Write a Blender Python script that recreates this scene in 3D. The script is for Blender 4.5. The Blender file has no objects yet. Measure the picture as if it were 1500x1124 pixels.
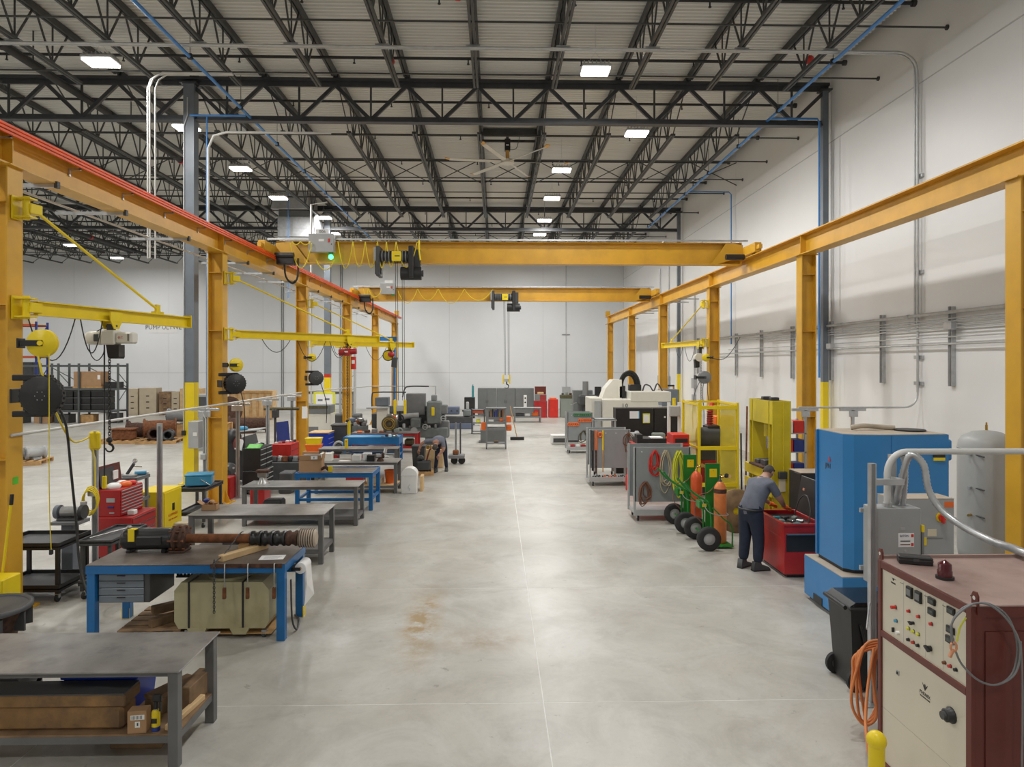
import bpy, bmesh, math, random
from mathutils import Vector, Matrix
PI = math.pi
random.seed(7)
SC = bpy.context.scene
COL = SC.collection
# ------------------------------------------------------------------ camera
CAMZ = 3.4
FPX = 1000.0
HOR = 533.0
YAW = math.atan(24 / 1000.0)
cam = bpy.data.cameras.new('camera')
cam.sensor_width = 36.0
cam.lens = 36.0 * FPX / 1500.0
cam.shift_y = -(562.0 - HOR) / 1500.0
cam.clip_end = 300
camo = bpy.data.objects.new('camera', cam)
COL.objects.link(camo)
camo.location = (0, 0, CAMZ)
camo.rotation_euler = (PI / 2, 0, -YAW)
SC.camera = camo
# ------------------------------------------------------------------ world, exposure
w = bpy.data.worlds.new('world')
SC.world = w
w.use_nodes = True
w.node_tree.nodes['Background'].inputs[0].default_value = (0.8, 0.85, 0.9, 1)
w.node_tree.nodes['Background'].inputs[1].default_value = 0.3
SC.view_settings.view_transform = 'Standard'
SC.view_settings.look = 'None'
SC.view_settings.exposure = 0.0
SC.view_settings.gamma = 1.0
SC.view_settings.use_curve_mapping = False
LAMP_W = 245.0
# lamps: the high bay fixtures hanging under the roof (each lamp's light is made in its builder below)

# ------------------------------------------------------------------ pixel helpers (photo 1500 x 1124)
def ray(px, py):
    u = (px - 750.0) / FPX
    v = (HOR - py) / FPX
    s, c = math.sin(YAW), math.cos(YAW)
    return Vector((s + u * c, c - u * s, v))
def gp(px, py, z=0.0):
    d = ray(px, py); t = (z - CAMZ) / d.z
    return Vector((d.x * t, d.y * t, z))
def yp(px, py, Y):
    d = ray(px, py); t = Y / d.y
    return Vector((d.x * t, Y, CAMZ + d.z * t))
def xp(px, py, X):
    d = ray(px, py); t = X / d.x
    return Vector((X, d.y * t, CAMZ + d.z * t))

# ------------------------------------------------------------------ materials
MATS = {}
def mk(name, col, rough=0.5, metal=0.0, var=0.1, sc=4.0, bump=0.0, dirt=None, dirt_amt=0.0, dsc=1.5, emit=0, trans=0, alpha=1.0):
    m = bpy.data.materials.new(name); m.use_nodes = True
    nt = m.node_tree; N = nt.nodes; L = nt.links
    b = N['Principled BSDF']
    if max(col) > 1: col = tuple(c / 255.0 for c in col); col = tuple(c / 12.92 if c < 0.04045 else ((c + 0.055) / 1.055) ** 2.4 for c in col)
    b.inputs['Roughness'].default_value = rough
    b.inputs['Metallic'].default_value = metal
    tc = N.new('ShaderNodeTexCoord')
    nz = N.new('ShaderNodeTexNoise'); nz.inputs['Scale'].default_value = sc; nz.inputs['Detail'].default_value = 5
    L.new(tc.outputs['Object'], nz.inputs['Vector'])
    mx = N.new('ShaderNodeMix'); mx.data_type = 'RGBA'
    mx.inputs[6].default_value = tuple(c * (1 - var) for c in col) + (1,)
    mx.inputs[7].default_value = tuple(min(1, c * (1 + var)) for c in col) + (1,)
    rp = N.new('ShaderNodeMapRange'); rp.inputs[1].default_value = 0.3; rp.inputs[2].default_value = 0.7
    L.new(nz.outputs[0], rp.inputs[0]); L.new(rp.outputs[0], mx.inputs[0])
    out = mx.outputs[2]
    if dirt:
        if max(dirt) > 1: dirt = tuple((c / 255.0) ** 2.2 for c in dirt)
        n2 = N.new('ShaderNodeTexNoise'); n2.inputs['Scale'].default_value = dsc; n2.inputs['Detail'].default_value = 8; n2.inputs['Roughness'].default_value = 0.65
        L.new(tc.outputs['Object'], n2.inputs['Vector'])
        r2 = N.new('ShaderNodeMapRange'); r2.inputs[1].default_value = 0.44; r2.inputs[2].default_value = 0.64; r2.inputs[4].default_value = dirt_amt
        L.new(n2.outputs[0], r2.inputs[0])
        m2 = N.new('ShaderNodeMix'); m2.data_type = 'RGBA'; m2.inputs[7].default_value = dirt + (1,)
        L.new(out, m2.inputs[6]); L.new(r2.outputs[0], m2.inputs[0]); out = m2.outputs[2]
    L.new(out, b.inputs['Base Color'])
    if bump:
        bp = N.new('ShaderNodeBump'); bp.inputs['Strength'].default_value = bump; bp.inputs['Distance'].default_value = 0.01
        L.new(nz.outputs[0], bp.inputs['Height']); L.new(bp.outputs[0], b.inputs['Normal'])
    if emit:
        L.new(out, b.inputs['Emission Color']); b.inputs['Emission Strength'].default_value = emit
    if trans: b.inputs['Transmission Weight'].default_value = trans
    if alpha < 1: b.inputs['Alpha'].default_value = alpha
    MATS[name] = m
    return m
# the building
mk('wall_paint', (0.83, 0.83, 0.825), 0.38, var=0.02, sc=0.6)
mk('wall_joint', (0.55, 0.55, 0.55), 0.7, var=0.05)
mk('wall_back_paint', (0.78, 0.795, 0.81), 0.45, var=0.02, sc=0.5)
mk('deck', (0.70, 0.70, 0.665), 0.55, var=0.03, sc=0.5)
mk('joist_grey', (0.055, 0.057, 0.057), 0.5, var=0.2)
mk('girder_grey', (0.045, 0.048, 0.055), 0.45, var=0.2)
mk('column_grey', (0.16, 0.185, 0.215), 0.4, var=0.08)
mk('safety_yellow', (0.85, 0.64, 0.01), 0.4, var=0.04)
mk('safety_red', (0.55, 0.03, 0.02), 0.4)
mk('crane_yellow', (0.70, 0.385, 0.03), 0.38, var=0.07, sc=2, dirt=(0.40, 0.20, 0.03), dirt_amt=0.3, dsc=0.9)
mk('jib_yellow', (0.82, 0.62, 0.01), 0.38, var=0.05)
mk('orange_bar', (0.85, 0.10, 0.01), 0.4)
mk('galv', (0.52, 0.53, 0.54), 0.38, 0.7, var=0.12, sc=8)
mk('conduit', (0.55, 0.56, 0.56), 0.4, 0.45, var=0.08, sc=6)
mk('pale_pipe', (0.62, 0.62, 0.60), 0.5, 0.1, var=0.05)
mk('blue_pipe', (0.06, 0.24, 0.60), 0.4)
mk('black_pipe', (0.03, 0.03, 0.032), 0.65)
mk('red_paint', (0.42, 0.02, 0.02), 0.35, var=0.12)
mk('bright_red', (0.62, 0.03, 0.02), 0.35)
mk('orange', (0.85, 0.16, 0.02), 0.45)
mk('rust', (0.20, 0.075, 0.03), 0.85, 0.1, var=0.4, sc=12, bump=0.3)
mk('dark_rust', (0.09, 0.045, 0.03), 0.8, 0.2, var=0.5, sc=14, bump=0.3)
mk('black', (0.018, 0.018, 0.019), 0.45, var=0.2)
mk('black_gloss', (0.015, 0.015, 0.016), 0.22, var=0.2)
mk('dark_grey', (0.06, 0.062, 0.065), 0.5, var=0.15)
mk('rubber', (0.025, 0.025, 0.026), 0.75)
mk('mid_grey', (0.20, 0.205, 0.21), 0.5, var=0.1)
mk('light_grey', (0.42, 0.43, 0.43), 0.45, var=0.06)
mk('cabinet_grey', (0.17, 0.18, 0.18), 0.45, var=0.05)
mk('white', (0.80, 0.80, 0.78), 0.4, var=0.03)
mk('paper', (0.85, 0.85, 0.84), 0.8, var=0.02)
mk('cream', (0.70, 0.63, 0.46), 0.4, var=0.04)
mk('machine_cream', (0.74, 0.72, 0.64), 0.4, var=0.03)
mk('steel', (0.45, 0.45, 0.44), 0.3, 0.85, var=0.15, sc=6)
mk('chrome', (0.75, 0.75, 0.75), 0.12, 1.0, var=0.03)
mk('brass', (0.55, 0.36, 0.10), 0.3, 0.9)
mk('copper', (0.75, 0.35, 0.2), 0.4, 0.5)
mk('table_steel', (0.31, 0.30, 0.285), 0.32, 0.25, var=0.4, sc=3.2, dirt=(0.085, 0.09, 0.095), dirt_amt=0.85, dsc=1.6)
mk('table_frame', (0.15, 0.15, 0.15), 0.5, 0.1, var=0.12)
mk('bench_blue', (0.012, 0.14, 0.38), 0.35, var=0.1)
mk('bench_top', (0.13, 0.105, 0.09), 0.4, 0.1, var=0.25, sc=3, dirt=(0.30, 0.27, 0.24), dirt_amt=0.5, dsc=2.5)
mk('bright_blue', (0.005, 0.045, 0.45), 0.4)
mk('blast_blue', (0.03, 0.21, 0.50), 0.32, var=0.06, sc=1.5)
mk('sky_blue', (0.06, 0.30, 0.50), 0.4)
mk('rack_blue', (0.02, 0.04, 0.22), 0.45)
mk('rack_orange', (0.55, 0.10, 0.04), 0.5)
mk('rack_green', (0.09, 0.10, 0.10), 0.5)
mk('wood', (0.52, 0.31, 0.13), 0.75, var=0.25, sc=5, bump=0.1)
mk('pale_wood', (0.66, 0.46, 0.24), 0.75, var=0.15, sc=5, bump=0.1)
mk('dirty_wood', (0.24, 0.15, 0.08), 0.8, var=0.45, sc=4, bump=0.15)
mk('timber', (0.30, 0.165, 0.06), 0.75, var=0.35, sc=3, dirt=(0.09, 0.06, 0.04), dirt_amt=0.7, dsc=2)
mk('cardboard', (0.42, 0.25, 0.13), 0.8, var=0.08)
mk('tan_box', (0.52, 0.44, 0.32), 0.8, var=0.06)
mk('green', (0.015, 0.20, 0.03), 0.35, var=0.1)
mk('lime', (0.10, 0.55, 0.03), 0.45)
mk('gas_orange', (0.72, 0.22, 0.06), 0.4, var=0.15, sc=7)
mk('gas_red', (0.72, 0.10, 0.025), 0.35, var=0.08)
mk('press_yellow', (0.66, 0.52, 0.015), 0.42, var=0.12, sc=3, dirt=(0.25, 0.19, 0.04), dirt_amt=0.5)
mk('maroon', (0.135, 0.026, 0.018), 0.35, var=0.1)
mk('maroon_dust', (0.34, 0.24, 0.21), 0.6, var=0.12, sc=2.5, dirt=(0.20, 0.12, 0.10), dirt_amt=0.7)
mk('panel_cream', (0.70, 0.65, 0.53), 0.4, var=0.02)
mk('dust_tan', (0.45, 0.38, 0.30), 0.7, var=0.1)
mk('tank_grey', (0.40, 0.41, 0.40), 0.42, var=0.04)
mk('box_grey', (0.36, 0.37, 0.37), 0.42, var=0.03)
mk('poly_tank', (0.46, 0.42, 0.25), 0.45, var=0.12, sc=1.5, dirt=(0.36, 0.31, 0.17), dirt_amt=0.7, dsc=2)
mk('cable_yellow', (0.80, 0.62, 0.02), 0.5)
mk('cable_orange', (0.72, 0.25, 0.08), 0.55)
mk('shirt', (0.14, 0.15, 0.19), 0.85, var=0.12, sc=9, bump=0.2)
mk('trousers', (0.016, 0.022, 0.045), 0.85, var=0.2, sc=9, bump=0.2)
mk('skin', (0.42, 0.22, 0.15), 0.55, var=0.06)
mk('hair', (0.07, 0.06, 0.055), 0.8, var=0.3, sc=30)
mk('cloth_white', (0.75, 0.75, 0.74), 0.9, var=0.04)
mk('mesh_yellow', (0.80, 0.66, 0.06), 0.5, alpha=0.42)
mk('glass_dark', (0.05, 0.06, 0.06), 0.1)
mk('lamp_lens', (1.0, 0.98, 0.94), 0.4, var=0.0, emit=14)
mk('green_light', (0.05, 0.9, 0.25), 0.3, var=0.0, emit=6)
mk('red_glass', (0.085, 0.012, 0.016), 0.12, var=0.1)
mk('fan_blade', (0.62, 0.60, 0.55), 0.45, var=0.03)
mk('fan_tip', (0.75, 0.42, 0.10), 0.5)
mk('lathe_grey', (0.17, 0.19, 0.19), 0.45, var=0.15, sc=6)
mk('lathe_blue', (0.13, 0.16, 0.24), 0.45, var=0.1)
mk('olive', (0.09, 0.08, 0.035), 0.6, var=0.3, sc=10)
mk('pump_black', (0.02, 0.02, 0.022), 0.28, var=0.3, sc=7)
mk('pegboard', (0.26, 0.28, 0.29), 0.5, var=0.05)
mk('sage', (0.25, 0.28, 0.25), 0.5, var=0.05)
mk('lime_cord', (0.72, 0.72, 0.06), 0.5)
mk('beige_cord', (0.50, 0.43, 0.30), 0.6)
mk('brown_cord', (0.22, 0.10, 0.06), 0.6)
mk('teal', (0.03, 0.25, 0.28), 0.4)
mk('filler', (0.78, 0.78, 0.75), 0.7)
# floor concrete
m = mk('concrete', (0.50, 0.485, 0.435), 0.33, var=0.12, sc=0.55)
nt = m.node_tree; N = nt.nodes; L = nt.links; b = N['Principled BSDF']
tc = N.new('ShaderNodeNewGeometry')
src = b.inputs['Base Color'].links[0].from_socket
for _n in list(N):
    if _n.type == 'TEX_NOISE': L.new(tc.outputs['Position'], _n.inputs['Vector'])
def _layer(src, scale, lo, hi, amt, colr, dist=0.0, det=9, rgh=0.7):
    n2 = N.new('ShaderNodeTexNoise'); n2.inputs['Scale'].default_value = scale; n2.inputs['Detail'].default_value = det; n2.inputs['Roughness'].default_value = rgh; n2.inputs['Distortion'].default_value = dist
    L.new(tc.outputs['Position'], n2.inputs['Vector'])
    r2 = N.new('ShaderNodeMapRange'); r2.inputs[1].default_value = lo; r2.inputs[2].default_value = hi; r2.inputs[4].default_value = amt
    L.new(n2.outputs[0], r2.inputs[0])
    m2 = N.new('ShaderNodeMix'); m2.data_type = 'RGBA'; m2.inputs[7].default_value = colr + (1,)
    L.new(src, m2.inputs[6]); L.new(r2.outputs[0], m2.inputs[0])
    return m2.outputs[2]
src = _layer(src, 0.3, 0.42, 0.62, 0.6, (0.385, 0.36, 0.315), 0.5)
src = _layer(src, 1.3, 0.46, 0.66, 0.6, (0.33, 0.31, 0.28), 0.8)
src = _layer(src, 0.7, 0.48, 0.66, 0.6, (0.58, 0.58, 0.555), 1.0)
src = _layer(src, 4.0, 0.64, 0.68, 0.55, (0.20, 0.185, 0.165), 0.3)
src = _layer(src, 14.0, 0.5, 0.75, 0.3, (0.34, 0.325, 0.30))
# brown oil / rust tracks worn into the aisle
sx = N.new('ShaderNodeSeparateXYZ'); L.new(tc.outputs['Position'], sx.inputs[0])
def _band(sock, c, wd):
    a = N.new('ShaderNodeMath'); a.operation = 'SUBTRACT'; L.new(sock, a.inputs[0]); a.inputs[1].default_value = c
    q = N.new('ShaderNodeMath'); q.operation = 'ABSOLUTE'; L.new(a.outputs[0], q.inputs[0])
    r = N.new('ShaderNodeMapRange'); r.inputs[1].default_value = wd; r.inputs[2].default_value = 0.0; L.new(q.outputs[0], r.inputs[0])
    return r.outputs[0]
def _mul(p, q):
    a = N.new('ShaderNodeMath'); a.operation = 'MULTIPLY'; L.new(p, a.inputs[0]); L.new(q, a.inputs[1]); return a.outputs[0]
for (cx, cy, wx, wy, am, cl) in ((-0.98, 9.0, 0.32, 1.7, 2.6, (0.36, 0.26, 0.14)), (-0.15, 8.4, 0.75, 0.45, 1.4, (0.30, 0.22, 0.14)), (-2.4, 9.3, 1.3, 1.6, 0.7, (0.28, 0.26, 0.23)), (2.6, 10.5, 2.2, 2.0, 0.5, (0.33, 0.31, 0.28))):
    n3 = N.new('ShaderNodeTexNoise'); n3.inputs['Scale'].default_value = 3.0; n3.inputs['Detail'].default_value = 9; n3.inputs['Roughness'].default_value = 0.7
    L.new(tc.outputs['Position'], n3.inputs['Vector'])
    r3 = N.new('ShaderNodeMapRange'); r3.inputs[1].default_value = 0.4; r3.inputs[2].default_value = 0.7; r3.inputs[4].default_value = am
    L.new(n3.outputs[0], r3.inputs[0])
    k = _mul(_mul(_band(sx.outputs[0], cx, wx), _band(sx.outputs[1], cy, wy)), r3.outputs[0])
    m2 = N.new('ShaderNodeMix'); m2.data_type = 'RGBA'; m2.inputs[7].default_value = cl + (1,)
    L.new(src, m2.inputs[6]); L.new(k, m2.inputs[0]); src = m2.outputs[2]
L.new(src, b.inputs['Base Color'])
nr = N.new('ShaderNodeTexNoise'); nr.inputs['Scale'].default_value = 1.1; nr.inputs['Detail'].default_value = 6
L.new(tc.outputs['Position'], nr.inputs['Vector'])
rr = N.new('ShaderNodeMapRange'); rr.inputs[3].default_value = 0.24; rr.inputs[4].default_value = 0.5
L.new(nr.outputs[0], rr.inputs[0]); L.new(rr.outputs[0], b.inputs['Roughness'])

# ------------------------------------------------------------------ mesh builder
class MB:
    def __init__(s): s.v = []; s.f = []; s.m = []; s.sm = []; s.mats = []; s.M = None
    def mi(s, m):
        if m not in s.mats: s.mats.append(m)
        return s.mats.index(m)
    def add(s, vs, fs, m, sm=False):
        o = len(s.v); i = s.mi(m)
        for v in vs:
            v = Vector(v)
            s.v.append(s.M @ v if s.M else v)
        for f in fs: s.f.append([k + o for k in f]); s.m.append(i); s.sm.append(sm)
        return s
    def bx(s, x0, x1, y0, y1, z0, z1, m, b=0.0, R=None):
        c = Vector(((x0 + x1) / 2, (y0 + y1) / 2, (z0 + z1) / 2)); h = (abs(x1 - x0) / 2, abs(y1 - y0) / 2, abs(z1 - z0) / 2)
        S = [(i, j, k) for i in (-1, 1) for j in (-1, 1) for k in (-1, 1)]
        if b <= 0 or b > min(h) * 0.9:
            vs = [Vector((a[0] * h[0], a[1] * h[1], a[2] * h[2])) for a in S]
            fs = [(0, 1, 3, 2), (4, 6, 7, 5), (0, 4, 5, 1), (2, 3, 7, 6), (0, 2, 6, 4), (1, 5, 7, 3)]
        else:
            vs = []; ix = {}
            for a in S:
                for t in range(3):
                    ix[(a, t)] = len(vs)
                    vs.append(Vector([a[q] * (h[q] if q == t else h[q] - b) for q in range(3)]))
            fs = []
            for t in range(3):
                p, q = (t + 1) % 3, (t + 2) % 3
                for sg in (-1, 1):
                    cs = []
                    for (i, j) in ((-1, -1), (1, -1), (1, 1), (-1, 1)):
                        a = [0, 0, 0]; a[t] = sg; a[p] = i; a[q] = j; cs.append(ix[(tuple(a), t)])
                    fs.append(cs if sg > 0 else cs[::-1])
                for i in (-1, 1):
                    for j in (-1, 1):
                        a = [0, 0, 0]; a[p] = i; a[q] = j; a[t] = -1; a0 = tuple(a); a[t] = 1; a1 = tuple(a)
                        fc = [ix[(a0, p)], ix[(a1, p)], ix[(a1, q)], ix[(a0, q)]]
                        n = (vs[fc[1]] - vs[fc[0]]).cross(vs[fc[2]] - vs[fc[0]])
                        fs.append(fc if n.dot(vs[fc[0]]) > 0 else fc[::-1])
            for a in S:
                fc = [ix[(a, 0)], ix[(a, 1)], ix[(a, 2)]]
                n = (vs[fc[1]] - vs[fc[0]]).cross(vs[fc[2]] - vs[fc[0]])
                fs.append(fc if n.dot(vs[fc[0]]) > 0 else fc[::-1])
        if R is not None: vs = [R @ v for v in vs]
        return s.add([v + c for v in vs], fs, m)
    def box(s, cx, cy, cz, dx, dy, dz, m, b=0.0, rz=0, rx=0, ry=0):
        R = None
        if rz or rx or ry: R = Matrix.Rotation(rz, 3, 'Z') @ Matrix.Rotation(ry, 3, 'Y') @ Matrix.Rotation(rx, 3, 'X')
        return s.bx(cx - dx / 2, cx + dx / 2, cy - dy / 2, cy + dy / 2, cz - dz / 2, cz + dz / 2, m, b, R)
    def bar(s, p0, p1, wd, ht, m, up=(0, 0, 1)):
        p0 = Vector(p0); p1 = Vector(p1); d = (p1 - p0).normalized(); u = Vector(up)
        r = d.cross(u)
        if r.length < 1e-4: r = d.cross(Vector((0, 1, 0)))
        r.normalize(); u = r.cross(d)
        vs = []
        for p in (p0, p1):
            for (i, j) in ((-1, -1), (1, -1), (1, 1), (-1, 1)): vs.append(p + r * i * wd / 2 + u * j * ht / 2)
        return s.add(vs, [(0, 3, 2, 1), (4, 5, 6, 7), (0, 1, 5, 4), (1, 2, 6, 5), (2, 3, 7, 6), (3, 0, 4, 7)][0:0] + [(0, 1, 2, 3), (7, 6, 5, 4), (4, 5, 1, 0), (5, 6, 2, 1), (6, 7, 3, 2), (7, 4, 0, 3)], m)
    def cyl(s, p0, p1, r, m, n=12, r2=None, cap=True):
        p0 = Vector(p0); p1 = Vector(p1); r2 = r if r2 is None else r2
        d = (p1 - p0).normalized(); a = d.orthogonal().normalized(); b = d.cross(a)
        vs = []
        for (p, q) in ((p0, r), (p1, r2)):
            for i in range(n):
                t = 2 * PI * i / n; vs.append(p + (a * math.cos(t) + b * math.sin(t)) * q)
        s.add(vs, [(i, (i + 1) % n, n + (i + 1) % n, n + i) for i in range(n)], m, True)
        if cap:
            s.add(vs[:n], [list(range(n))[::-1]], m); s.add(vs[n:], [list(range(n))], m)
        return s
    def tube(s, pts, r, m, n=6, closed=False):
        P = [Vector(p) for p in pts]; K = len(P)
        if K < 2: return s
        T = []
        for i in range(K):
            if closed: t = P[(i + 1) % K] - P[i - 1]
            else: t = P[min(i + 1, K - 1)] - P[max(i - 1, 0)]
            T.append(t.normalized() if t.length > 1e-9 else Vector((0, 0, 1)))
        a = T[0].orthogonal().normalized(); vs = []
        for i in range(K):
            a = a - T[i] * a.dot(T[i])
            a = a.normalized() if a.length > 1e-6 else T[i].orthogonal().normalized()
            b = T[i].cross(a); q = r[i] if isinstance(r, (list, tuple)) else r
            for j in range(n):
                t = 2 * PI * j / n; vs.append(P[i] + (a * math.cos(t) + b * math.sin(t)) * q)
        fs = []
        for i in range(K if closed else K - 1):
            o, e = i * n, ((i + 1) % K) * n
            for j in range(n): fs.append((o + j, o + (j + 1) % n, e + (j + 1) % n, e + j))
        s.add(vs, fs, m, True)
        if not closed:
            s.add(vs[:n], [list(range(n))[::-1]], m); s.add(vs[-n:], [list(range(n))], m)
        return s
    def lathe(s, prof, m, n=20, c=(0, 0, 0), axis='Z', sm=True):
        A = {'Z': Matrix.Identity(3), 'X': Matrix.Rotation(PI / 2, 3, 'Y'), 'Y': Matrix.Rotation(-PI / 2, 3, 'X')}[axis] if isinstance(axis, str) else axis
        c = Vector(c); vs = []
        for (r, z) in prof:
            for i in range(n):
                t = 2 * PI * i / n; vs.append(A @ Vector((r * math.cos(t), r * math.sin(t), z)) + c)
        fs = []
        for k in range(len(prof) - 1):
            for i in range(n): fs.append((k * n + i, k * n + (i + 1) % n, (k + 1) * n + (i + 1) % n, (k + 1) * n + i))
        s.add(vs, fs, m, sm)
        if prof[0] == prof[-1]: return s
        if prof[0][0] > 1e-5: s.add(vs[:n], [list(range(n))[::-1]], m)
        if prof[-1][0] > 1e-5: s.add(vs[-n:], [list(range(n))], m)
        return s
    def prism(s, poly, h0, h1, m, axis='Z', sm=False):
        # poly in the plane across the axis; Z: (x,y)  X: (y,z)  Y: (x,z)
        def P(a, b, h): return {'Z': (a, b, h), 'X': (h, a, b), 'Y': (a, h, b)}[axis]
        n = len(poly); vs = [P(a, b, h0) for a, b in poly] + [P(a, b, h1) for a, b in poly]
        s.add(vs, [list(range(n))[::-1], list(range(n, 2 * n))], m)
        s.add(vs, [(i, (i + 1) % n, n + (i + 1) % n, n + i) for i in range(n)], m, sm)
        return s
    def ball(s, c, r, m, n=12, k=7, sq=(1, 1, 1)):
        c = Vector(c); vs = []
        for i in range(k + 1):
            p = PI * i / k
            for j in range(n):
                t = 2 * PI * j / n
                vs.append(c + Vector((math.sin(p) * math.cos(t) * r * sq[0], math.sin(p) * math.sin(t) * r * sq[1], math.cos(p) * r * sq[2])))
        fs = []
        for i in range(k):
            for j in range(n): fs.append((i * n + j, (i + 1) * n + j, (i + 1) * n + (j + 1) % n, i * n + (j + 1) % n))
        return s.add(vs, fs, m, True)
    def hbeam(s, p0, p1, dp, wd, m, up=(0, 0, 1), tw=0.014, tf=0.02):
        p0 = Vector(p0); p1 = Vector(p1); d = (p1 - p0).normalized(); u = Vector(up); r = d.cross(u).normalized(); u = r.cross(d)
        for sg in (-1, 1):
            o = u * sg * (dp / 2 - tf / 2); s.bar(p0 + o, p1 + o, wd, tf, m, up=u)
        s.bar(p0, p1, tw, dp - 2 * tf, m, up=u)
        return s
    def mesh(s, name):
        me = bpy.data.meshes.new(name)
        me.from_pydata([tuple(v) for v in s.v], [], s.f)
        for m in s.mats: me.materials.append(MATS[m])
        me.polygons.foreach_set('material_index', s.m)
        me.polygons.foreach_set('use_smooth', s.sm)
        bm = bmesh.new(); bm.from_mesh(me)
        bmesh.ops.recalc_face_normals(bm, faces=bm.faces)
        bm.to_mesh(me); bm.free()
        me.update()
        return me
    def build(s, name, parent=None, loc=(0, 0, 0), rz=0, label=None):
        o = bpy.data.objects.new(name, s.mesh(name)); COL.objects.link(o)
        o.location = loc; o.rotation_euler = (0, 0, rz)
        if parent: o.parent = parent
        if label: o['label'] = label
        return o
def thing(name, label, cat, loc=(0, 0, 0), rz=0, group=None):
    o = bpy.data.objects.new(name, None); COL.objects.link(o)
    o.empty_display_size = 0.1; o.location = loc; o.rotation_euler = (0, 0, rz)
    return tag(o, label, cat, group)
def tag(o, label, cat, group=None):
    o['label'] = label; o['category'] = cat
    if group: o['group'] = group
    return o
def one(mb, name, label, cat, loc=(0, 0, 0), rz=0, group=None):
    return tag(mb.build(name, None, loc, rz), label, cat, group)
def structure(o):
    o['kind'] = 'structure'; return o
def clone(src, parent, loc=None, rz=None, name=None):
    c = src.copy(); COL.objects.link(c); c.parent = parent
    if loc is not None: c.location = loc
    if rz is not None: c.rotation_euler = (0, 0, rz)
    return c
def dup(root, loc, rz=0, label=None, group=None):
    r = root.copy(); COL.objects.link(r); r.location = loc; r.rotation_euler = (0, 0, rz)
    if label: r['label'] = label
    if group: r['group'] = group
    for ch in list(root.children):
        c = clone(ch, r)
        for g in list(ch.children): clone(g, c)
    return r
def sag(p0, p1, d, n=10):
    p0 = Vector(p0); p1 = Vector(p1); out = []
    for i in range(n + 1):
        t = i / n; p = p0.lerp(p1, t); p.z -= d * 4 * t * (1 - t); out.append(p)
    return out
def smooth(pts, k=4):
    P = [Vector(p) for p in pts]; out = []
    for i in range(len(P) - 1):
        a, b, c, d = P[max(i - 1, 0)], P[i], P[i + 1], P[min(i + 2, len(P) - 1)]
        for j in range(k):
            t = j / k
            out.append(0.5 * ((2 * b) + (c - a) * t + (2 * a - 5 * b + 4 * c - d) * t * t + (3 * b - a - 3 * c + d) * t ** 3))
    out.append(P[-1]); return out
def text(body, size, mat, parent, loc, rot, name='lettering', ext=0.001, align='CENTER'):
    cu = bpy.data.curves.new(name, 'FONT'); cu.body = body; cu.size = size; cu.extrude = ext; cu.align_x = align; cu.align_y = 'CENTER'
    cu.resolution_u = 2
    to = bpy.data.objects.new('tmp_text', cu); COL.objects.link(to)
    me = bpy.data.meshes.new_from_object(to.evaluated_get(bpy.context.evaluated_depsgraph_get()))
    bpy.data.objects.remove(to)
    me.materials.clear(); me.materials.append(MATS[mat])
    o = bpy.data.objects.new(name, me); COL.objects.link(o); o.parent = parent; o.location = loc; o.rotation_euler = rot
    return o
# ================================================================== the building
XR, XL, YB, YF, ZT = 9.75, -45.3, 51.8, -12.0, 11.75
mb = MB(); mb.bx(XL - 0.2, XR + 0.2, YF - 0.2, YB + 0.2, -0.2, -0.0015, 'filler')
floor = structure(mb.build('floor')); floor['label'] = 'grey sealed concrete floor with pale saw-cut joints'
xs = [XL] + [0.48 + 4.57 * i for i in range(-10, 3) if XL + 0.5 < 0.48 + 4.57 * i < XR - 0.3] + [XR]
ys = [YF] + [6.84 + 3.5 * i for i in range(-6, 14) if YF + 0.5 < 6.84 + 3.5 * i < YB - 0.5] + [YB]
cache = {}
for i in range(len(xs) - 1):
    for j in range(len(ys) - 1):
        wx, wy = round(xs[i + 1] - xs[i], 3), round(ys[j + 1] - ys[j], 3)
        if (wx, wy) not in cache:
            q = MB(); q.bx(0.0055, wx - 0.0055, 0.0055, wy - 0.0055, -0.0015, 0, 'concrete'); cache[(wx, wy)] = q.mesh('slab')
        o = bpy.data.objects.new('slab', cache[(wx, wy)]); COL.objects.link(o); o.parent = floor; o.location = (xs[i], ys[j], 0)
# corrugated steel roof deck
prof = []; y = YF
while y < YB:
    prof += [(y, ZT), (y + 0.045, ZT), (y + 0.065, ZT + 0.04), (y + 0.135, ZT + 0.04)]; y += 0.155
n = len(prof); vs = [(XL, p, z) for p, z in prof] + [(XR - 0.28, p, z) for p, z in prof]
vs += [(XL, p, z + 0.03) for p, z in prof] + [(XR - 0.28, p, z + 0.03) for p, z in prof]
fs = []
for i in range(n - 1):
    fs += [(i, i + 1, n + i + 1, n + i), (2 * n + i, 3 * n + i, 3 * n + i + 1, 2 * n + i + 1), (n + i, n + i + 1, 3 * n + i + 1, 3 * n + i)]
mb = MB(); mb.add(vs, fs, 'deck')
mb.bx(XL - 0.2, XR + 0.3, YF - 0.2, YB + 0.3, ZT + 0.55, ZT + 0.7, 'deck')
ceil = structure(mb.build('ceiling')); ceil['label'] = 'pale corrugated steel roof deck'
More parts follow.
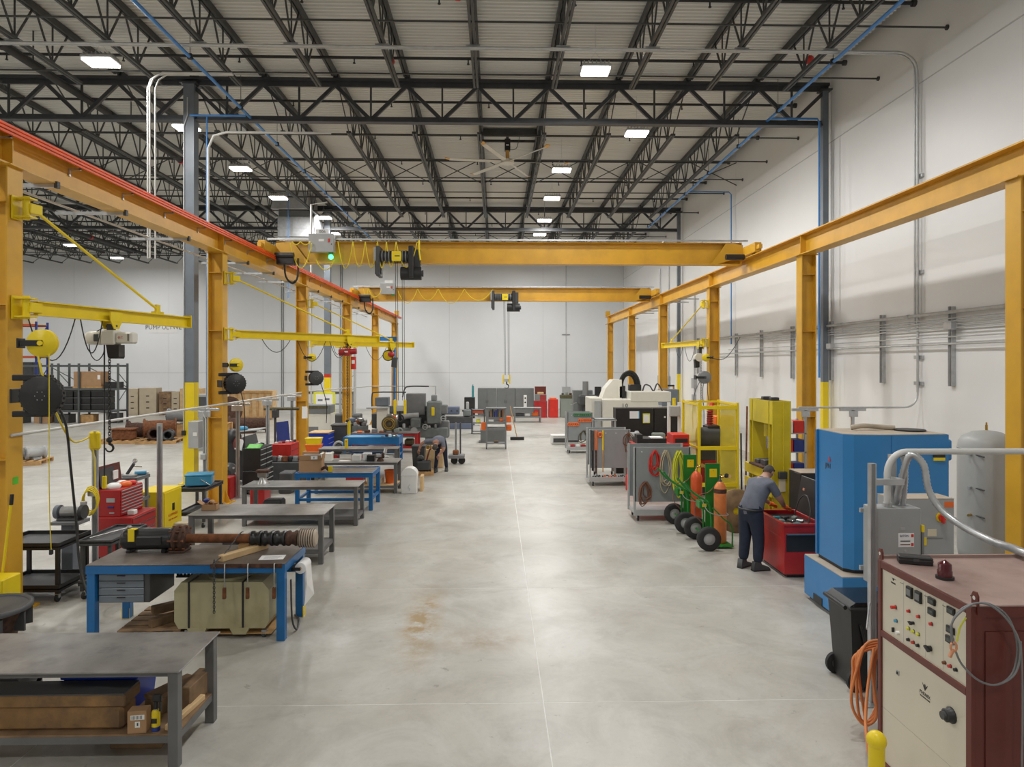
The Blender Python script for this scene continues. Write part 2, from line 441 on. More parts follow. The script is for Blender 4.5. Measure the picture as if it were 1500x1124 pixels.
# walls made of tilt-up panels
def wall(name, horizontal, pos, a0, a1, joints, zs, mat, label, out):
    q = MB()
    d0, d1 = (pos + 0.012 * out, pos + 0.25 * out)
    if horizontal: q.bx(a0, a1, min(d0, d1), max(d0, d1), -0.2, ZT + 0.6, 'wall_joint')
    else: q.bx(min(d0, d1), max(d0, d1), a0, a1, -0.2, ZT + 0.6, 'wall_joint')
    wo = structure(q.build(name)); wo['label'] = label
    J = [a0] + joints + [a1]
    g = 0.008
    for i in range(len(J) - 1):
        for k in range(len(zs) - 1):
            q = MB(); e0, e1 = (pos, pos + 0.012 * out)
            if horizontal: q.bx(J[i] + g, J[i + 1] - g, min(e0, e1), max(e0, e1), zs[k] + (0.018 if k else 0), zs[k + 1] - 0.018, mat)
            else: q.bx(min(e0, e1), max(e0, e1), J[i] + g, J[i + 1] - g, zs[k] + (0.018 if k else 0), zs[k + 1] - 0.018, mat)
            q.build('panel', wo)
    return wo
wall_r = wall('wall_right', False, XR, YF, YB, [-4.1, 3.8, 11.7, 19.6, 27.5, 35.4, 43.3], [0, 9.85, ZT + 0.6], 'wall_paint', 'glossy white painted concrete side wall', 1)
wall_b = wall('wall_back', True, YB, XL, XR, [-38.5, -31.5, -24.5, -17.5, -10.5, -3.5, 3.6], [0, 2.72, ZT + 0.6], 'wall_back_paint', 'white painted concrete end wall with a horizontal reveal line', 1)
wall('wall_left', False, XL, YF, YB, [3.8, 19.6, 35.4], [0, 2.72, ZT + 0.6], 'wall_paint', 'white painted concrete wall across the left bays', -1)
wall('wall_front', True, YF, XL, XR, [-27, -8.65], [0, 2.72, ZT + 0.6], 'wall_paint', 'white painted concrete wall behind the benches', -1)

# ------------------------------------------------------------------ roof joists and girders
JX = [-8.65 + 2.035 * k for k in range(-17, 9)]
BAYS = [3.8, 19.6, 35.4, 51.4]
JTOP, JBOT = 11.64, 10.62
PN = 1.3
def joist_meshes(L):
    t = MB()
    for sx in (-1, 1): t.bx(sx * 0.045 - 0.03, sx * 0.045 + 0.03, 0.0, L, JTOP - 0.07, JTOP + 0.09, 'joist_grey')
    b = MB()
    for sx in (-1, 1): b.bx(sx * 0.04 - 0.028, sx * 0.04 + 0.028, 1.7, L - 1.7, JBOT - 0.035, JBOT + 0.035, 'joist_grey')
    return t.mesh('top_chord'), b.mesh('bottom_chord')
q = MB(); q.bar((0, 0, JBOT), (0, 0.62, JTOP), 0.035, 0.035, 'joist_grey'); M_D1 = q.mesh('web_bar')
q = MB(); q.bar((0, 0, JBOT), (0, -0.62, JTOP), 0.035, 0.035, 'joist_grey'); M_D2 = q.mesh('web_bar')
q = MB(); q.bar((0, 0, JBOT), (0, 0.001, JTOP), 0.03, 0.03, 'joist_grey', up=(0, 1, 0)); M_V = q.mesh('web_bar')
q = MB(); q.bar((0, 1.75, JBOT), (0, 0.15, JTOP), 0.03, 0.03, 'joist_grey'); M_E1 = q.mesh('web_bar')
for bi in range(3):
    y0, y1 = BAYS[bi] + 0.08, BAYS[bi + 1] - 0.08
    Lj = y1 - y0; mt, mbm = joist_meshes(Lj)
    nodes = []; t = 2.45
    while t < Lj - 2.2: nodes.append(t); t += PN
    q = MB()
    for t in nodes:
        q.bar((0, t, JBOT), (0, t + 0.62, JTOP), 0.035, 0.035, 'joist_grey'); q.bar((0, t, JBOT), (0, t - 0.62, JTOP), 0.035, 0.035, 'joist_grey')
        q.bar((0, t, JBOT), (0, t, JTOP), 0.03, 0.03, 'joist_grey', up=(0, 1, 0))
    q.bar((0, 1.75, JBOT), (0, 0.15, JTOP), 0.03, 0.03, 'joist_grey'); q.bar((0, Lj - 1.75, JBOT), (0, Lj - 0.15, JTOP), 0.03, 0.03, 'joist_grey')
    mweb = q.mesh('web')
    for k, X in enumerate(JX):
        if bi == 0 and X < -20: continue
        j = thing('roof_joist', ['dark grey open-web roof joist between the first girder and the near wall', 'dark grey open-web roof joist between the two girders', 'dark grey open-web roof joist between the far girder and the end wall'][bi], 'joist', (X, y0, 0), 0, ['roof joists of the near bay', 'roof joists of the middle bay', 'roof joists of the far bay'][bi])
        def put(me, loc=(0, 0, 0)):
            o = bpy.data.objects.new(me.name, me); COL.objects.link(o); o.parent = j; o.location = loc; return o
        put(mt); put(mbm)
        if bi < 2 and X > -15:
            for t in nodes:
                if bi == 0 and t < 7: continue
                put(M_D1, (0, t, 0)); put(M_D2, (0, t, 0)); put(M_V, (0, t, 0))
            put(M_E1)
            if bi == 0:
                q = MB()
                for t in nodes:
                    if t < 7:
                        q.bar((0, t, JBOT), (0, t + 0.62, JTOP), 0.035, 0.035, 'joist_grey'); q.bar((0, t, JBOT), (0, t - 0.62, JTOP), 0.035, 0.035, 'joist_grey')
                if not MATS.get('_w0'): MATS['_w0'] = q.mesh('web')
                put(MATS['_w0'])
        else: put(mweb)
for gi, (Y, lab) in enumerate(((3.8, 'dark grey roof girder above the near work tables'), (19.6, 'dark grey roof girder on the column with the white conduit'), (35.4, 'dark grey roof girder by the ducted air unit'))):
    g = thing('roof_girder', lab, 'girder', (0, Y, 0))
    q = MB(); q.bx(XL, XR - 0.1, -0.12, 0.12, 11.44, 11.52, 'girder_grey'); q.bx(XL, XR - 0.1, -0.03, 0.03, 11.3, 11.5, 'girder_grey'); q.build('top_chord', g)
    q = MB(); q.bx(XL, XR - 0.3, -0.11, 0.11, 10.28, 10.33, 'girder_grey'); q.bx(XL, XR - 0.3, -0.03, 0.03, 10.33, 10.45, 'girder_grey'); q.build('bottom_chord', g)
    q = MB(); q.bar((0, 0, 11.35), (1.0, 0, 10.38), 0.08, 0.1, 'girder_grey'); d1 = q.mesh('diagonal')
    q = MB(); q.bar((0, 0, 11.35), (-1.0, 0, 10.38), 0.08, 0.1, 'girder_grey'); d2 = q.mesh('diagonal')
    q = MB(); q.bx(-0.025, 0.025, -0.025, 0.025, 10.38, 11.4, 'girder_grey'); d3 = q.mesh('vertical')
    if gi == 0: continue
    for X in JX + [9.6]:
        for me, dx in ((d1, 0), (d2, 0), (d3, -1.017)):
            if me is d1 and X > 9: continue
            o = bpy.data.objects.new(me.name, me); COL.objects.link(o); o.parent = g; o.location = (X + dx, 0, 0)
# bridging rods between the joists, one thing each
for Y, z in [(y_, 10.66) for y_ in (14.5, 17.15, 21.75, 24.3, 26.7, 28.9, 32.6, 38.8, 41.4, 45.4)]:
    q = MB(); q.cyl((XL, Y, z), (XR - 0.02, Y, z), 0.022, 'joist_grey', 6); q.cyl((XR - 0.03, Y, z), (XR, Y, z), 0.06, 'joist_grey', 8)
    one(q, 'bridging_rod', 'thin dark bridging rod under the joists bolted to the white side wall', 'rod', group='bridging rods across the roof')
for Y in (27.4, 43.3):
    q = MB()
    for k in range(len(JX) - 1):
        if Y < 30 and JX[k] < -27: continue
        q.bar((JX[k], Y, JBOT), (JX[k + 1], Y, JTOP), 0.03, 0.03, 'joist_grey'); q.bar((JX[k], Y + 0.03, JTOP), (JX[k + 1], Y + 0.03, JBOT), 0.03, 0.03, 'joist_grey')
    q.bar((JX[-1], Y, JTOP), (XR, Y, JBOT), 0.03, 0.03, 'joist_grey'); q.bar((JX[-1], Y, JBOT), (XR, Y, JTOP - 0.1), 0.03, 0.03, 'joist_grey')
    one(q, 'cross_bracing', 'crossed dark bracing bars between joists at mid span of the %s bay' % ('middle' if Y < 30 else 'far'), 'bracing')
# sprinkler branch pipes with heads
hq = MB(); hq.cyl((0, 0, 0), (0, 0, -0.13), 0.018, 'black_pipe', 6); hq.cyl((0, 0, -0.13), (0, 0, -0.15), 0.035, 'black_pipe', 8); HEAD = hq.mesh('sprinkler_head')
for i in range(13):
    Y = 14.55 + 2.93 * i
    p = thing('sprinkler_pipe', 'black sprinkler branch pipe with small hanging heads under the roof deck', 'pipe', (0, Y, 11.2), 0, 'sprinkler branch pipes')
    q = MB(); q.cyl((-24 if i < 7 else -40, 0, 0), (9.05, 0, 0), 0.038, 'black_pipe', 8); q.cyl((9.0, 0, 0), (9.08, 0, 0), 0.075, 'black_pipe', 8); q.build('pipe', p)
    for k in range(-12, 4):
        if i < 7 and k < -7: continue
        o = bpy.data.objects.new('sprinkler_head', HEAD); COL.objects.link(o); o.parent = p; o.location = (-1.2 + 2.9 * k + 0.5 * (i % 3), 0, 0)
for (X, Y, z) in ((-2.67, 17.48, 11.09), (-0.8, 14.55, 11.2), (8.05, 17.4, 11.2)):
    q = MB(); q.lathe([(0.02, -0.09), (0.10, -0.07), (0.11, 0.02), (0.05, 0.06), (0.02, 0.1)], 'bright_red', 10, axis='Y')
    one(q, 'pipe_coupling', 'small red coupling on a black pipe under the roof', 'coupling', (X, Y - 0.06, z), group='red couplings on roof pipes')
# big sprinkler mains along the bays
for (X, z, y0, y1, lab) in ((-11.6, 10.9, 6, 33, 'thick black sprinkler main running beside the grey column'), (-21.9, 10.25, 18, 44.5, 'thick black sprinkler main ending near the end wall in the side bay')):
    t = thing('sprinkler_main', lab, 'pipe', (X, 0, z))
    q = MB(); q.cyl((0, y0, 0), (0, y1, 0), 0.1, 'black_pipe', 14); q.build('pipe', t)
    y = y0 + 1
    while y < y1:
        q = MB(); q.cyl((0, y, 0), (0, y + 0.14, 0), 0.125, 'red_paint' if int(y) % 2 else 'black_pipe', 14); q.build('coupling', t)
        q = MB(); q.bx(-0.012, 0.012, y + 1.2, y + 1.23, 0.1, 11.76 - z, 'joist_grey'); q.build('hanger', t)
        y += 4.6
# air lines and conduits along the roof
for (X, z, y0, y1, lab) in ((-6.95, 10.38, 8, 44, 'long blue compressed air pipe hung over the yellow runway beam'), (7.85, 10.42, 8, 35, 'long blue compressed air pipe hung beside the white side wall')):
    t = thing('air_pipe', lab, 'pipe', (X, 0, z))
    q = MB(); q.cyl((0, y0, 0), (0, y1, 0), 0.04, 'blue_pipe', 8); q.build('pipe', t)
    y = y0 + 1.5
    while y < y1:
        q = MB(); q.bx(-0.05, 0.05, y - 0.04, y + 0.04, -0.05, 0.07, 'black'); q.cyl((0, y, 0.05), (0, y, 0.9), 0.008, 'joist_grey', 5); q.build('hanger', t); y += 3.1
q = MB(); q.tube([(-8.55, 19.3, 10.35), (-7.0, 19.3, 10.35)], 0.03, 'blue_pipe'); q.tube([(-8.1, 19.35, 10.33), (-8.1, 19.35, 0.9)], 0.022, 'blue_pipe')
one(q, 'air_drop', 'thin blue air drop pipe beside the grey column', 'pipe')
q = MB(); q.tube([(-9.8, 32.5, 11.76), (-9.8, 32.5, 6.5)], 0.022, 'blue_pipe'); one(q, 'air_drop', 'thin blue air drop pipe in front of the ducted air unit', 'pipe')
q = MB(); q.tube([(7.85, 19.3, 10.4), (9.2, 19.3, 10.4), (9.25, 19.3, 10.3), (9.25, 19.3, 3.0)], 0.03, 'blue_pipe'); one(q, 'air_drop', 'blue air drop pipe down the grey wall column', 'pipe')
q = MB(); q.tube([(7.85, 27.6, 10.4), (9.5, 27.6, 10.4), (9.6, 27.6, 10.3), (9.6, 27.6, 4.2)], 0.025, 'blue_pipe'); one(q, 'air_drop', 'thin blue air drop pipe on the white side wall beyond the column', 'pipe')
# pale conduit crossing the roof then down the side wall
for dx, r in ((0, 0.03), (0.09, 0.022)):
    q = MB(); q.tube([(-13, 15.4 + dx, 10.53), (9.2, 15.4 + dx, 10.53)] + [(9.2 + 0.45 * math.sin(a * PI / 12), 15.4 + dx, 10.08 + 0.45 * math.cos(a * PI / 12)) for a in range(1, 6)] + [(9.66, 15.4 + dx * 1.2, 10.0), (9.66, 15.4 + dx * 1.2, 4.3 if dx else 2.75)], r, 'conduit', 8)
    if not dx:
        q.tube([(9.66, 15.4, 2.75)] + [(9.66 - 0.3 * (1 - math.cos(a * PI / 12)), 15.4, 2.75 - 0.3 * math.sin(a * PI / 12) - 0.05) for a in range(0, 7)] + [(6.9, 15.4, 2.4)], 0.022, 'conduit', 8)
    one(q, 'conduit', ['pale conduit crossing the roof, down the white wall to the yellow press', 'thinner pale conduit beside the first on the white wall'][1 if dx else 0], 'conduit')
for X in JX[12:]:
    q = MB(); q.bx(X - 0.16, X + 0.16, 15.36, 15.52, 10.555, 10.583, 'galv'); one(q, 'conduit_strap', 'short galvanised strut carrying the roof conduit under a joist', 'strut', group='struts under the roof conduit')
for z in (7.7, 5.5, 3.55, 2.95):
    q = MB(); q.bx(9.69, 9.75, 15.3, 15.6, z - 0.04, z + 0.04, 'galv'); one(q, 'conduit_clamp', 'small galvanised clamp holding the wall conduit', 'clamp', group='clamps on the wall conduit')
# pair of conduits dropping beside the runway beam
for i, X in enumerate((-8.5, -8.58, -8.42)):
    q = MB(); q.tube([(-6.5, 17 + 0.05 * i, 10.57), (X + 0.3, 17 + 0.05 * i, 10.57), (X + 0.08, 17 + 0.05 * i, 10.42), (X, 17 + 0.05 * i, 10.2), (X, 17 + 0.05 * i, 6.0)], 0.022, 'pale_pipe', 6)
    one(q, 'conduit', 'white conduit dropping from the roof behind the runway beam', 'conduit', group='white conduits behind the runway beam')
q = MB(); q.tube([(-4.6, 19.2, 9.85), (-7.5, 19.2, 9.85), (-7.85, 19.2, 9.75), (-8.0, 19.2, 9.4), (-8.0, 19.2, 0.0)], 0.035, 'pale_pipe', 8)
one(q, 'conduit', 'thick white conduit bending down beside the grey column', 'conduit')
q = MB(); q.tube([(-7.4, 30.2, 10.5), (-8.1, 30.2, 10.4), (-8.1, 30.2, 0.0)], 0.04, 'pale_pipe', 8); one(q, 'conduit', 'white conduit in front of the far grey column', 'conduit')
for (X, lab) in ((-11.3, 'dark conduit pair on the end wall behind the runway'), (-6.9, 'thin conduit on the end wall near the far runway column')):
    q = MB()
    for d in (0, 0.14): q.cyl((X - 4.8 + d, YB - 0.03, 0), (X - 4.8 + d, YB - 0.03, 10.9), 0.03, 'mid_grey', 6)
    one(q, 'wall_conduit', lab, 'conduit')
q = MB(); q.cyl((5.35, YB - 0.04, 1.6), (5.35, YB - 0.04, 11.2), 0.03, 'conduit', 8)
for z in (5.6, 8.2): q.bx(5.05, 5.65, YB - 0.06, YB, z - 0.02, z + 0.02, 'dark_grey')
q.bx(5.05, 5.65, YB - 0.25, YB - 0.01, 1.0, 1.65, 'light_grey')
one(q, 'wall_conduit', 'single conduit with clips dropping to a box on the end wall', 'conduit')
# ------------------------------------------------------------------ columns of the building
def bcol(X, Y, w_, lab, band, face):
    t = thing('building_column', lab, 'column', (X, Y, 0))
    q = MB(); q.bx(-w_ / 2, w_ / 2, -w_ / 2, w_ / 2, 2.87, 11.35, 'column_grey'); q.build('shaft', t)
    q = MB(); q.bx(-w_ / 2 - .002, w_ / 2 + .002, -w_ / 2 - .002, w_ / 2 + .002, 0, 2.87 - (0.18 if band else 0), 'safety_yellow')
    q.bx(-w_ / 2 - 0.1, w_ / 2 + 0.1, -w_ / 2 - 0.1, w_ / 2 + 0.1, 0, 0.025, 'safety_yellow'); q.build('yellow_base', t)
    if band:
        q = MB(); q.bx(-w_ / 2 - .003, w_ / 2 + .003, -w_ / 2 - .003, w_ / 2 + .003, 2.69, 2.87, 'safety_red'); q.build('red_band', t)
    if face:
        q = MB(); q.tube([(-0.02, -w_ / 2 - 0.02, 10.9), (-0.02, -w_ / 2 - 0.02, 10.4), (-0.12, -w_ / 2 - 0.02, 10.1), (-0.12, -w_ / 2 - 0.02, 1.5)], 0.02, 'conduit', 6); q.build('conduit', t)
        q = MB(); q.bx(-0.17, -0.07, -w_ / 2 - 0.07, -w_ / 2, 1.38, 1.52, 'black'); q.build('switch_box', t)
    q = MB(); q.bx(-w_ / 2 - 0.08, w_ / 2 + 0.08, -w_ / 2 - 0.08, w_ / 2 + 0.08, 11.3, 11.34, 'girder_grey'); q.build('cap_plate', t)
bcol(-8.65, 19.6, 0.3, 'grey steel building column with yellow painted foot and black switch', False, True)
bcol(-8.65, 35.4, 0.3, 'grey steel building column with a red band above its yellow foot', True, False)
bcol(9.55, 19.6, 0.16, 'slim grey wall column with yellow foot behind the blue blast cabinet', False, False)
bcol(9.55, 35.4, 0.16, 'slim grey wall column with yellow foot behind the orange ladder', False, False)
bcol(-26.95, 19.6, 0.3, 'grey steel building column out in the side bay', False, False)
bcol(-26.95, 35.4, 0.3, 'grey steel building column between the side bays', False, False)
t = thing('disconnect_box', 'grey electrical disconnect box hung on the yellow column foot', 'electrical box', (-8.37, 19.4, 1.05))
q = MB(); q.bx(-0.14, 0.14, -0.3, 0.05, 0, 0.75, 'light_grey', 0.01); q.build('case', t)
q = MB(); q.bx(0.0, 0.11, -0.315, -0.3, 0.35, 0.45, 'white'); q.build('rating_plate', t)
# ------------------------------------------------------------------ high bay lamps
lamp_mesh = None
def lamp(X, Y, Z, group, lab):
    global lamp_mesh
    t = thing('high_bay_light', lab, 'ceiling light', (X, Y, Z), 0, group)
    if lamp_mesh is None:
        q = MB(); q.bx(-0.36, 0.36, -0.26, 0.26, 0.05, 0.13, 'light_grey', 0.02)
        for i in range(7): q.bx(-0.3 + 0.1 * i - 0.01, -0.3 + 0.1 * i + 0.01, -0.22, 0.22, 0.13, 0.2, 'light_grey')
        h = q.mesh('housing'); q = MB(); q.bx(-0.33, 0.33, -0.23, 0.23, 0.0, 0.05, 'lamp_lens'); ln = q.mesh('lens')
        q = MB(); q.tube([(-0.2, 0, 0.2), (0, 0, 0.5), (0.2, 0, 0.2)], 0.006, 'galv', 5); q.tube([(0, 0, 0.5), (0, 0, 1.21)], 0.006, 'galv', 5); hk = q.mesh('hanger')
        li = bpy.data.lights.new('lamp_light', 'AREA'); li.shape = 'RECTANGLE'; li.size = 0.62; li.size_y = 0.42; li.energy = LAMP_W; li.color = (1.0, 0.99, 0.97)
        lamp_mesh = (h, ln, hk, li)
    for me in lamp_mesh[:3]:
        o = bpy.data.objects.new(me.name, me); COL.objects.link(o); o.parent = t
    lo = bpy.data.objects.new('lamp_light', lamp_mesh[3]); COL.objects.link(lo); lo.parent = t; lo.location = (0, 0, -0.012)
for Y in (-4, 5.0, 12.4, 16.7, 25.3, 29.6, 34.2, 37.9, 42.0, 46.3): lamp(2.45, Y, 10.55, 'high bay lamps over the aisle', 'glowing white high bay lamp in the row over the open aisle')
lamp(4.4, 21.2, 10.55, 'high bay lamp out of line', 'glowing white high bay lamp nearer the white side wall than its row')
for Y in (-4, 5.0, 12.4, 16.5, 21.0, 25.4, 29.8, 33.8, 37.9, 42.0, 46.3): lamp(-9.4 if Y < 30 else (-8.45 if Y < 35 else -8.95), Y, 10.55, 'high bay lamps along the grey columns', 'glowing white high bay lamp in the row along the grey columns')
for Y in (-5, 1.0, 7, 13, 19, 25.4, 31, 36.5, 42.0, 47): lamp(-25.7, Y, 10.55, 'high bay lamps in the side bay', 'glowing white high bay lamp in the side bay')
for Y in (4, 14, 24, 34, 44): lamp(-38, Y, 10.55, 'high bay lamps in the outer bay', 'glowing white high bay lamp in the outer bay')
# ================================================================== overhead crane runway
XA, XB = -6.75, 7.7
CY = [9.5, 16.75, 24.0, 31.25, 38.5, 45.75]
def px_of(p):
    s, c = math.sin(YAW), math.cos(YAW)
    d = p[0] * s + p[1] * c
    return 750 + FPX * (p[0] * c - p[1] * s) / d
def on_line(p0, p1, px):
    p0 = Vector(p0); p1 = Vector(p1); a, b = 0.0, 1.0
    fa = px_of(p0) - px
    for _ in range(40):
        t = (a + b) / 2; f = px_of(p0.lerp(p1, t)) - px
        if (f > 0) == (fa > 0): a = t
        else: b = t
    return p0.lerp(p1, (a + b) / 2)
ORD = ['first', 'second', 'third', 'fourth', 'fifth', 'sixth']
proto = thing('runway_column', 'tmp', 'column')
q = MB(); q.hbeam((0, 0, 0), (0, 0, 6.08), 0.36, 0.30, 'crane_yellow', up=(1, 0, 0), tw=0.016, tf=0.022); q.build('shaft', proto)
q = MB(); q.bx(-0.32, 0.32, -0.3, 0.3, 0, 0.03, 'crane_yellow')
for sx in (-0.25, 0.25):
    for sy in (-0.22, 0.22): q.cyl((sx, sy, 0.03), (sx, sy, 0.07), 0.02, 'galv', 8)
q.build('base_plate', proto)
q = MB(); q.bx(-0.24, 0.24, -0.17, 0.17, 6.08, 6.1, 'crane_yellow'); q.build('cap_plate', proto)
for z in (4.2, 5.6, 2.1):
    q = MB()
    for sy in (-1, 1): q.bx(-0.156, 0.156, sy * 0.078 - 0.065, sy * 0.078 + 0.065, z - 0.007, z + 0.007, 'crane_yellow')
    q.build('stiffener', proto)
for sx in (-1, 1):
    q = MB(); q.prism([(sx * 0.18, 0.03), (sx * 0.31, 0.03), (sx * 0.18, 0.35)], -0.01, 0.01, 'crane_yellow', 'Y'); q.build('gusset', proto)
LEFTNOTE = ['with a green tape mark', 'behind the grey work table', 'by the blue roller cabinet', 'beside the red bench', 'behind the big motor', 'nearest the end wall']
RIGHTNOTE = ['beside the grey receiver tank', 'behind the yellow press', 'behind the yellow mesh cage', 'beside the orange ladder', 'behind the cream machining centre', 'nearest the end wall']
LCOL, RCOL = [], []
for i, Y in enumerate(CY):
    for (X, notes, lst, nm) in ((XA, LEFTNOTE, LCOL, 'bench side'), (XB, RIGHTNOTE, RCOL, 'wall side')):
        yy = Y + (0.25 if (i == 0 and X > 0) else 0)
        lab = 'yellow H-section crane runway column on the %s %s' % (nm, notes[i])
        if not lst and X < 0: o = proto; o.location = (X, yy, 0); o['label'] = lab
        else: o = dup(proto, (X, yy, 0), 0, lab)
        o['group'] = 'crane runway columns'
        lst.append(o)
q = MB(); q.bx(0.181, 0.183, -0.05, 0.06, 1.75, 1.85, 'lime'); q.build('tape_mark', LCOL[0])
for (X, nm) in ((XA, 'bench'), (XB, 'wall')):
    t = thing('runway_beam', 'long yellow crane runway beam along the %s side' % nm, 'beam', (X, 0, 6.1))
    q = MB(); q.hbeam((0, 1.8, 0.25), (0, 46.9, 0.25), 0.5, 0.34, 'crane_yellow', tw=0.016, tf=0.025); q.build('beam', t)
    q = MB(); q.bx(-0.03, 0.03, 1.8, 46.9, 0.5, 0.54, 'steel'); q.build('crane_rail', t)
    q = MB(); q.bx(-0.15, 0.15, 46.6, 46.9, 0.54, 0.9, 'crane_yellow', 0.01); q.build('end_stop', t)
    for Y in CY:
        q = MB(); q.bx(-0.15, 0.15, Y - 0.008, Y + 0.008, 0.025, 0.475, 'crane_yellow'); q.build('stiffener', t)
t = thing('conductor_rail', 'three orange conductor bars along the yellow runway beam', 'conductor rail', (XA, 0, 6.1))
for i in range(3):
    q = MB(); z = 0.50 - 0.05 * i; q.bx(0.20, 0.235, 2, 47.5, z - 0.016, z + 0.016, 'orange_bar'); q.build('conductor_bar', t)
y = 3.2
while y < 47:
    q = MB(); q.bx(0.171, 0.2, y - 0.015, y + 0.015, 0.36, 0.53, 'galv'); q.bx(0.009, 0.03, y - 0.02, y + 0.02, 0.26, 0.38, 'galv'); q.bx(0.009, 0.2, y - 0.015, y + 0.015, 0.355, 0.38, 'galv'); q.build('bracket', t); y += 1.55
# strut arms under the runway beam
for i, Y in enumerate([10.4, 12.3, 14.8, 18.3, 20.4, 22.5, 25.5, 27.5, 29.5, 33, 35, 37]):
    q = MB(); q.bx(XA - 1.05, XA + 0.2, Y - 0.02, Y + 0.02, 6.045, 6.1, 'galv'); q.bx(XA + 0.15, XA + 0.2, Y - 0.035, Y + 0.035, 6.03, 6.13, 'dark_grey')
    one(q, 'cable_bracket', 'short galvanised strut arm clamped under the yellow runway beam', 'strut', group='strut arms under the bench side runway')
for i, Y in enumerate([28, 29.5, 33, 34.5, 36, 40]):
    q = MB(); q.bx(XB - 0.2, XB + 0.7, Y - 0.02, Y + 0.02, 6.05, 6.1, 'galv')
    one(q, 'cable_bracket', 'short galvanised strut arm clamped under the wall side runway beam', 'strut', group='strut arms under the wall side runway')
q = MB(); q.tube([(XA - 0.75, 9, 6.13), (XA - 0.75, 40, 6.13)], 0.022, 'conduit', 6); one(q, 'conduit', 'long conduit lying on the strut arms under the runway beam', 'conduit')

# ------------------------------------------------------------------ bridge cranes
def hoist_body(t, x):
    q = MB(); q.bx(x - 0.62, x - 0.5, -0.55, 0.0, -0.55, 0.35, 'dark_grey', 0.02); q.build('trolley_frame', t)
    q = MB(); q.bx(x + 0.35, x + 0.5, -0.6, 0.0, -0.6, 0.35, 'black', 0.02); q.build('trolley_frame', t)
    q = MB(); q.cyl((x - 0.5, -0.4, 0.05), (x + 0.35, -0.4, 0.05), 0.17, 'black', 16)
    for i in range(8): q.cyl((x - 0.45 + 0.1 * i, -0.4, 0.05), (x - 0.42 + 0.1 * i, -0.4, 0.05), 0.185, 'mid_grey', 16)
    q.build('rope_drum', t)
    q = MB(); q.cyl((x + 0.1, -0.35, -0.45), (x + 0.72, -0.35, -0.45), 0.2, 'black', 14); q.cyl((x + 0.72, -0.35, -0.45), (x + 0.78, -0.35, -0.45), 0.1, 'dark_grey', 10); q.bx(x + 0.5, x + 0.66, -0.2, 0.1, -0.45, 0.3, 'dark_grey'); q.build('motor', t)
    q = MB(); q.bx(x - 0.14, x + 0.14, -0.62, -0.56, -0.12, 0.18, 'safety_yellow', 0.015); q.bx(x - 0.05, x + 0.1, -0.625, -0.62, 0.02, 0.05, 'dark_grey'); q.build('label_plate', t)
    q = MB(); q.bx(x - 0.7, x - 0.6, -0.5, -0.2, -0.1, 0.32, 'light_grey', 0.02); q.bx(x - 0.66, x - 0.5, -0.5, -0.25, -0.5, -0.1, 'dark_grey', 0.02); q.build('gear_case', t)
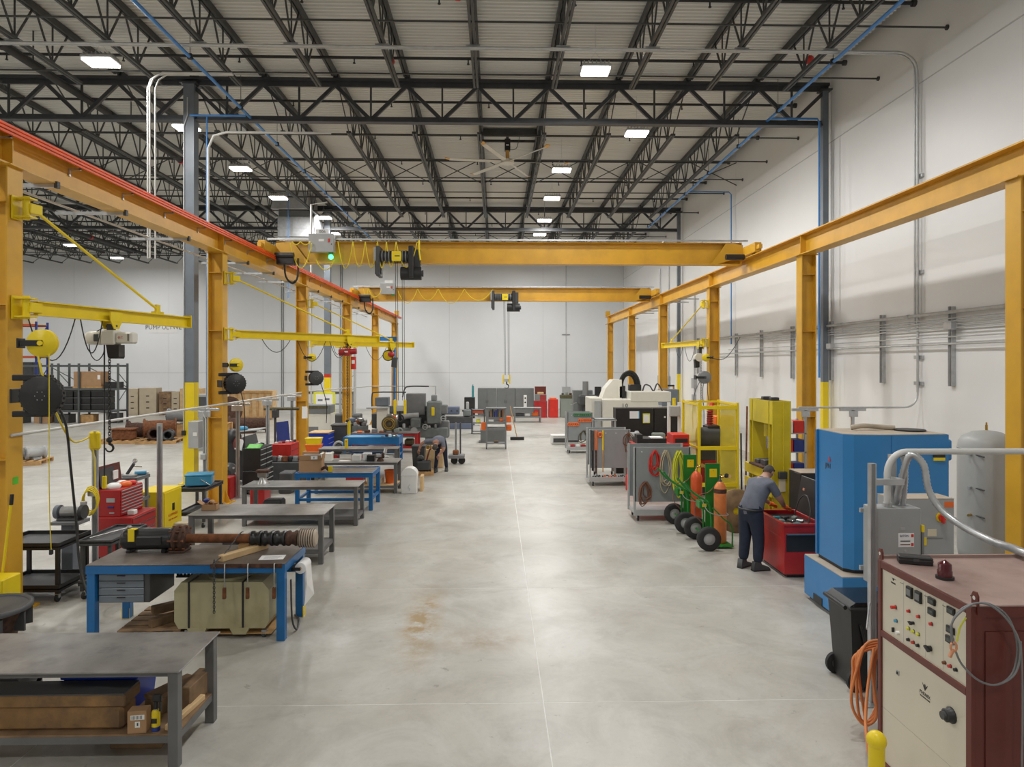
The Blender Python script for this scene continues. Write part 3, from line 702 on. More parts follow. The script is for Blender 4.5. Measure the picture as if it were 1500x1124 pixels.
def crane(Y, zb, zt, hx, hookz, lab, sign, boxpx):
    t = thing('bridge_crane', lab, 'crane', (0, Y, 0))
    x0, x1 = XA + 0.12, XB - 0.12
    zc = (zb + zt) / 2
    q = MB(); q.hbeam((x0, 0, zc), (x1, 0, zc), zt - zb, 0.34, 'crane_yellow', tw=0.02, tf=0.025)
    for sx in (x0 + 0.01, x1 - 0.01): q.bx(sx - 0.01, sx + 0.01, -0.16, 0.16, zb, zt, 'crane_yellow')
    q.build('girder', t)
    for (X, sg) in ((XA, 1), (XB, -1)):
        q = MB(); q.bx(X - 0.1, X + 0.1, -1.15, 1.15, 6.69, 6.97, 'crane_yellow', 0.01)
        q.bx(X - 0.05, X + 0.05, -1.35, -1.15, 6.76, 6.88, 'crane_yellow'); q.bx(X - 0.05, X + 0.05, 1.15, 1.35, 6.76, 6.88, 'crane_yellow')
        e = q.build('end_truck', t)
        for sy in (-0.85, 0.85):
            q = MB(); q.cyl((X - 0.045, sy, 6.74), (X + 0.045, sy, 6.74), 0.1, 'dark_grey', 14); q.build('wheel', e)
        q = MB(); q.prism([(X + sg * 0.1, 6.7), (X + sg * 0.9, zb), (X + sg * 1.1, zb), (X + sg * 0.6, zt), (X + sg * 0.1, 7.05)], -0.19, -0.175, 'crane_yellow', 'Y'); q.build('knee_plate', t)
        q = MB(); q.cyl((X + sg * 0.2, -0.55, 6.62), (X + sg * 0.75, -0.55, 6.62), 0.09, 'black', 10); q.build('drive_motor', t)
    q = MB(); q.bx(x0 - 0.25, x1 + 0.15, -0.26, -0.22, zt + 0.02, zt + 0.07, 'galv'); q.build('festoon_track', t)
    for i in range(13):
        xx = x0 + 0.2 + i * (x1 - x0 - 0.3) / 12
        q = MB(); q.bx(xx - 0.02, xx + 0.02, -0.3, 0.1, zt, zt + 0.03, 'galv'); q.build('track_bracket', t)
    m = bpy.data.objects.new('hoist', None); COL.objects.link(m); m.parent = t; m.location = (0, -0.02, zb + 0.12); m.empty_display_size = 0.1
    hoist_body(m, hx)
    for dx in (-0.06, 0.0, 0.14, 0.2):
        q = MB(); q.cyl((hx + dx, -0.42, zb), (hx + dx * 0.9 + 0.03, -0.42, hookz + 0.3), 0.009, 'dark_grey', 5); q.build('wire_rope', t)
    hb = MB()
    for sx in (-1, 1): hb.bx(hx + 0.08 + sx * 0.15 - 0.035, hx + 0.08 + sx * 0.15 + 0.035, -0.5, -0.34, hookz - 0.12, hookz + 0.32, 'safety_yellow', 0.015)
    hb.bx(hx - 0.07, hx + 0.23, -0.47, -0.37, hookz - 0.02, hookz + 0.12, 'light_grey', 0.01)
    hb = hb.build('hook_block', t)
    q = MB(); q.tube([(hx + 0.08 + 0.0, -0.42, hookz - 0.02), (hx + 0.08, -0.42, hookz - 0.14)] + [(hx + 0.08 + 0.1 * math.sin(a), -0.42, hookz - 0.24 + 0.1 * math.cos(a)) for a in [0.2 + 0.5 * k for k in range(9)]], [0.03, 0.03] + [0.03 - 0.002 * k for k in range(9)], 'black', 8); q.build('hook', hb)
    # control box with sign
    bx0, bx1 = boxpx
    q = MB(); q.bx(bx0, bx1, -0.42, -0.2, zb + 0.3, zt + 0.18, 'light_grey', 0.01); q.bx(bx0 + 0.3, bx0 + 0.46, -0.425, -0.42, zt - 0.05, zt + 0.02, 'paper')
    q.bx(bx1 - 0.17, bx1 - 0.12, -0.44, -0.42, zt - 0.08, zt + 0.03, 'bright_red'); q.bx(bx1 - 0.08, bx1 - 0.05, -0.43, -0.42, zt - 0.15, zt - 0.12, 'black')
    cb = q.build('control_box', t)
    q = MB(); q.bx(bx0 + 0.2, bx0 + 0.58, -0.33, -0.31, zt + 0.18, zt + 0.33, 'paper'); sg = q.build('sign_plate', cb)
    if sign: text(sign, 0.13, 'dark_grey', sg if False else cb, (bx0 + 0.39, -0.335, zt + 0.255), (PI / 2, 0, 0))
    q = MB(); q.cyl((bx1 - 0.1, -0.35, zb + 0.23), (bx1 - 0.1, -0.35, zb + 0.3), 0.07, 'green', 10); q.build('lamp_base', cb)
    return t, cb
c1, cb1 = crane(21.0, 6.45, 7.12, -2.95, 2.0, 'yellow bridge crane with a green status lamp on its grey control box', '006', (-5.6, -4.85))
q = MB(); q.ball((-4.95, -0.35, 6.61), 0.075, 'green_light', 12, 8); q.build('status_lamp', cb1)
c2, cb2 = crane(33.4, 6.45, 7.1, 0.45, 2.55, 'yellow bridge crane hung with the hook over the grey cabinets', None, (-5.55, -4.85))
def festoon(t, xs, zt, zl, lab=None):
    for i in range(len(xs) - 1):
        q = MB(); q.tube(sag((xs[i], -0.5, zt), (xs[i + 1], -0.5, zt), zt - zl[i % len(zl)], 10), 0.016, 'cable_yellow', 5); q.build('festoon_cable', t)
def X21(px): return yp(px, 380, 20.5).x
festoon(c1, [X21(v) for v in (428, 440, 455)], 7.05, (6.95,))
festoon(c1, [X21(v) for v in (425, 457)], 7.0, (6.25,))
festoon(c1, [X21(v) for v in (463, 490)], 6.5, (6.2,))
festoon(c1, [X21(v) for v in (495, 517, 535, 553, 566, 580, 611)], 7.05, (6.25, 6.3, 6.28))
q = MB(); q.tube(smooth([(X21(614), -0.5, 7.1), (X21(614), -0.52, 6.8), (X21(616), -0.52, 6.5)], 3), 0.03, 'safety_yellow', 6); q.build('pendant_cable', c1)
def X33(px): return yp(px, 430, 33).x
festoon(c2, [X33(v) for v in (533, 540, 560)], 7.0, (6.6,))
festoon(c2, [X33(v) for v in (582, 612, 642, 680, 722)], 7.0, (6.3, 6.45))
# cables looping down at the conductor rail collector
for (yy, lab) in ((21.0, 'black cable collector arm under the near bridge crane'), (33.4, 'black cable collector arm under the far bridge crane')):
    q = MB(); q.bx(XA + 0.24, XA + 0.75, yy - 0.6, yy - 0.3, 6.35, 6.55, 'black', 0.02); q.bx(XA + 0.26, XA + 0.6, yy - 0.55, yy - 0.35, 6.55, 6.65, 'rust')
    q.tube(smooth([(XA + 0.45, yy - 0.5, 6.5), (XA + 0.5, yy - 0.5, 6.0), (XA + 0.7, yy - 0.5, 5.8), (XA + 0.85, yy - 0.5, 6.0), (XA + 0.85, yy - 0.45, 6.55)]), 0.03, 'black', 6)
    one(q, 'collector_arm', lab, 'collector')

# ------------------------------------------------------------------ jib cranes
def jib(base, tip, lab, tiefrac=0.76):
    b = Vector(base); d = Vector(tip) - b; Lj = math.hypot(d.x, d.y); az = math.atan2(d.y, d.x)
    t = thing('jib_crane', lab, 'jib crane', tuple(b), az)
    q = MB(); q.hbeam((0.12, 0, 0), (Lj, 0, 0), 0.2, 0.13, 'jib_yellow', tw=0.012, tf=0.016); q.bx(Lj - 0.02, Lj, -0.08, 0.08, -0.1, 0.13, 'jib_yellow'); q.build('arm', t)
    for z, nm in ((0, 'lower_bracket'), (1.36, 'upper_bracket')):
        q = MB(); q.M = Matrix.Rotation((0 if b.x < 0 else PI) - az, 4, 'Z')
        for s_ in (-1, 1): q.bx(-0.12, 0.1, -0.08, 0.08, z + s_ * 0.125 - 0.01, z + s_ * 0.125 + 0.01, 'jib_yellow')
        q.bx(-0.14, -0.12, -0.1, 0.1, z - 0.16, z + 0.16, 'jib_yellow'); q.cyl((0.0, 0, z - 0.16), (0.0, 0, z + 0.16), 0.045, 'jib_yellow', 12); q.M = None
        q.bx(0.0, 0.2, -0.07, 0.07, z - 0.07, z + 0.07, 'jib_yellow', 0.01); q.build(nm, t)
    q = MB(); q.cyl((0.16, 0, 1.34), (Lj * tiefrac - 0.05, 0, 0.2), 0.022, 'jib_yellow', 8); q.build('tie_rod', t)
    q = MB(); q.bx(Lj * tiefrac - 0.1, Lj * tiefrac + 0.1, -0.05, 0.05, 0.1, 0.14, 'jib_yellow'); q.bx(Lj * tiefrac - 0.05, Lj * tiefrac + 0.05, -0.02, 0.02, 0.14, 0.26, 'jib_yellow'); q.build('tie_lug', t)
    return t
def pin(px, py, z):      # point at a known height
    return gp(px, py, z)
JIBS = []
for (b, tp, lab) in (((XA + 0.33, 9.5, 4.17), (-5.75, 12.9, 4.17), 'yellow jib crane arm on the column with the green tape mark'),
                     ((XA + 0.33, 16.75, 4.12), (-3.5, 20.4, 4.12), 'yellow jib crane arm carrying the red chain hoist'),
                     ((XA + 0.33, 24.0, 4.14), (-3.3, 27.4, 4.14), 'yellow jib crane arm carrying the yellow and red hoist'),
                     ((XB - 0.33, 24.0, 4.15), (7.05, 28.6, 4.15), 'yellow jib crane arm on the wall side runway column')):
    jib(b, tp, lab); JIBS.append((Vector(b), Vector(tp)))
def chain(q, x, y, z0, z1, m='black', s_=0.042):
    z = z0; k = 0
    while z > z1:
        pts = [(math.cos(a) * s_ * 0.45, math.sin(a) * s_ * 0.75) for a in [PI / 4 * i for i in range(8)]]
        q.tube([(x + (u if k % 2 else 0), y + (0 if k % 2 else u), z + v) for u, v in pts], s_ * 0.17, m, 4, True)
        z -= s_ * 1.05; k += 1
def hook(q, x, y, z, r=0.06, m='black'):
    q.ball((x, y, z), r * 0.8, m, 10, 6)
    q.tube([(x, y, z - r * 0.6), (x, y, z - r * 1.1)] + [(x + r * math.sin(a), y, z - r * 2.1 + r * math.cos(a)) for a in [0.2 + 0.5 * k for k in range(10)]], [r * 0.32] * 2 + [r * (0.34 - 0.02 * k) for k in range(10)], m, 8)
def trolley(t, m='jib_yellow'):
    q = MB()
    for s_ in (-1, 1): q.prism([(-0.13, 0.05), (0.13, 0.05), (0.13, -0.08), (0.05, -0.22), (-0.05, -0.22), (-0.13, -0.08)], s_ * 0.09 - 0.008, s_ * 0.09 + 0.008, m, 'Y')
    q.cyl((0, -0.1, -0.17), (0, 0.1, -0.17), 0.02, 'dark_grey', 8)
    for dx in (-0.07, 0.07):
        for s_ in (-1, 1): q.cyl((dx, s_ * 0.075, -0.03), (dx, s_ * 0.082, -0.03), 0.04, 'black', 10)
    q.build('trolley', t)
# hoist 1 (cream)
b, tp = JIBS[0]; p = on_line(b, tp, 163); az = math.atan2((tp - b).y, (tp - b).x)
t = thing('chain_hoist', 'cream electric chain hoist marked 1 with black chain bag on the near jib', 'hoist', (p.x, p.y, p.z), 0)
tr = MB(); h = bpy.data.objects.new('trolley_mount', None); COL.objects.link(h); h.parent = t; h.rotation_euler = (0, 0, az); h.empty_display_size = 0.05
trolley(h)
q = MB(); q.bx(-0.1, 0.12, -0.13, 0.1, -0.47, -0.24, 'machine_cream', 0.02); q.bx(-0.05, 0.05, -0.04, 0.04, -0.26, -0.14, 'dark_grey'); q.build('gear_case', t)
q = MB(); q.bx(0.12, 0.38, -0.11, 0.09, -0.45, -0.27, 'machine_cream', 0.025); mo = q.build('motor_cover', t)
text('1', 0.17, 'black', mo, (0.325, -0.116, -0.36), (PI / 2, 0, 0)); text('-JLC', 0.05, 'bright_red', mo, (0.2, -0.116, -0.355), (PI / 2, 0, 0))
q = MB(); q.lathe([(0.0, 0.0), (0.09, 0.0), (0.11, 0.04), (0.11, 0.24), (0.0, 0.24)], 'machine_cream', 16, (-0.36, -0.02, -0.36), 'X'); q.bx(-0.2, -0.13, -0.15, -0.1, -0.42, -0.3, 'dark_grey', 0.01); q.build('brake_housing', t)
q = MB(); q.prism([(-0.03, -0.47), (0.17, -0.47), (0.17, -0.66), (0.155, -0.69), (0.02, -0.69), (0.0, -0.66)], -0.1, 0.08, 'black', 'Y'); q.build('chain_bag', t)
q = MB(); chain(q, 0.0, -0.05, -0.6, -1.93); q.build('load_chain', t)
q = MB(); hook(q, 0.0, -0.05, -1.98); q.build('hook', t)
q = MB(); q.tube([(-0.08, -0.05, -0.45), (-0.08, -0.05, -2.6)], 0.012, 'black', 6); q.bx(-0.11, -0.05, -0.08, -0.02, -2.75, -2.55, 'safety_yellow', 0.01); q.build('pendant_cable', t)
q = MB(); q.tube(smooth([(-0.1, -0.05, -0.2), (-0.3, -0.05, -0.35), (-0.3, -0.05, -0.6), (-0.2, -0.05, -0.72), (-0.1, -0.05, -0.62), (-0.08, -0.05, -0.47)]), 0.008, 'black', 5); q.build('power_cable', t)
# hoist 2 (red)
b, tp = JIBS[1]; p = on_line(b, tp, 511); az = math.atan2((tp - b).y, (tp - b).x)
t = thing('chain_hoist', 'red electric chain hoist with a red chain bucket on the middle jib', 'hoist', tuple(p))
h = bpy.data.objects.new('trolley_mount', None); COL.objects.link(h); h.parent = t; h.rotation_euler = (0, 0, az); h.empty_display_size = 0.05; trolley(h)
q = MB(); q.tube([(math.sin(a) * 0.05, 0, -0.25 + math.cos(a) * 0.05) for a in [k * PI / 5 for k in range(10)]], 0.012, 'black', 5, True); q.build('suspension_ring', t)
q = MB(); q.cyl((-0.27, 0, -0.4), (0.02, 0, -0.38), 0.1, 'red_paint', 16); q.cyl((0.02, 0, -0.38), (0.22, 0, -0.36), 0.085, 'red_paint', 16); q.bx(-0.12, 0.05, -0.12, 0.1, -0.5, -0.3, 'red_paint', 0.02); q.bx(-0.1, 0.0, -0.125, -0.12, -0.4, -0.36, 'paper'); q.build('motor_body', t)
q = MB(); q.cyl((0.13, 0, -0.88), (0.13, 0, -0.52), 0.075, 'bright_red', 14); q.bx(0.1, 0.18, -0.082, -0.07, -0.72, -0.62, 'paper'); q.build('chain_bucket', t)
q = MB(); chain(q, -0.04, 0, -0.5, -2.3); q.build('load_chain', t)
q = MB(); hook(q, -0.04, 0, -2.35); q.build('hook', t)
q = MB(); q.tube([(0.0, 0.02, -0.5), (0.0, 0.02, -2.35)], 0.01, 'black', 5); q.bx(-0.04, 0.04, -0.03, 0.05, -2.75, -2.35, 'safety_yellow', 0.01); q.build('pendant', t)
# hoist 3 (yellow wheel, red body, black bag)
b, tp = JIBS[2]; p = on_line(b, tp, 573); az = math.atan2((tp - b).y, (tp - b).x)
t = thing('chain_hoist', 'yellow ringed hoist with red body and dark chain bag on the far jib', 'hoist', tuple(p))
h = bpy.data.objects.new('trolley_mount', None); COL.objects.link(h); h.parent = t; h.rotation_euler = (0, 0, az); h.empty_display_size = 0.05; trolley(h)
q = MB(); q.cyl((-0.12, -0.02, -0.42), (-0.08, 0.12, -0.42), 0.2, 'safety_yellow', 20); q.tube([(-0.11 + 0.2 * math.cos(a), -0.05, -0.42 + 0.2 * math.sin(a)) for a in [k * PI / 8 for k in range(16)]], 0.02, 'black', 5, True); q.build('wheel', t)
q = MB(); q.ball((0.02, -0.12, -0.38), 0.14, 'red_paint', 14, 8, (1, 1, 0.8)); q.cyl((0, 0, -0.3), (0, 0, -0.15), 0.03, 'dark_grey', 8); q.build('motor_body', t)
q = MB(); q.prism([(0.05, -0.52), (0.25, -0.5), (0.22, -0.9), (0.02, -0.86)], -0.15, 0.05, 'dark_grey', 'Y'); q.build('chain_bag', t)
# hoist 4 (wall side)
b, tp = JIBS[3]; p = on_line(b, tp, 1026); az = math.atan2((tp - b).y, (tp - b).x)
t = thing('chain_hoist', 'small cream hoist with black bag on the wall side jib', 'hoist', tuple(p))
h = bpy.data.objects.new('trolley_mount', None); COL.objects.link(h); h.parent = t; h.rotation_euler = (0, 0, az); h.empty_display_size = 0.05; trolley(h)
q = MB(); q.cyl((-0.08, -0.15, -0.52), (-0.02, 0.25, -0.52), 0.15, 'machine_cream', 14); q.bx(-0.06, 0.04, -0.06, 0.06, -0.4, -0.15, 'dark_grey', 0.01); q.build('motor_body', t)
q = MB(); q.prism([(-0.24, -0.6), (-0.06, -0.58), (-0.06, -0.88), (-0.21, -0.9)], -0.12, 0.06, 'black', 'Y'); q.build('chain_bag', t)
q = MB(); chain(q, 0.02, 0, -0.6, -2.2); hook(q, 0.02, 0, -2.25, 0.06, 'safety_yellow'); q.build('load_chain', t)
# cable loops along jib arms
for (bi, pxs, dz, lab) in ((0, (40, 110), 0.62, 'black cable loop under the near jib arm by its column'), (0, (118, 150), 0.5, 'black cable loop under the near jib arm by the cream hoist'), (1, (384, 425), 0.32, 'black cable loop under the middle jib arm at mid length'), (1, (436, 477), 0.55, 'deep black cable loop under the middle jib arm'), (1, (483, 510), 0.45, 'black cable loop beside the red hoist'),
                          (2, (488, 500), 0.3, 'thin cable loop under the far jib arm'), (2, (536, 566), 0.5, 'thin cable loop beside the yellow ringed hoist'), (3, (990, 1000), 0.4, 'thin cable loop under the wall side jib arm'), (3, (1003, 1018), 0.55, 'thin cable loop by the small cream hoist')):
    b, tp = JIBS[bi]; p0 = on_line(b, tp, pxs[0]); p1 = on_line(b, tp, pxs[1])
    q = MB(); q.tube(sag((p0.x, p0.y, p0.z - 0.105), (p1.x, p1.y, p1.z - 0.105), dz, 12), 0.009, 'black', 5); one(q, 'hoist_cable', lab, 'cable')

# ------------------------------------------------------------------ reels on the columns
def reel(loc, r, wdt, az, mface, mrim, lab, name, spring=False):
    t = thing(name, lab, 'reel', loc, az)
    q = MB(); q.lathe([(0.02, -wdt / 2 - 0.01), (r * 0.5, -wdt / 2 - 0.01), (r * 0.55, -wdt / 2 + 0.0), (r * 0.93, -wdt / 2), (r, -wdt / 2 + 0.015), (r, -wdt / 2 + 0.03), (r * 0.9, -wdt / 2 + 0.035), (r * 0.9, wdt / 2 - 0.03), (r, wdt / 2 - 0.03), (r, wdt / 2), (0.02, wdt / 2)], mface, 28, (0, 0, 0), 'Y'); q.build('drum', t)
    q = MB()
    q.bx(-r - 0.08, -r * 0.2, wdt / 2, wdt / 2 + 0.03, -r * 0.2, r * 0.2, 'black', 0.01)
    if spring: q = MB()
    q.bx(-r - 0.11, -r - 0.08, -wdt / 2, wdt / 2 + 0.1, -r * 0.35, r * 0.35, 'black', 0.005); q.build('bracket', t)
    if spring:
        q = MB()
        for sz in (-1, 1): q.bx(-r - 0.11, r * 0.4, wdt / 2 - 0.06, wdt / 2 + 0.03, sz * r * 0.9 - 0.04, sz * r * 0.9 + 0.04, 'black', 0.01)
        for k in range(24):
            a = k * PI / 12; q.bx(r * 0.97 * math.cos(a) - 0.015, r * 0.97 * math.cos(a) + 0.015, -wdt / 2 + 0.01, wdt / 2 - 0.01, r * 0.97 * math.sin(a) - 0.015, r * 0.97 * math.sin(a) + 0.015, mrim)
        q.build('rim_lugs', t)
        for k in range(6):
            a = k * PI / 3; q = MB(); q.cyl((0.06 * math.cos(a), -wdt / 2 - 0.012, 0.06 * math.sin(a)), (0.06 * math.cos(a), -wdt / 2 - 0.006, 0.06 * math.sin(a)), 0.007, 'galv', 6); q.build('bolt', t)
    else:
        q = MB(); q.bx(-r - 0.05, 0.03, -wdt / 2 - 0.03, -wdt / 2 - 0.012, -0.04, 0.04, 'black', 0.005); q.cyl((0, -wdt / 2 - 0.035, 0), (0, -wdt / 2 - 0.01, 0), 0.035, mrim, 10); q.build('arm', t)
    return t
reel(tuple(yp(62, 503, 9.35)), 0.19, 0.08, 0.15, 'safety_yellow', 'safety_yellow', 'yellow cord reel on the column with the green tape mark', 'cord_reel')
reel(tuple(yp(62, 580, 9.3)), 0.27, 0.11, 0.1, 'black', 'black', 'large black hose reel under the yellow reel near the cream hoist', 'hose_reel', True)
reel(tuple(yp(346, 535, 16.7)), 0.16, 0.12, 0.9, 'safety_yellow', 'safety_yellow', 'yellow cord reel on the column behind the grey work table', 'cord_reel')
reel(tuple(yp(344, 562, 16.65)), 0.24, 0.2, 0.7, 'black', 'black', 'black hose reel on the column behind the grey work table', 'hose_reel', True)
reel(tuple(yp(457, 524, 23.9)), 0.14, 0.1, 0.6, 'safety_yellow', 'safety_yellow', 'yellow cord reel on the column by the blue roller cabinet', 'cord_reel')
reel(tuple(yp(463, 554, 23.85)), 0.24, 0.18, 0.5, 'dark_grey', 'black', 'black hose reel on the column by the blue roller cabinet', 'hose_reel', True)
reel(tuple(yp(1034, 524, 23.8)), 0.14, 0.1, PI - 0.3, 'safety_yellow', 'safety_yellow', 'yellow cord reel on the column behind the yellow mesh cage', 'cord_reel')
reel(tuple(yp(1032, 553, 23.7)), 0.22, 0.16, 0.0, 'mid_grey', 'dark_grey', 'grey hose reel above the yellow mesh cage', 'hose_reel')
# hoses and cords hanging from the reels
def hang(name, lab, pts, r, m):
    q = MB(); q.tube(smooth(pts, 5), r, m, 6); return one(q, name, lab, 'hose' if 'hose' in name else 'cord')
P = lambda x, y, Y: yp(x, y, Y)
hang('air_hose', 'black air hose hanging from the large black reel to the floor', [P(86, 597, 9.4), P(97, 625, 9.45), P(104, 690, 9.5), P(112, 770, 9.5), P(116, 820, 9.4), P(124, 858, 9.3), P(136, 880, 9.2), P(145, 877, 9.15)], 0.017, 'black')
hang('power_cord', 'thin yellow cord hanging from the yellow reel with a black plug', [P(72, 518, 9.2), P(72, 600, 9.15), P(72, 700, 9.15), P(73, 760, 9.15), P(75, 806, 9.15)], 0.006, 'cable_yellow')
q = MB(); q.bx(-0.02, 0.02, -0.02, 0.02, -0.06, 0.01, 'black', 0.005); one(q, 'cord_plug', 'black plug on the end of the thin yellow cord', 'plug', tuple(P(75, 806, 9.15)))
hang('power_cord', 'thick yellow cord from the reel over to the strut post', [P(56, 522, 9.3), P(65, 560, 9.3), P(82, 605, 9.6), P(104, 645, 10.4), P(122, 645, 11), P(140, 634, 11.5)], 0.014, 'cable_yellow')
hang('air_hose', 'black hose hanging from the reel behind the grey work table', [P(351, 569, 16.65), P(358, 600, 16.7), P(358, 660, 16.7)], 0.012, 'black')
hang('air_hose', 'black hose hanging from the reel by the blue roller cabinet', [P(469, 559, 23.85), P(478, 590, 23.8), P(478, 620, 23.8)], 0.015, 'black')
for (x0, x1, lab) in ((1021, 1015, 'thin hose from the grey reel to the cage top'), (1027, 1031, 'thin middle hose under the grey reel'), (1033, 1040, 'thin outer hose under the grey reel')):
    hang('air_hose', lab, [P(1027 + (x0 - 1021) * 0.8, 556, 23.7), P((x0 + x1) / 2, 575, 23.5), P(x1, 600, 23.5), P(x1, 630, 23.5)], 0.012, 'dark_grey')
hang('power_cord', 'black cord from the yellow wall side reel along the runway column', [P(1038, 524, 23.8), P(1060, 526, 23.7), P(1075, 510, 25), P(1085, 492, 27)], 0.012, 'black')

# ------------------------------------------------------------------ strut posts carrying the conduit along the bench side
for i, (px, ht) in enumerate(((148, 2.05), (240, 2.28), (305, 2.36), (352, 2.36), (395, 2.36), (430, 2.36))):
    X = -6.3 if i == 1 else -6.55; Y = -X / ((726.0 - px) / 1000.0)
    names = ['by the black carts', 'behind the red tool chest', 'beside the yellow safety cabinet', 'beside the black tool chest', 'behind the grey table', 'in front of the red tool cabinet']
    t = thing('strut_post', 'galvanised strut post carrying the long conduit ' + names[i], 'post', (X, Y, 0))
    q = MB(); q.bx(-0.045, 0.045, -0.02, 0.02, 0, ht, 'galv'); q.bx(-0.02, 0.02, -0.03, -0.02, 0.05, ht - 0.05, 'mid_grey'); q.build('post', t)
    q = MB(); q.bx(-0.1, 0.1, -0.1, 0.1, 0, 0.012, 'galv'); q.build('foot', t)
    if i > 1:
        q = MB(); q.bx(-0.32, 0.32, -0.03, 0.03, ht - 0.02, ht + 0.04, 'galv', 0.004); q.build('cross_arm', t)
        q = MB(); q.bx(-0.14, 0.14, -0.06, -0.03, ht - 0.16, ht - 0.02, 'galv', 0.006); q.build('bracket_plate', t)
    if i in (0, 2):
        q = MB(); q.bx(-0.06, 0.06, -0.12, -0.03, 1.25, 1.38, 'galv', 0.008); q.build('outlet_box', t)
        q = MB(); q.tube([(0.03, -0.05, 1.38), (0.03, -0.05, ht - 0.2), (-0.05, -0.05, ht - 0.02)], 0.014, 'pale_pipe', 6); q.build('conduit_drop', t)
    if i == 0:
        q = MB()
        for k in range(4): q.tube([(0.02 + 0.12 * math.cos(a), -0.14 - 0.02 * k, 1.22 - 0.02 * k + 0.2 * math.sin(a)) for a in [j * PI / 6 for j in range(12)]], 0.012, 'cable_yellow', 5, True)
        q.tube(smooth([(0.05, -0.1, 1.3), (0.06, -0.12, 1.7), (0.02, -0.1, 2.1)]), 0.012, 'cable_yellow', 5); q.build('cord_coil', t)
        q = MB(); q.bx(-0.05, 0.12, -0.12, -0.02, 2.0, 2.3, 'safety_yellow', 0.03); q.build('cord_hanger', t)
q = MB(); q.tube([(-6.55, 9.4, 2.43), (-6.55, 23.2, 2.43)], 0.022, 'pale_pipe', 8); one(q, 'conduit', 'long pale conduit running along the tops of the strut posts', 'conduit')
q = MB(); q.tube([(-6.6, 24.3, 2.43), (-5.4, 29.5, 2.43), (-2.6, 29.7, 2.43)], 0.02, 'pale_pipe', 6); q.tube([(-2.6, 29.7, 2.43), (-2.6, 29.7, 0)], 0.02, 'galv', 6); one(q, 'conduit', 'pale conduit bridging over the machine tools to a post', 'conduit')
# ------------------------------------------------------------------ ceiling fan
t = thing('ceiling_fan', 'large pale ceiling fan with orange tipped blades hung between two joists', 'fan', (0.42, 24.2, 0))
q = MB(); q.bx(-0.94, 1.05, -0.1, 0.1, 11.5, 11.7, 'joist_grey'); q.bx(-0.9, 1.0, 0.25, 0.33, 11.35, 11.43, 'joist_grey'); q.build('mounting_beam', t)
q = MB(); q.cyl((0, 0, 11.5), (0, 0, 11.2), 0.05, 'dark_grey', 8); q.bx(-0.1, 0.1, -0.12, 0.12, 10.95, 11.35, 'black', 0.01); q.bx(-0.05, 0.05, -0.125, -0.12, 11.1, 11.14, 'paper'); q.build('motor', t)
q = MB(); q.cyl((0, 0, 10.95), (0, 0, 10.62), 0.07, 'fan_tip', 12); q.build('gearbox', t)
q = MB(); q.cyl((0, 0, 10.5), (0, 0, 10.62), 0.24, 'fan_blade', 20); q.build('hub', t)
for k in range(6):
    a = 0.12 + k * PI / 3; d = Vector((math.cos(a), math.sin(a), 0)); n_ = Vector((-d.y, d.x, 0))
    q = MB(); pts = []
    for (r_, w_) in ((0.2, 0.07), (2.05, 0.07)):
        for (sw, dz) in ((-1, -0.02), (1, 0.02)): pts.append(d * r_ + n_ * w_ * sw + Vector((0, 0, 10.56 + dz)))
    pts += [p_ + Vector((0, 0, 0.015)) for p_ in pts]
    q.add(pts, [(0, 1, 3, 2), (4, 6, 7, 5), (0, 2, 6, 4), (1, 5, 7, 3), (2, 3, 7, 6), (0, 4, 5, 1)], 'fan_blade'); bl = q.build('blade', t)
    q = MB(); pe = d * 2.05 + Vector((0, 0, 10.57)); q.bar(pe, pe + d * 0.16 + Vector((0, 0, 0.04)), 0.15, 0.02, 'fan_tip'); q.build('tip', bl)
q = MB(); q.tube(smooth([(0.05, -0.1, 10.95), (0.3, -0.1, 11.0), (0.4, -0.1, 11.3), (0.5, -0.1, 11.6), (0.95, -0.1, 11.6)]), 0.012, 'dark_grey', 5); q.build('power_cable', t)
# ------------------------------------------------------------------ ducted air unit
t = thing('air_unit', 'galvanised ducted air unit hung from the roof by the far grey column', 'air unit', (0, 0, 0))
a0, a1 = yp(396, 270, 33.2), yp(451, 306, 33.2)
q = MB(); q.bx(a0.x, a1.x, 33.2, 35.0, a1.z, 11.7, 'galv', 0.02); q.build('plenum', t)
b0, b1 = yp(407, 320, 33.3), yp(460, 350, 33.3)
q = MB(); q.bx(b0.x, b1.x, 33.4, 34.9, b1.z + 0.25, a1.z, 'cabinet_grey', 0.01); q.build('collar', t)
q = MB(); q.bx(b0.x - 0.02, b1.x + 0.02, 33.3, 35.0, b1.z + 0.1, b0.z + 0.1, 'galv', 0.02); q.bx(b0.x - 0.03, b1.x + 0.03, 33.28, 35.02, b1.z + 0.5, b1.z + 0.53, 'galv'); q.build('lower_duct', t)
q = MB(); q.add([(b0.x - 0.02, 33.3, b1.z + 0.1), (b1.x + 0.02, 33.3, b1.z + 0.1), (b1.x + 0.02, 35, b1.z + 0.1), (b0.x - 0.02, 35, b1.z + 0.1), (b0.x + 0.15, 33.45, b1.z - 0.3), (b1.x - 0.15, 33.45, b1.z - 0.3), (b1.x - 0.15, 34.8, b1.z - 0.3), (b0.x + 0.15, 34.8, b1.z - 0.3)], [(0, 1, 5, 4), (1, 2, 6, 5), (2, 3, 7, 6), (3, 0, 4, 7), (4, 5, 6, 7)], 'galv'); q.build('outlet_taper', t)
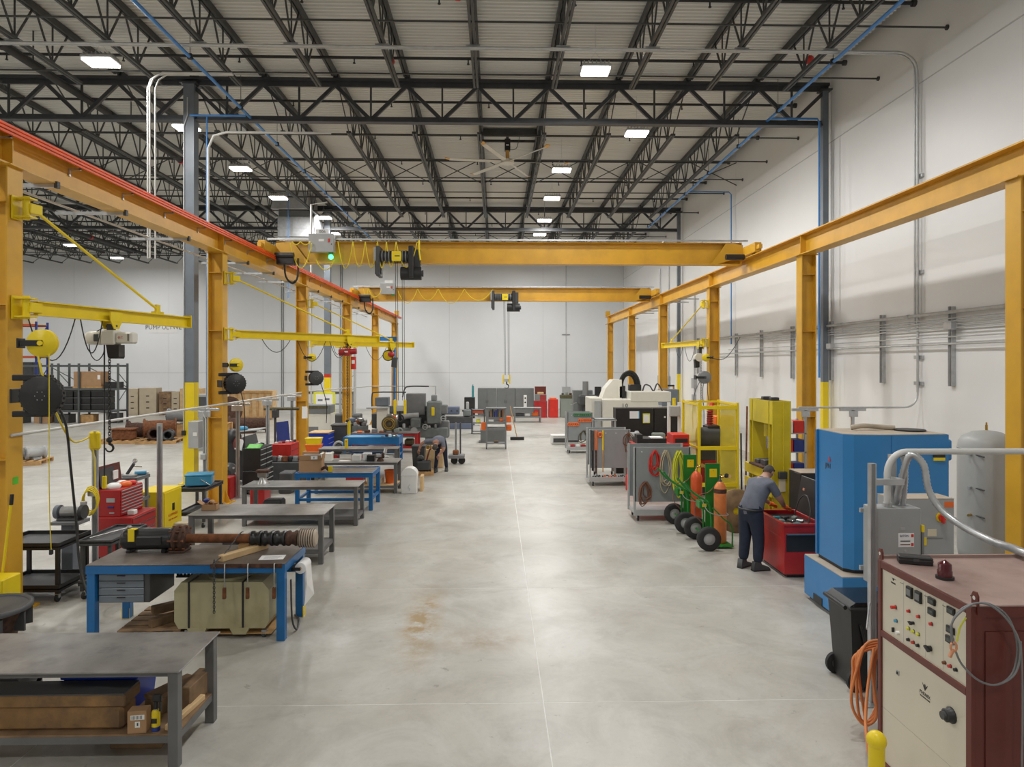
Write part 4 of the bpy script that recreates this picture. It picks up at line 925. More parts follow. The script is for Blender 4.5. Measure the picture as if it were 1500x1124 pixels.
# ------------------------------------------------------------------ side wall struts and conduits
for i in range(8):
    Y = 9.1 + 2.6 * (i + 2)
    nm = ['above the grey receiver tank', 'over the blue blast cabinet', 'beside the slim grey column', 'behind the yellow press', 'next past the press', 'behind the wall side jib', 'beyond the wall side jib', 'by the orange ladder']
    q = MB(); q.bx(9.66, 9.75, Y - 0.06, Y + 0.06, 2.92, 4.62, 'galv'); q.bx(9.65, 9.66, Y - 0.03, Y + 0.03, 2.92, 4.62, 'mid_grey')
    one(q, 'wall_strut', 'vertical galvanised wall strut ' + nm[i], 'strut')
q = MB(); q.bx(9.66, 9.75, 11.64, 11.76, 2.92, 4.62, 'galv'); one(q, 'wall_strut', 'vertical galvanised wall strut hidden behind the near runway column', 'strut')
for (z, r, y1, lab) in ((4.49, 0.04, 30, 'thickest horizontal conduit across the wall struts'), (4.36, 0.014, 27, 'first thin conduit under the thick wall conduit'), (4.3, 0.014, 25, 'second thin conduit under the thick wall conduit'), (4.23, 0.014, 24, 'third thin conduit under the thick wall conduit'), (4.16, 0.014, 17, 'lowest thin conduit of the upper wall bundle'), (3.97, 0.014, 28, 'thin conduit between the wall bundles'), (3.82, 0.024, 30, 'lowest horizontal conduit across the wall struts')):
    q = MB(); q.cyl((9.63 - r, 8.5, z), (9.63 - r, y1, z), r, 'conduit', 8)
    y = 9.5
    while y < y1: q.cyl((9.63 - r, y, z), (9.63 - r, y + 0.08, z), r * 1.25, 'galv', 8); y += 3.05
    one(q, 'wall_conduit', lab, 'conduit')
for (Y, z, lab) in ((14.15, 4.2, 'small junction box on the wall conduits over the blast cabinet'), (19.3, 3.9, 'small junction box on the wall conduits by the slim column')):
    q = MB(); q.bx(9.5, 9.64, Y - 0.12, Y + 0.12, z - 0.08, z + 0.08, 'galv', 0.01); one(q, 'junction_box', lab, 'electrical box')
for i, (Y, z0) in enumerate(((30.5, 5.5), (33.0, 7), (38, 9), (40, 9))):
    q = MB()
    for d in (0, 0.12): q.cyl((9.7, Y + d, 0.8 + i * 0.2), (9.7, Y + d, z0), 0.025, 'conduit', 6)
    q.bx(9.6, 9.75, Y - 0.15, Y + 0.3, 2.2, 2.7, 'light_grey', 0.01); q.bx(9.6, 9.75, Y - 0.05, Y + 0.25, 1.5, 1.9, 'light_grey', 0.01)
    one(q, 'wall_panel_box', 'grey conduit riser with boxes on the side wall ' + ['by the orange ladder', 'past the orange ladder', 'behind the machining centre', 'near the end wall corner'][i], 'electrical box')
# ================================================================== bench side: tables
def table(label, x0, x1, y0, y1, h, mt='table_steel', mf='table_frame', leg=0.075, th=0.012, apron=0.06, inset=0.06, shelf=None, rim=0.0, stretch=0.0, loc=None, name='work_table', smat=None, group=None):
    cx, cy = (x0 + x1) / 2, (y0 + y1) / 2; a, b_ = (x1 - x0) / 2, (y1 - y0) / 2
    t = thing(name, label, 'table', (cx, cy, 0), 0, group)
    q = MB(); q.bx(-a, a, -b_, b_, h - th, h, mt, min(0.004, th * 0.3)); top = q.build('tabletop', t)
    if rim:
        for (u0, u1, v0, v1) in ((-a, a, -b_, -b_ + 0.03), (-a, a, b_ - 0.03, b_), (-a, -a + 0.03, -b_ + 0.03, b_ - 0.03), (a - 0.03, a, -b_ + 0.03, b_ - 0.03)):
            q = MB(); q.bx(u0, u1, v0, v1, h - apron, h + rim, mf); q.build('rim', t)
    else:
        for (u0, u1, v0, v1) in ((-a + inset, a - inset, -b_ + inset - 0.02, -b_ + inset + 0.02), (-a + inset, a - inset, b_ - inset - 0.02, b_ - inset + 0.02)):
            q = MB(); q.bx(u0, u1, v0, v1, h - th - apron, h - th, mf); q.build('apron', t)
    for sx in (-1, 1):
        for sy in (-1, 1):
            ex, ey = sx * (a - inset - 0.004), sy * (b_ - inset - 0.004)
            q = MB(); q.bx(ex - leg / 2, ex + leg / 2, ey - leg / 2, ey + leg / 2, 0, h - th, mf, 0.005); q.build('leg', t)
    if shelf is not None:
        for sy in (-1, 1):
            q = MB(); q.bx(-a + inset + leg / 2, a - inset - leg / 2, sy * (b_ - inset) - 0.025, sy * (b_ - inset) + 0.025, shelf - 0.075, shelf - 0.015, mf); q.build('shelf_rail', t)
        for sx in (-1, 1):
            q = MB(); q.bx(sx * (a - inset) - 0.025, sx * (a - inset) + 0.025, -b_ + inset + leg / 2, b_ - inset - leg / 2, shelf - 0.075, shelf - 0.015, mf); q.build('shelf_rail', t)
        if smat:
            q = MB(); q.bx(-a + 0.04, a - 0.04, -b_ + 0.04, b_ - 0.04, shelf - 0.015, shelf, smat); q.build('shelf', t)
    return t
def block(x0, x1, y0, y1, z0, z1, m, name, lab, cat, bev=0.006, rz=0, group=None):
    q = MB(); q.bx(-(x1 - x0) / 2, (x1 - x0) / 2, -(y1 - y0) / 2, (y1 - y0) / 2, 0, z1 - z0, m, bev)
    return one(q, name, lab, cat, ((x0 + x1) / 2, (y0 + y1) / 2, z0), rz, group)
def castor(q, x, y, r=0.06, m='rubber'):
    q.cyl((x - 0.018, y, r), (x + 0.018, y, r), r, m, 12); q.bx(x - 0.03, x + 0.03, y - 0.02, y + 0.03, r, r * 2 + 0.02, 'galv')

# ---- nearest steel table with timber on its shelf
T1 = (-5.05, -2.64, 5.76, 6.62)
t1 = table('scuffed steel work table with timber and a spray can on its lower shelf', *T1, 0.83, leg=0.085, th=0.014, apron=0.045, inset=0.06, shelf=0.29, smat='dirty_wood')
q = MB(); q.bx(-0.7, 0.7, -0.12, 0.12, 0, 0.2, 'timber', 0.03); one(q, 'timber_beam', 'thick brown stained timber beam on the shelf of the scuffed steel table', 'timber', (-3.86, 5.98, 0.29))
q = MB(); q.bx(-0.72, 0.72, -0.13, 0.13, 0, 0.1, 'timber', 0.01); q.bx(-0.71, 0.71, -0.125, 0.125, 0.1, 0.112, 'dark_grey'); one(q, 'timber_plank', 'planed timber plank lying on the brown beam', 'timber', (-3.86, 5.99, 0.49))
q = MB(); q.prism([(-0.28, 0), (0.28, 0), (0.32, 0.34), (-0.32, 0.34)], -0.2, 0.2, 'bright_blue', 'Y'); q.bx(-0.34, 0.34, -0.22, -0.19, 0.3, 0.35, 'bright_blue', 0.01); q.bx(-0.1, 0.12, -0.225, -0.2, 0.2, 0.28, 'rack_blue'); one(q, 'storage_bin', 'blue plastic stacking bin behind the timber under the steel table', 'bin', (-3.52, 6.36, 0.29))
q = MB(); q.tube(smooth([(-0.2, 0, 0.02), (-0.1, 0.05, 0.28), (0.1, -0.05, 0.33), (0.2, 0.02, 0.2), (0.1, 0.1, 0.05)]), 0.02, 'black', 6); one(q, 'cable_bundle', 'loose bundle of black cable beside the blue bin', 'cable', (-4.05, 6.33, 0.29))
q = MB(); q.bx(-0.35, 0.35, -0.18, 0.18, 0, 0.3, 'mid_grey', 0.02); one(q, 'parts_bin', 'grey parts bin under the steel table at its far end', 'bin', (-4.6, 6.35, 0.29))
t = thing('parts_box', 'small cardboard box with a barcode label beside the spray can', 'box', (-3.02, 5.86, 0.29), 0.12)
q = MB(); q.bx(-0.075, 0.075, -0.05, 0.05, 0, 0.19, 'cardboard', 0.003); q.build('carton', t)
q = MB(); q.bx(-0.05, 0.06, -0.0515, -0.05, 0.115, 0.155, 'paper')
for i in range(8): q.bx(-0.04 + 0.011 * i, -0.036 + 0.011 * i, -0.0525, -0.0515, 0.12, 0.15, 'black')
q.build('barcode_label', t)
q = MB(); q.bx(-0.015, 0.025, -0.0515, -0.05, 0.05, 0.1, 'paper'); q.bx(0.0, 0.012, -0.0525, -0.0515, 0.065, 0.09, 'dark_grey'); q.build('label', t)
t = thing('spray_can', 'yellow and blue spray can with a black trigger top', 'spray can', (-2.875, 5.85, 0.29))
q = MB(); q.lathe([(0.03, 0), (0.034, 0.01), (0.034, 0.16), (0.03, 0.175), (0.012, 0.19)], 'safety_yellow', 14); q.build('can', t)
q = MB(); q.lathe([(0.0345, 0.005), (0.0345, 0.045)], 'rack_blue', 14); q.bx(-0.02, 0.025, -0.036, -0.033, 0.08, 0.12, 'black', 0); q.build('print_band', t)
q = MB(); q.cyl((0, 0, 0.19), (0, 0, 0.25), 0.018, 'black', 10); q.bx(-0.025, 0.05, -0.02, 0.02, 0.25, 0.31, 'black', 0.01); q.bx(0.03, 0.045, -0.01, 0.01, 0.17, 0.25, 'black'); q.build('trigger', t)
q = MB(); q.lathe([(0.026, 0.17), (0.014, 0.195)], 'chrome', 12); q.build('collar', t)
for i, (x, y, z, L_, w_, h_, rz, m) in enumerate(((-2.95, 6.33, 0.29, 0.5, 0.15, 0.14, 1.2, 'dirty_wood'), (-2.79, 6.4, 0.29, 0.4, 0.12, 0.2, 1.5, 'dirty_wood'), (-2.95, 6.3, 0.43, 0.45, 0.16, 0.04, 1.1, 'dirty_wood'), (-2.745, 6.12, 0.29, 0.55, 0.05, 0.05, 1.45, 'pale_wood'))):
    q = MB(); q.bx(-L_ / 2, L_ / 2, -w_ / 2, w_ / 2, 0, h_, m, 0.006)
    one(q, 'wood_offcut', ['rough wood offcut leaning behind the cardboard box', 'tall split wood offcut behind the table leg', 'flat board resting on the rough offcut', 'thin pale red-tipped lath on the table shelf'][i], 'wood', (x, y, z), rz)
block(-3.4, -2.95, 6.1, 6.4, 0, 0.16, 'dirty_wood', 'wood_block', 'dark wood block on the floor under the steel table', 'wood')

# ---- blue bench with the pump on it
B = (-4.98, -2.58, 8.42, 9.32)
bb = table('blue steel bench with a dark worn top carrying the long pump', *B, 0.95, mt='bench_top', mf='bench_blue', leg=0.1, th=0.012, apron=0.1, inset=0.05, name='pump_bench')
q = MB(); q.bx(-1.203, 1.203, -0.453, -0.425, 0.84, 0.937, 'bench_blue'); q.bx(1.175, 1.203, -0.425, 0.45, 0.84, 0.937, 'bench_blue'); q.bx(-1.203, -1.175, -0.425, 0.45, 0.84, 0.937, 'bench_blue'); q.build('edge_band', bb)
q = MB(); q.bx(-1.1, 1.1, 0.38, 0.42, 0.6, 0.7, 'bench_blue'); q.build('back_rail', bb)
q = MB(); q.bx(0.3, 1.17, -0.46, -0.4535, 0.9, 0.955, 'dark_rust', 0); q.build('angle_edge', bb)
for sx, sy in ((-1.15, 0.4), (1.15, 0.4)):
    q = MB(); q.bx(sx - 0.053, sx + 0.053, sy - 0.053, sy + 0.053, 0.0, 0.14, 'safety_yellow'); q.build('yellow_foot', bb)
# pump: motor, flange, column, bowls, strainer
PY, PZ = 9.03, 1.115
t = thing('pump_assembly', 'long black and rusty turbine pump laid across the blue bench', 'pump', (0, PY, PZ))
q = MB(); q.lathe([(0.02, 0), (0.1, 0.0), (0.13, 0.03), (0.14, 0.08), (0.14, 0.62), (0.15, 0.64), (0.15, 0.68), (0.02, 0.68)], 'pump_black', 24, (-4.86, 0, 0), 'X'); q.build('motor', t)
q = MB(); q.bx(-4.62, -4.3, -0.15, -0.12, -0.06, 0.06, 'black', 0.01); q.build('terminal_cover', t)
q = MB()
for x in (-4.75, -4.3):
    q.bx(x - 0.03, x + 0.03, -0.1, 0.1, -0.165, -0.12, 'pump_black', 0.01)
q.build('motor_foot', t)
q = MB(); q.lathe([(0.05, 0), (0.14, 0), (0.17, 0.02), (0.17, 0.05), (0.14, 0.06), (0.15, 0.1), (0.17, 0.11), (0.17, 0.14), (0.09, 0.16)], 'dark_rust', 22, (-4.19, 0, 0), 'X'); q.bx(-4.22, -4.02, -0.13, 0.1, -0.165, -0.13, 'dark_rust', 0.01); q.build('discharge_flange', t)
for k in range(8):
    a = k * PI / 4; q = MB(); q.cyl((-4.22, 0.155 * math.cos(a), 0.155 * math.sin(a)), (-4.02, 0.155 * math.cos(a), 0.155 * math.sin(a)), 0.012, 'rust', 6); q.build('bolt', t)
q = MB(); q.cyl((-4.04, 0, 0), (-3.2, 0, -0.005), 0.06, 'rust', 16); q.build('column_pipe', t)
for i in range(4):
    x = -3.2 + 0.155 * i
    q = MB(); q.lathe([(0.06, 0), (0.095, 0.0), (0.1, 0.02), (0.1, 0.04), (0.075, 0.06), (0.09, 0.1), (0.1, 0.11), (0.1, 0.135), (0.06, 0.15)], 'pump_black' if i < 3 else 'dark_rust', 18, (x, 0, -0.005), 'X'); q.build('pump_bowl', t)
q = MB(); q.lathe([(0.07, 0), (0.115, 0.0), (0.115, 0.2), (0.08, 0.22)], 'dust_tan', 20, (-2.57, 0, -0.005), 'X')
for i in range(7): q.tube([(-2.56 + 0.03 * i, 0.118 * math.cos(a), -0.005 + 0.118 * math.sin(a)) for a in [j * PI / 8 for j in range(16)]], 0.006, 'dark_rust', 4, True)
q.build('strainer', t)
q = MB(); q.bx(-4.72, -4.64, -0.155, -0.145, 0.0, 0.16, 'safety_yellow'); q.bx(-4.72, -4.64, -0.15, -0.05, 0.142, 0.15, 'safety_yellow'); q.build('yellow_tag', t)
q = MB(); q.bx(-0.36, 0.36, -0.045, 0.045, 0, 0.08, 'pale_wood', 0.008); one(q, 'wood_batten', 'pale wood batten on the bench under the pump column', 'wood', (-3.22, 8.83, 0.95), 1.05)
q = MB(); q.bx(-0.07, 0.07, -0.1, 0.1, 0, 0.095, 'wood', 0.008); one(q, 'wood_block', 'small wood block propping the pump column', 'wood', (-3.3, 9.1, 0.95), 0.1)
q = MB(); q.bx(-0.15, 0.15, -0.1, 0.1, 0, 0.002, 'paper')
for i in range(4): q.bx(-0.1, 0.08 + 0.01 * i, -0.06 + 0.03 * i, -0.055 + 0.03 * i, 0.002, 0.0025, 'dark_grey')
one(q, 'work_sheet', 'white printed work sheet on the blue bench', 'paper', (-2.82, 8.7, 0.95), 0.1)
q = MB(); chain(q, 0, 0, 0.02, -0.62, 'dark_grey', 0.028)
t = thing('lifting_chain', 'steel chain draped over the pump column and bench edge', 'chain', (-3.42, 8.38, 0.98))
q.build('hanging_links', t)
q = MB(); pts = smooth([(0, 0.02, 0.0), (0.04, 0.25, 0.06), (0.09, 0.55, 0.2), (0.1, 0.66, 0.215)], 6)
for i in range(len(pts) - 1): q.tube([pts[i].lerp(pts[i + 1], f) + Vector((0.006 if (i % 2) else 0, 0, 0)) for f in (0, 1)], 0.007, 'dark_grey', 5)
q.build('draped_links', t)
for i, x in enumerate((-3.3, -3.02, -2.7)):
    q = MB(); q.tube([(0, 0, 0), (0, -0.02, 0.0), (0, -0.025, -0.22), (0.01, -0.025, -0.3)], 0.008, 'steel', 5); q.bx(-0.02, 0.02, -0.045, -0.01, -0.42, -0.28, 'rust', 0.006)
    one(q, 'chain_clamp', 'steel hook clamp hanging from the front edge of the blue bench', 'clamp', (x, 8.415, 0.955), group='hook clamps on the blue bench edge')
# drawer box hung under the bench
t = thing('drawer_box', 'dark grey four drawer steel box hung under the blue bench', 'drawers', (-4.57, 8.5, 0))
q = MB(); q.bx(-0.29, 0.33, -0.02, 0.62, 0.47, 0.838, 'dark_grey', 0.006); q.build('case', t)
for k in range(4):
    q = MB(); q.bx(-0.28, 0.26, -0.035, -0.02, 0.48 + 0.088 * k, 0.56 + 0.088 * k, 'column_grey', 0.004); d = q.build('drawer', t)
    q = MB(); q.bx(-0.06, 0.04, -0.043, -0.035, 0.535 + 0.088 * k, 0.545 + 0.088 * k, 'black'); q.build('pull', d)
# socket rail behind
t = thing('socket_rail', 'row of black sockets on a rail behind the drawer box', 'tool rack', (-4.02, 9.2, 0.56))
q = MB(); q.bx(-0.22, 0.22, -0.04, 0.04, 0, 0.02, 'black'); q.bx(-0.22, -0.2, -0.02, 0.02, 0.02, 0.3, 'black'); q.build('rail', t)
for k in range(8):
    q = MB(); q.cyl((-0.17 + 0.05 * k, 0, 0.02), (-0.17 + 0.05 * k, 0, 0.07 + 0.03 * ((k * 7) % 3) / 2), 0.018, 'olive' if k % 3 else 'black', 8); q.build('socket', t)
# poly tank on a dolly
t = thing('poly_tank', 'olive beige plastic tank strapped on a dolly under the blue bench', 'tank', (-3.38, 8.84, 0))
q = MB()
prof = [(-0.53, 0.13), (0.53, 0.13), (0.58, 0.22), (0.58, 0.6), (0.5, 0.7), (-0.5, 0.7), (-0.58, 0.6), (-0.58, 0.22)]
q.prism(prof, -0.33, 0.33, 'poly_tank', 'Y')
for dx in (-0.3, 0.22): q.prism([(dx - 0.12, 0.14), (dx + 0.12, 0.14), (dx + 0.08, 0.06), (dx - 0.08, 0.06)], -0.345, 0.345, 'poly_tank', 'Y')
q.cyl((0.0, 0, 0.69), (0.0, 0, 0.73), 0.28, 'poly_tank', 20); q.build('tank_body', t)
for dx in (-0.4, 0.26):
    q = MB(); q.bx(dx - 0.012, dx + 0.012, -0.337, 0.337, 0.12, 0.705, 'black'); q.build('strap', t)
q = MB(); q.bx(-0.5, 0.6, -0.3, 0.3, 0.13 - 0.085, 0.06, 'wood', 0.005); dl = q.build('dolly_board', t)
for (dx, dy) in ((0.5, -0.27), (0.52, 0.27), (-0.45, -0.25), (-0.45, 0.25)):
    q = MB(); castor(q, dx, dy, 0.035, 'dark_grey'); q.build('castor', dl)
# pallet boards on the floor
t = thing('wood_pallet', 'weathered pallet of boards on the floor under the drawer box', 'pallet', (-4.3, 8.95, 0), 0.05)
for k in range(5):
    q = MB(); q.bx(-0.38, 0.38, -0.42 + 0.18 * k, -0.27 + 0.18 * k, 0.09, 0.11, 'dirty_wood', 0.004); q.build('board', t)
for dx in (-0.33, 0, 0.33):
    q = MB(); q.bx(dx - 0.045, dx + 0.045, -0.42, 0.45, 0, 0.09, 'dirty_wood', 0.004); q.build('bearer', t)
for i, (x, y, z, rz, lab) in enumerate(((-4.12, 8.85, 0.11, 0.9, 'square timber offcut lying on the weathered pallet'), (-4.15, 9.0, 0.21, 0.75, 'dark timber offcut stacked on top of the square one'))):
    q = MB(); q.bx(-0.3, 0.3, -0.05, 0.05, 0, 0.1, 'dirty_wood', 0.006); one(q, 'timber_offcut', lab, 'wood', (x, y, z), rz)
# paper towel roll at the bench end
t = thing('paper_roll', 'white paper towel roll with a long sheet hanging off the bench end', 'paper roll', (-2.5, 8.86, 0.8))
q = MB(); q.cyl((0.02, -0.13, 0), (0.02, 0.13, 0), 0.07, 'paper', 18); q.cyl((0.02, -0.16, 0), (0.02, 0.16, 0), 0.018, 'cardboard', 8); q.build('roll', t)
q = MB(); q.add([(0.09, -0.12, 0.0), (0.09, 0.12, 0), (0.1, -0.12, -0.2), (0.1, 0.13, -0.2), (0.07, -0.12, -0.48), (0.12, 0.16, -0.42), (0.085, -0.12, 0.0), (0.085, 0.12, 0), (0.095, -0.12, -0.2), (0.095, 0.13, -0.2), (0.065, -0.12, -0.48), (0.115, 0.16, -0.42)], [(0, 1, 3, 2), (2, 3, 5, 4), (7, 6, 8, 9), (9, 8, 10, 11), (0, 2, 8, 6), (2, 4, 10, 8), (3, 1, 7, 9), (5, 3, 9, 11), (4, 5, 11, 10)], 'paper'); q.build('hanging_sheet', t)
q = MB(); q.bx(-0.08, -0.065, -0.17, 0.17, -0.02, 0.02, 'black'); q.bx(-0.08, 0.03, -0.17, -0.155, -0.02, 0.02, 'black'); q.bx(-0.08, 0.03, 0.155, 0.17, -0.02, 0.02, 'black'); q.build('holder', t)
q = MB(); q.tube(smooth([(-2.56, 8.6, 0.7), (-2.55, 8.62, 0.2), (-2.53, 8.75, 0.02), (-2.6, 9.1, 0.02), (-2.7, 9.25, 0.02)]), 0.012, 'dark_grey', 5); one(q, 'floor_chain', 'dark chain trailing from the bench end to the floor', 'chain')

# ---- grey tables further along
t3 = table('plain grey steel table with a small open carton on it', -5.2, -2.9, 11.6, 12.5, 0.85, leg=0.08, shelf=0.25, smat='table_frame', th=0.012)
t = thing('open_carton', 'small open cardboard carton with blue packets on the plain grey table', 'box', (-4.98, 12.05, 0.85), 0.1)
q = MB()
for (u0, u1, v0, v1) in ((-0.12, 0.12, -0.09, -0.085), (-0.12, 0.12, 0.085, 0.09), (-0.12, -0.115, -0.09, 0.09), (0.115, 0.12, -0.09, 0.09)): q.bx(u0, u1, v0, v1, 0, 0.1, 'cardboard')
q.bx(-0.12, 0.12, -0.09, 0.09, 0, 0.005, 'cardboard'); q.build('carton', t)
q = MB(); q.box(-0.16, 0, 0.13, 0.1, 0.17, 0.004, 'cardboard', ry=0.6); q.build('flap', t)
q = MB(); q.lathe([(0.035, 0), (0.05, 0.0), (0.05, 0.12), (0.035, 0.12), (0.035, 0.0)], 'cardboard', 14, (-0.01, 0.02, 0.1), 'Y'); q.build('cardboard_tube', t)
block(-5.17, -5.08, 12.15, 12.3, 0.85, 1.0, 'rack_blue', 'packet', 'blue and white packet standing behind the open carton', 'packet', 0.01, 0.3)
for i in range(3):
    block(-4.7 + 0.32 * i, -4.45 + 0.32 * i, 11.85, 12.25, 0.25, 0.33 + 0.07 * (i % 2), ['dark_grey', 'mid_grey', 'rust'][i], 'steel_part', ['dark flat steel part on the lower shelf of the plain grey table', 'grey steel casting on the lower shelf of the plain grey table', 'rusty steel block on the lower shelf of the plain grey table'][i], 'part')
t4 = table('grey steel table with a small steel fixture at its corner', -5.32, -2.87, 14.35, 15.15, 0.83, leg=0.08, shelf=0.2, smat='table_frame', th=0.012)
t = thing('steel_fixture', 'small worn steel vise block on the grey table corner', 'vise', (-4.98, 14.75, 0.83))
q = MB(); q.lathe([(0.14, 0), (0.13, 0.03), (0.08, 0.08), (0.07, 0.16)], 'steel', 12); q.build('base', t)
q = MB(); q.bx(-0.1, 0.1, -0.08, 0.08, 0.14, 0.26, 'steel', 0.02); q.bx(-0.13, 0.13, -0.1, 0.1, 0.24, 0.3, 'dark_rust', 0.01); q.build('jaw', t)
block(-4.95, -4.55, 14.6, 14.95, 0.2, 0.5, 'dark_grey', 'gear_casing', 'dark gear casing on the lower shelf of the grey table', 'part', 0.04)
t5 = table('blue bench with raised rim carrying a cardboard box', -4.63, -2.84, 15.85, 16.9, 0.86, mt='bench_top', mf='bench_blue', leg=0.09, apron=0.09, rim=0.015, inset=0.045, shelf=0.3, name='rim_bench')
t = thing('cardboard_box', 'tall open cardboard box with a white label on the rimmed blue bench', 'box', (-4.33, 16.2, 0.86), 0.06)
q = MB(); q.bx(-0.26, 0.26, -0.18, 0.18, 0, 0.3, 'cardboard', 0.004); q.build('carton', t)
q = MB(); q.box(0, -0.19, 0.35, 0.5, 0.012, 0.11, 'cardboard', rx=0.15); q.build('flap', t)
q = MB(); q.box(0.27, 0, 0.36, 0.012, 0.34, 0.13, 'cardboard', ry=0.1); q.build('flap', t)
q = MB(); q.bx(0.02, 0.17, -0.207, -0.2, 0.31, 0.39, 'paper'); q.bx(0.08, 0.1, -0.209, -0.207, 0.33, 0.37, 'dark_grey'); q.build('label', t)
q = MB(); q.bx(-0.2, 0.2, -0.1, 0.1, 0.3, 0.4, 'mid_grey', 0.02); q.build('contents', t)
q = MB(); q.tube(smooth([(-0.05, 0, 0.05), (0.05, 0, 0.1), (0.12, 0.02, 0.03), (0.2, 0, 0.03)]), 0.035, 'dark_rust', 7); q.bx(0.12, 0.22, -0.05, -0.03, -0.0, 0.13, 'safety_yellow'); one(q, 'tagged_part', 'dark metal part with a yellow tag on the rimmed blue bench', 'part', (-4.02, 16.05, 0.88))
t6 = table('grey steel table with a vise, loose parts and white papers', -4.75, -2.56, 17.9, 18.75, 0.82, leg=0.08, shelf=0.22, smat='pale_wood')
t = thing('bench_vise', 'small steel bench vise on the cluttered grey table', 'vise', (-3.05, 18.15, 0.82), 0.4)
q = MB(); q.lathe([(0.1, 0), (0.09, 0.03), (0.06, 0.07), (0.06, 0.12)], 'dark_rust', 12); q.build('base', t)
q = MB(); q.bx(-0.13, 0.02, -0.06, 0.06, 0.1, 0.2, 'steel', 0.02); q.bx(0.05, 0.1, -0.06, 0.06, 0.08, 0.22, 'dark_rust', 0.01); q.cyl((0.02, 0, 0.13), (0.22, 0, 0.1), 0.025, 'steel', 8); q.build('jaws', t)
q = MB(); q.cyl((0.1, 0.02, 0.1), (0.16, 0.05, 0.34), 0.045, 'chrome', 10); q.build('polished_tube', t)
for i, (x, y, a, b_, h_, m, lab) in enumerate(((-4.5, 18.3, .3, .25, .2, 'machine_cream', 'cream parts box at the end of the cluttered grey table'), (-4.0, 18.2, .3, .2, .008, 'paper', 'white papers lying on the cluttered grey table'), (-3.7, 18.3, .22, .2, .15, 'white', 'white parts box on the cluttered grey table'), (-3.45, 18.45, .22, .2, .18, 'paper', 'white carton beside the parts box on the cluttered table'), (-3.3, 18.2, .2, .2, .16, 'black', 'black parts tray on the cluttered grey table'))):
    block(x - a / 2, x + a / 2, y - b_ / 2, y + b_ / 2, 0.82, 0.82 + h_, m, 'parts_tray' if h_ > 0.01 else 'paper_sheets', lab, 'box' if h_ > .01 else 'paper', 0.003)
t = thing('bucket', 'orange plastic bucket on the shelf of the cluttered grey table', 'bucket', (-2.82, 18.3, 0.22))
q = MB(); q.lathe([(0.11, 0), (0.14, 0.33), (0.15, 0.33), (0.15, 0.35), (0.13, 0.35), (0.1, 0.02)], 'orange', 18); q.build('pail', t)
q = MB(); q.tube([(0.15 * math.cos(a), 0, 0.33 - 0.16 * math.sin(a)) for a in [k * PI / 8 for k in range(9)]], 0.005, 'galv', 4); q.build('handle', t)
block(-3.4, -3.0, 18.1, 18.5, 0.22, 0.38, 'tan_box', 'parts_crate', 'tan parts crate on the shelf beside the orange bucket', 'box')
block(-3.95, -3.5, 18.1, 18.5, 0.22, 0.42, 'red_paint', 'parts_crate', 'red parts crate on the shelf of the cluttered grey table', 'box')
t7 = table('grey steel table with dark shelf bins behind the cluttered one', -5.3, -2.93, 20.5, 21.2, 0.85, leg=0.08, shelf=0.45, smat='table_frame')
for i in range(5):
    block(-5.1 + 0.42 * i, -4.75 + 0.42 * i, 20.6, 20.95, 0.45, 0.45 + 0.2 + 0.03 * (i % 2), ['red_paint', 'white', 'red_paint', 'black', 'white'][i], 'shelf_bin', ['red parts bin next to the shelf end under the grey table', 'white parts bin between two red ones', 'red parts bin between white and black ones', 'black parts bin under the grey table', 'white parts bin beside the black one under the grey table'][i], 'bin', 0.01)
t = thing('strap_wrench', 'yellow pendant handle resting on the grey table edge', 'control', (-4.5, 20.7, 0.85))
q = MB(); q.bx(-0.05, 0.05, -0.03, 0.03, 0, 0.28, 'safety_yellow', 0.015); q.build('grip', t)
q = MB(); q.cyl((0, -0.035, 0.2), (0, -0.03, 0.2), 0.018, 'bright_red', 8); q.build('button', t)
t8 = table('blue bench with a deep blue tray apron', -5.2, -3.3, 23.4, 24.4, 0.87, mt='sky_blue', mf='bench_blue', leg=0.09, apron=0.24, rim=0.02, inset=0.045, shelf=0.3, name='tray_bench')
for k in range(5):
    q = MB(); q.bx(-0.05, 0.05, -0.04, 0.04, 0, 0.04 + 0.03 * (k % 3), ['steel', 'dark_rust', 'white', 'brass', 'steel'][k], 0.01); one(q, 'small_part', ['bright steel fitting on the deep blue tray bench', 'rusty fitting on the deep blue tray bench', 'white fitting on the deep blue tray bench', 'brass fitting on the deep blue tray bench', 'steel nut stack on the deep blue tray bench'][k], 'part', (-3.9 + 0.12 * k, 23.7 + 0.1 * (k % 2), 0.87), 0.3 * k)
t9 = table('red steel bench carrying a large flanged motor', -5.5, -2.95, 26.0, 26.9, 0.76, mt='table_steel', mf='red_paint', leg=0.11, apron=0.1, inset=0.06, shelf=0.25, smat='red_paint', name='motor_bench')
t = thing('flanged_motor', 'large olive flanged electric motor standing on the red bench', 'motor', (-4.07, 26.4, 1.1))
q = MB(); q.lathe([(0.05, -0.2), (0.26, -0.2), (0.3, -0.17), (0.3, -0.1), (0.24, -0.08), (0.26, 0.0), (0.26, 0.25), (0.05, 0.28)], 'olive', 26, (0, 0, 0), 'Y'); q.build('housing', t)
for r_ in (0.22, 0.16, 0.1):
    q = MB(); q.tube([(r_ * math.cos(a), -0.205, r_ * math.sin(a)) for a in [k * PI / 12 for k in range(24)]], 0.018, 'brass' if r_ > 0.15 else 'dark_rust', 6, True); q.build('face_ring', t)
q = MB(); q.bx(-0.24, 0.24, -0.12, 0.22, -0.34, -0.2, 'lathe_grey', 0.02); q.build('foot', t)
q = MB(); q.bx(-0.12, 0.12, -0.1, 0.15, 0.24, 0.36, 'steel', 0.03); q.cyl((0.06, 0, 0.33), (0.25, -0.05, 0.2), 0.04, 'orange', 8); q.build('terminal_box', t)
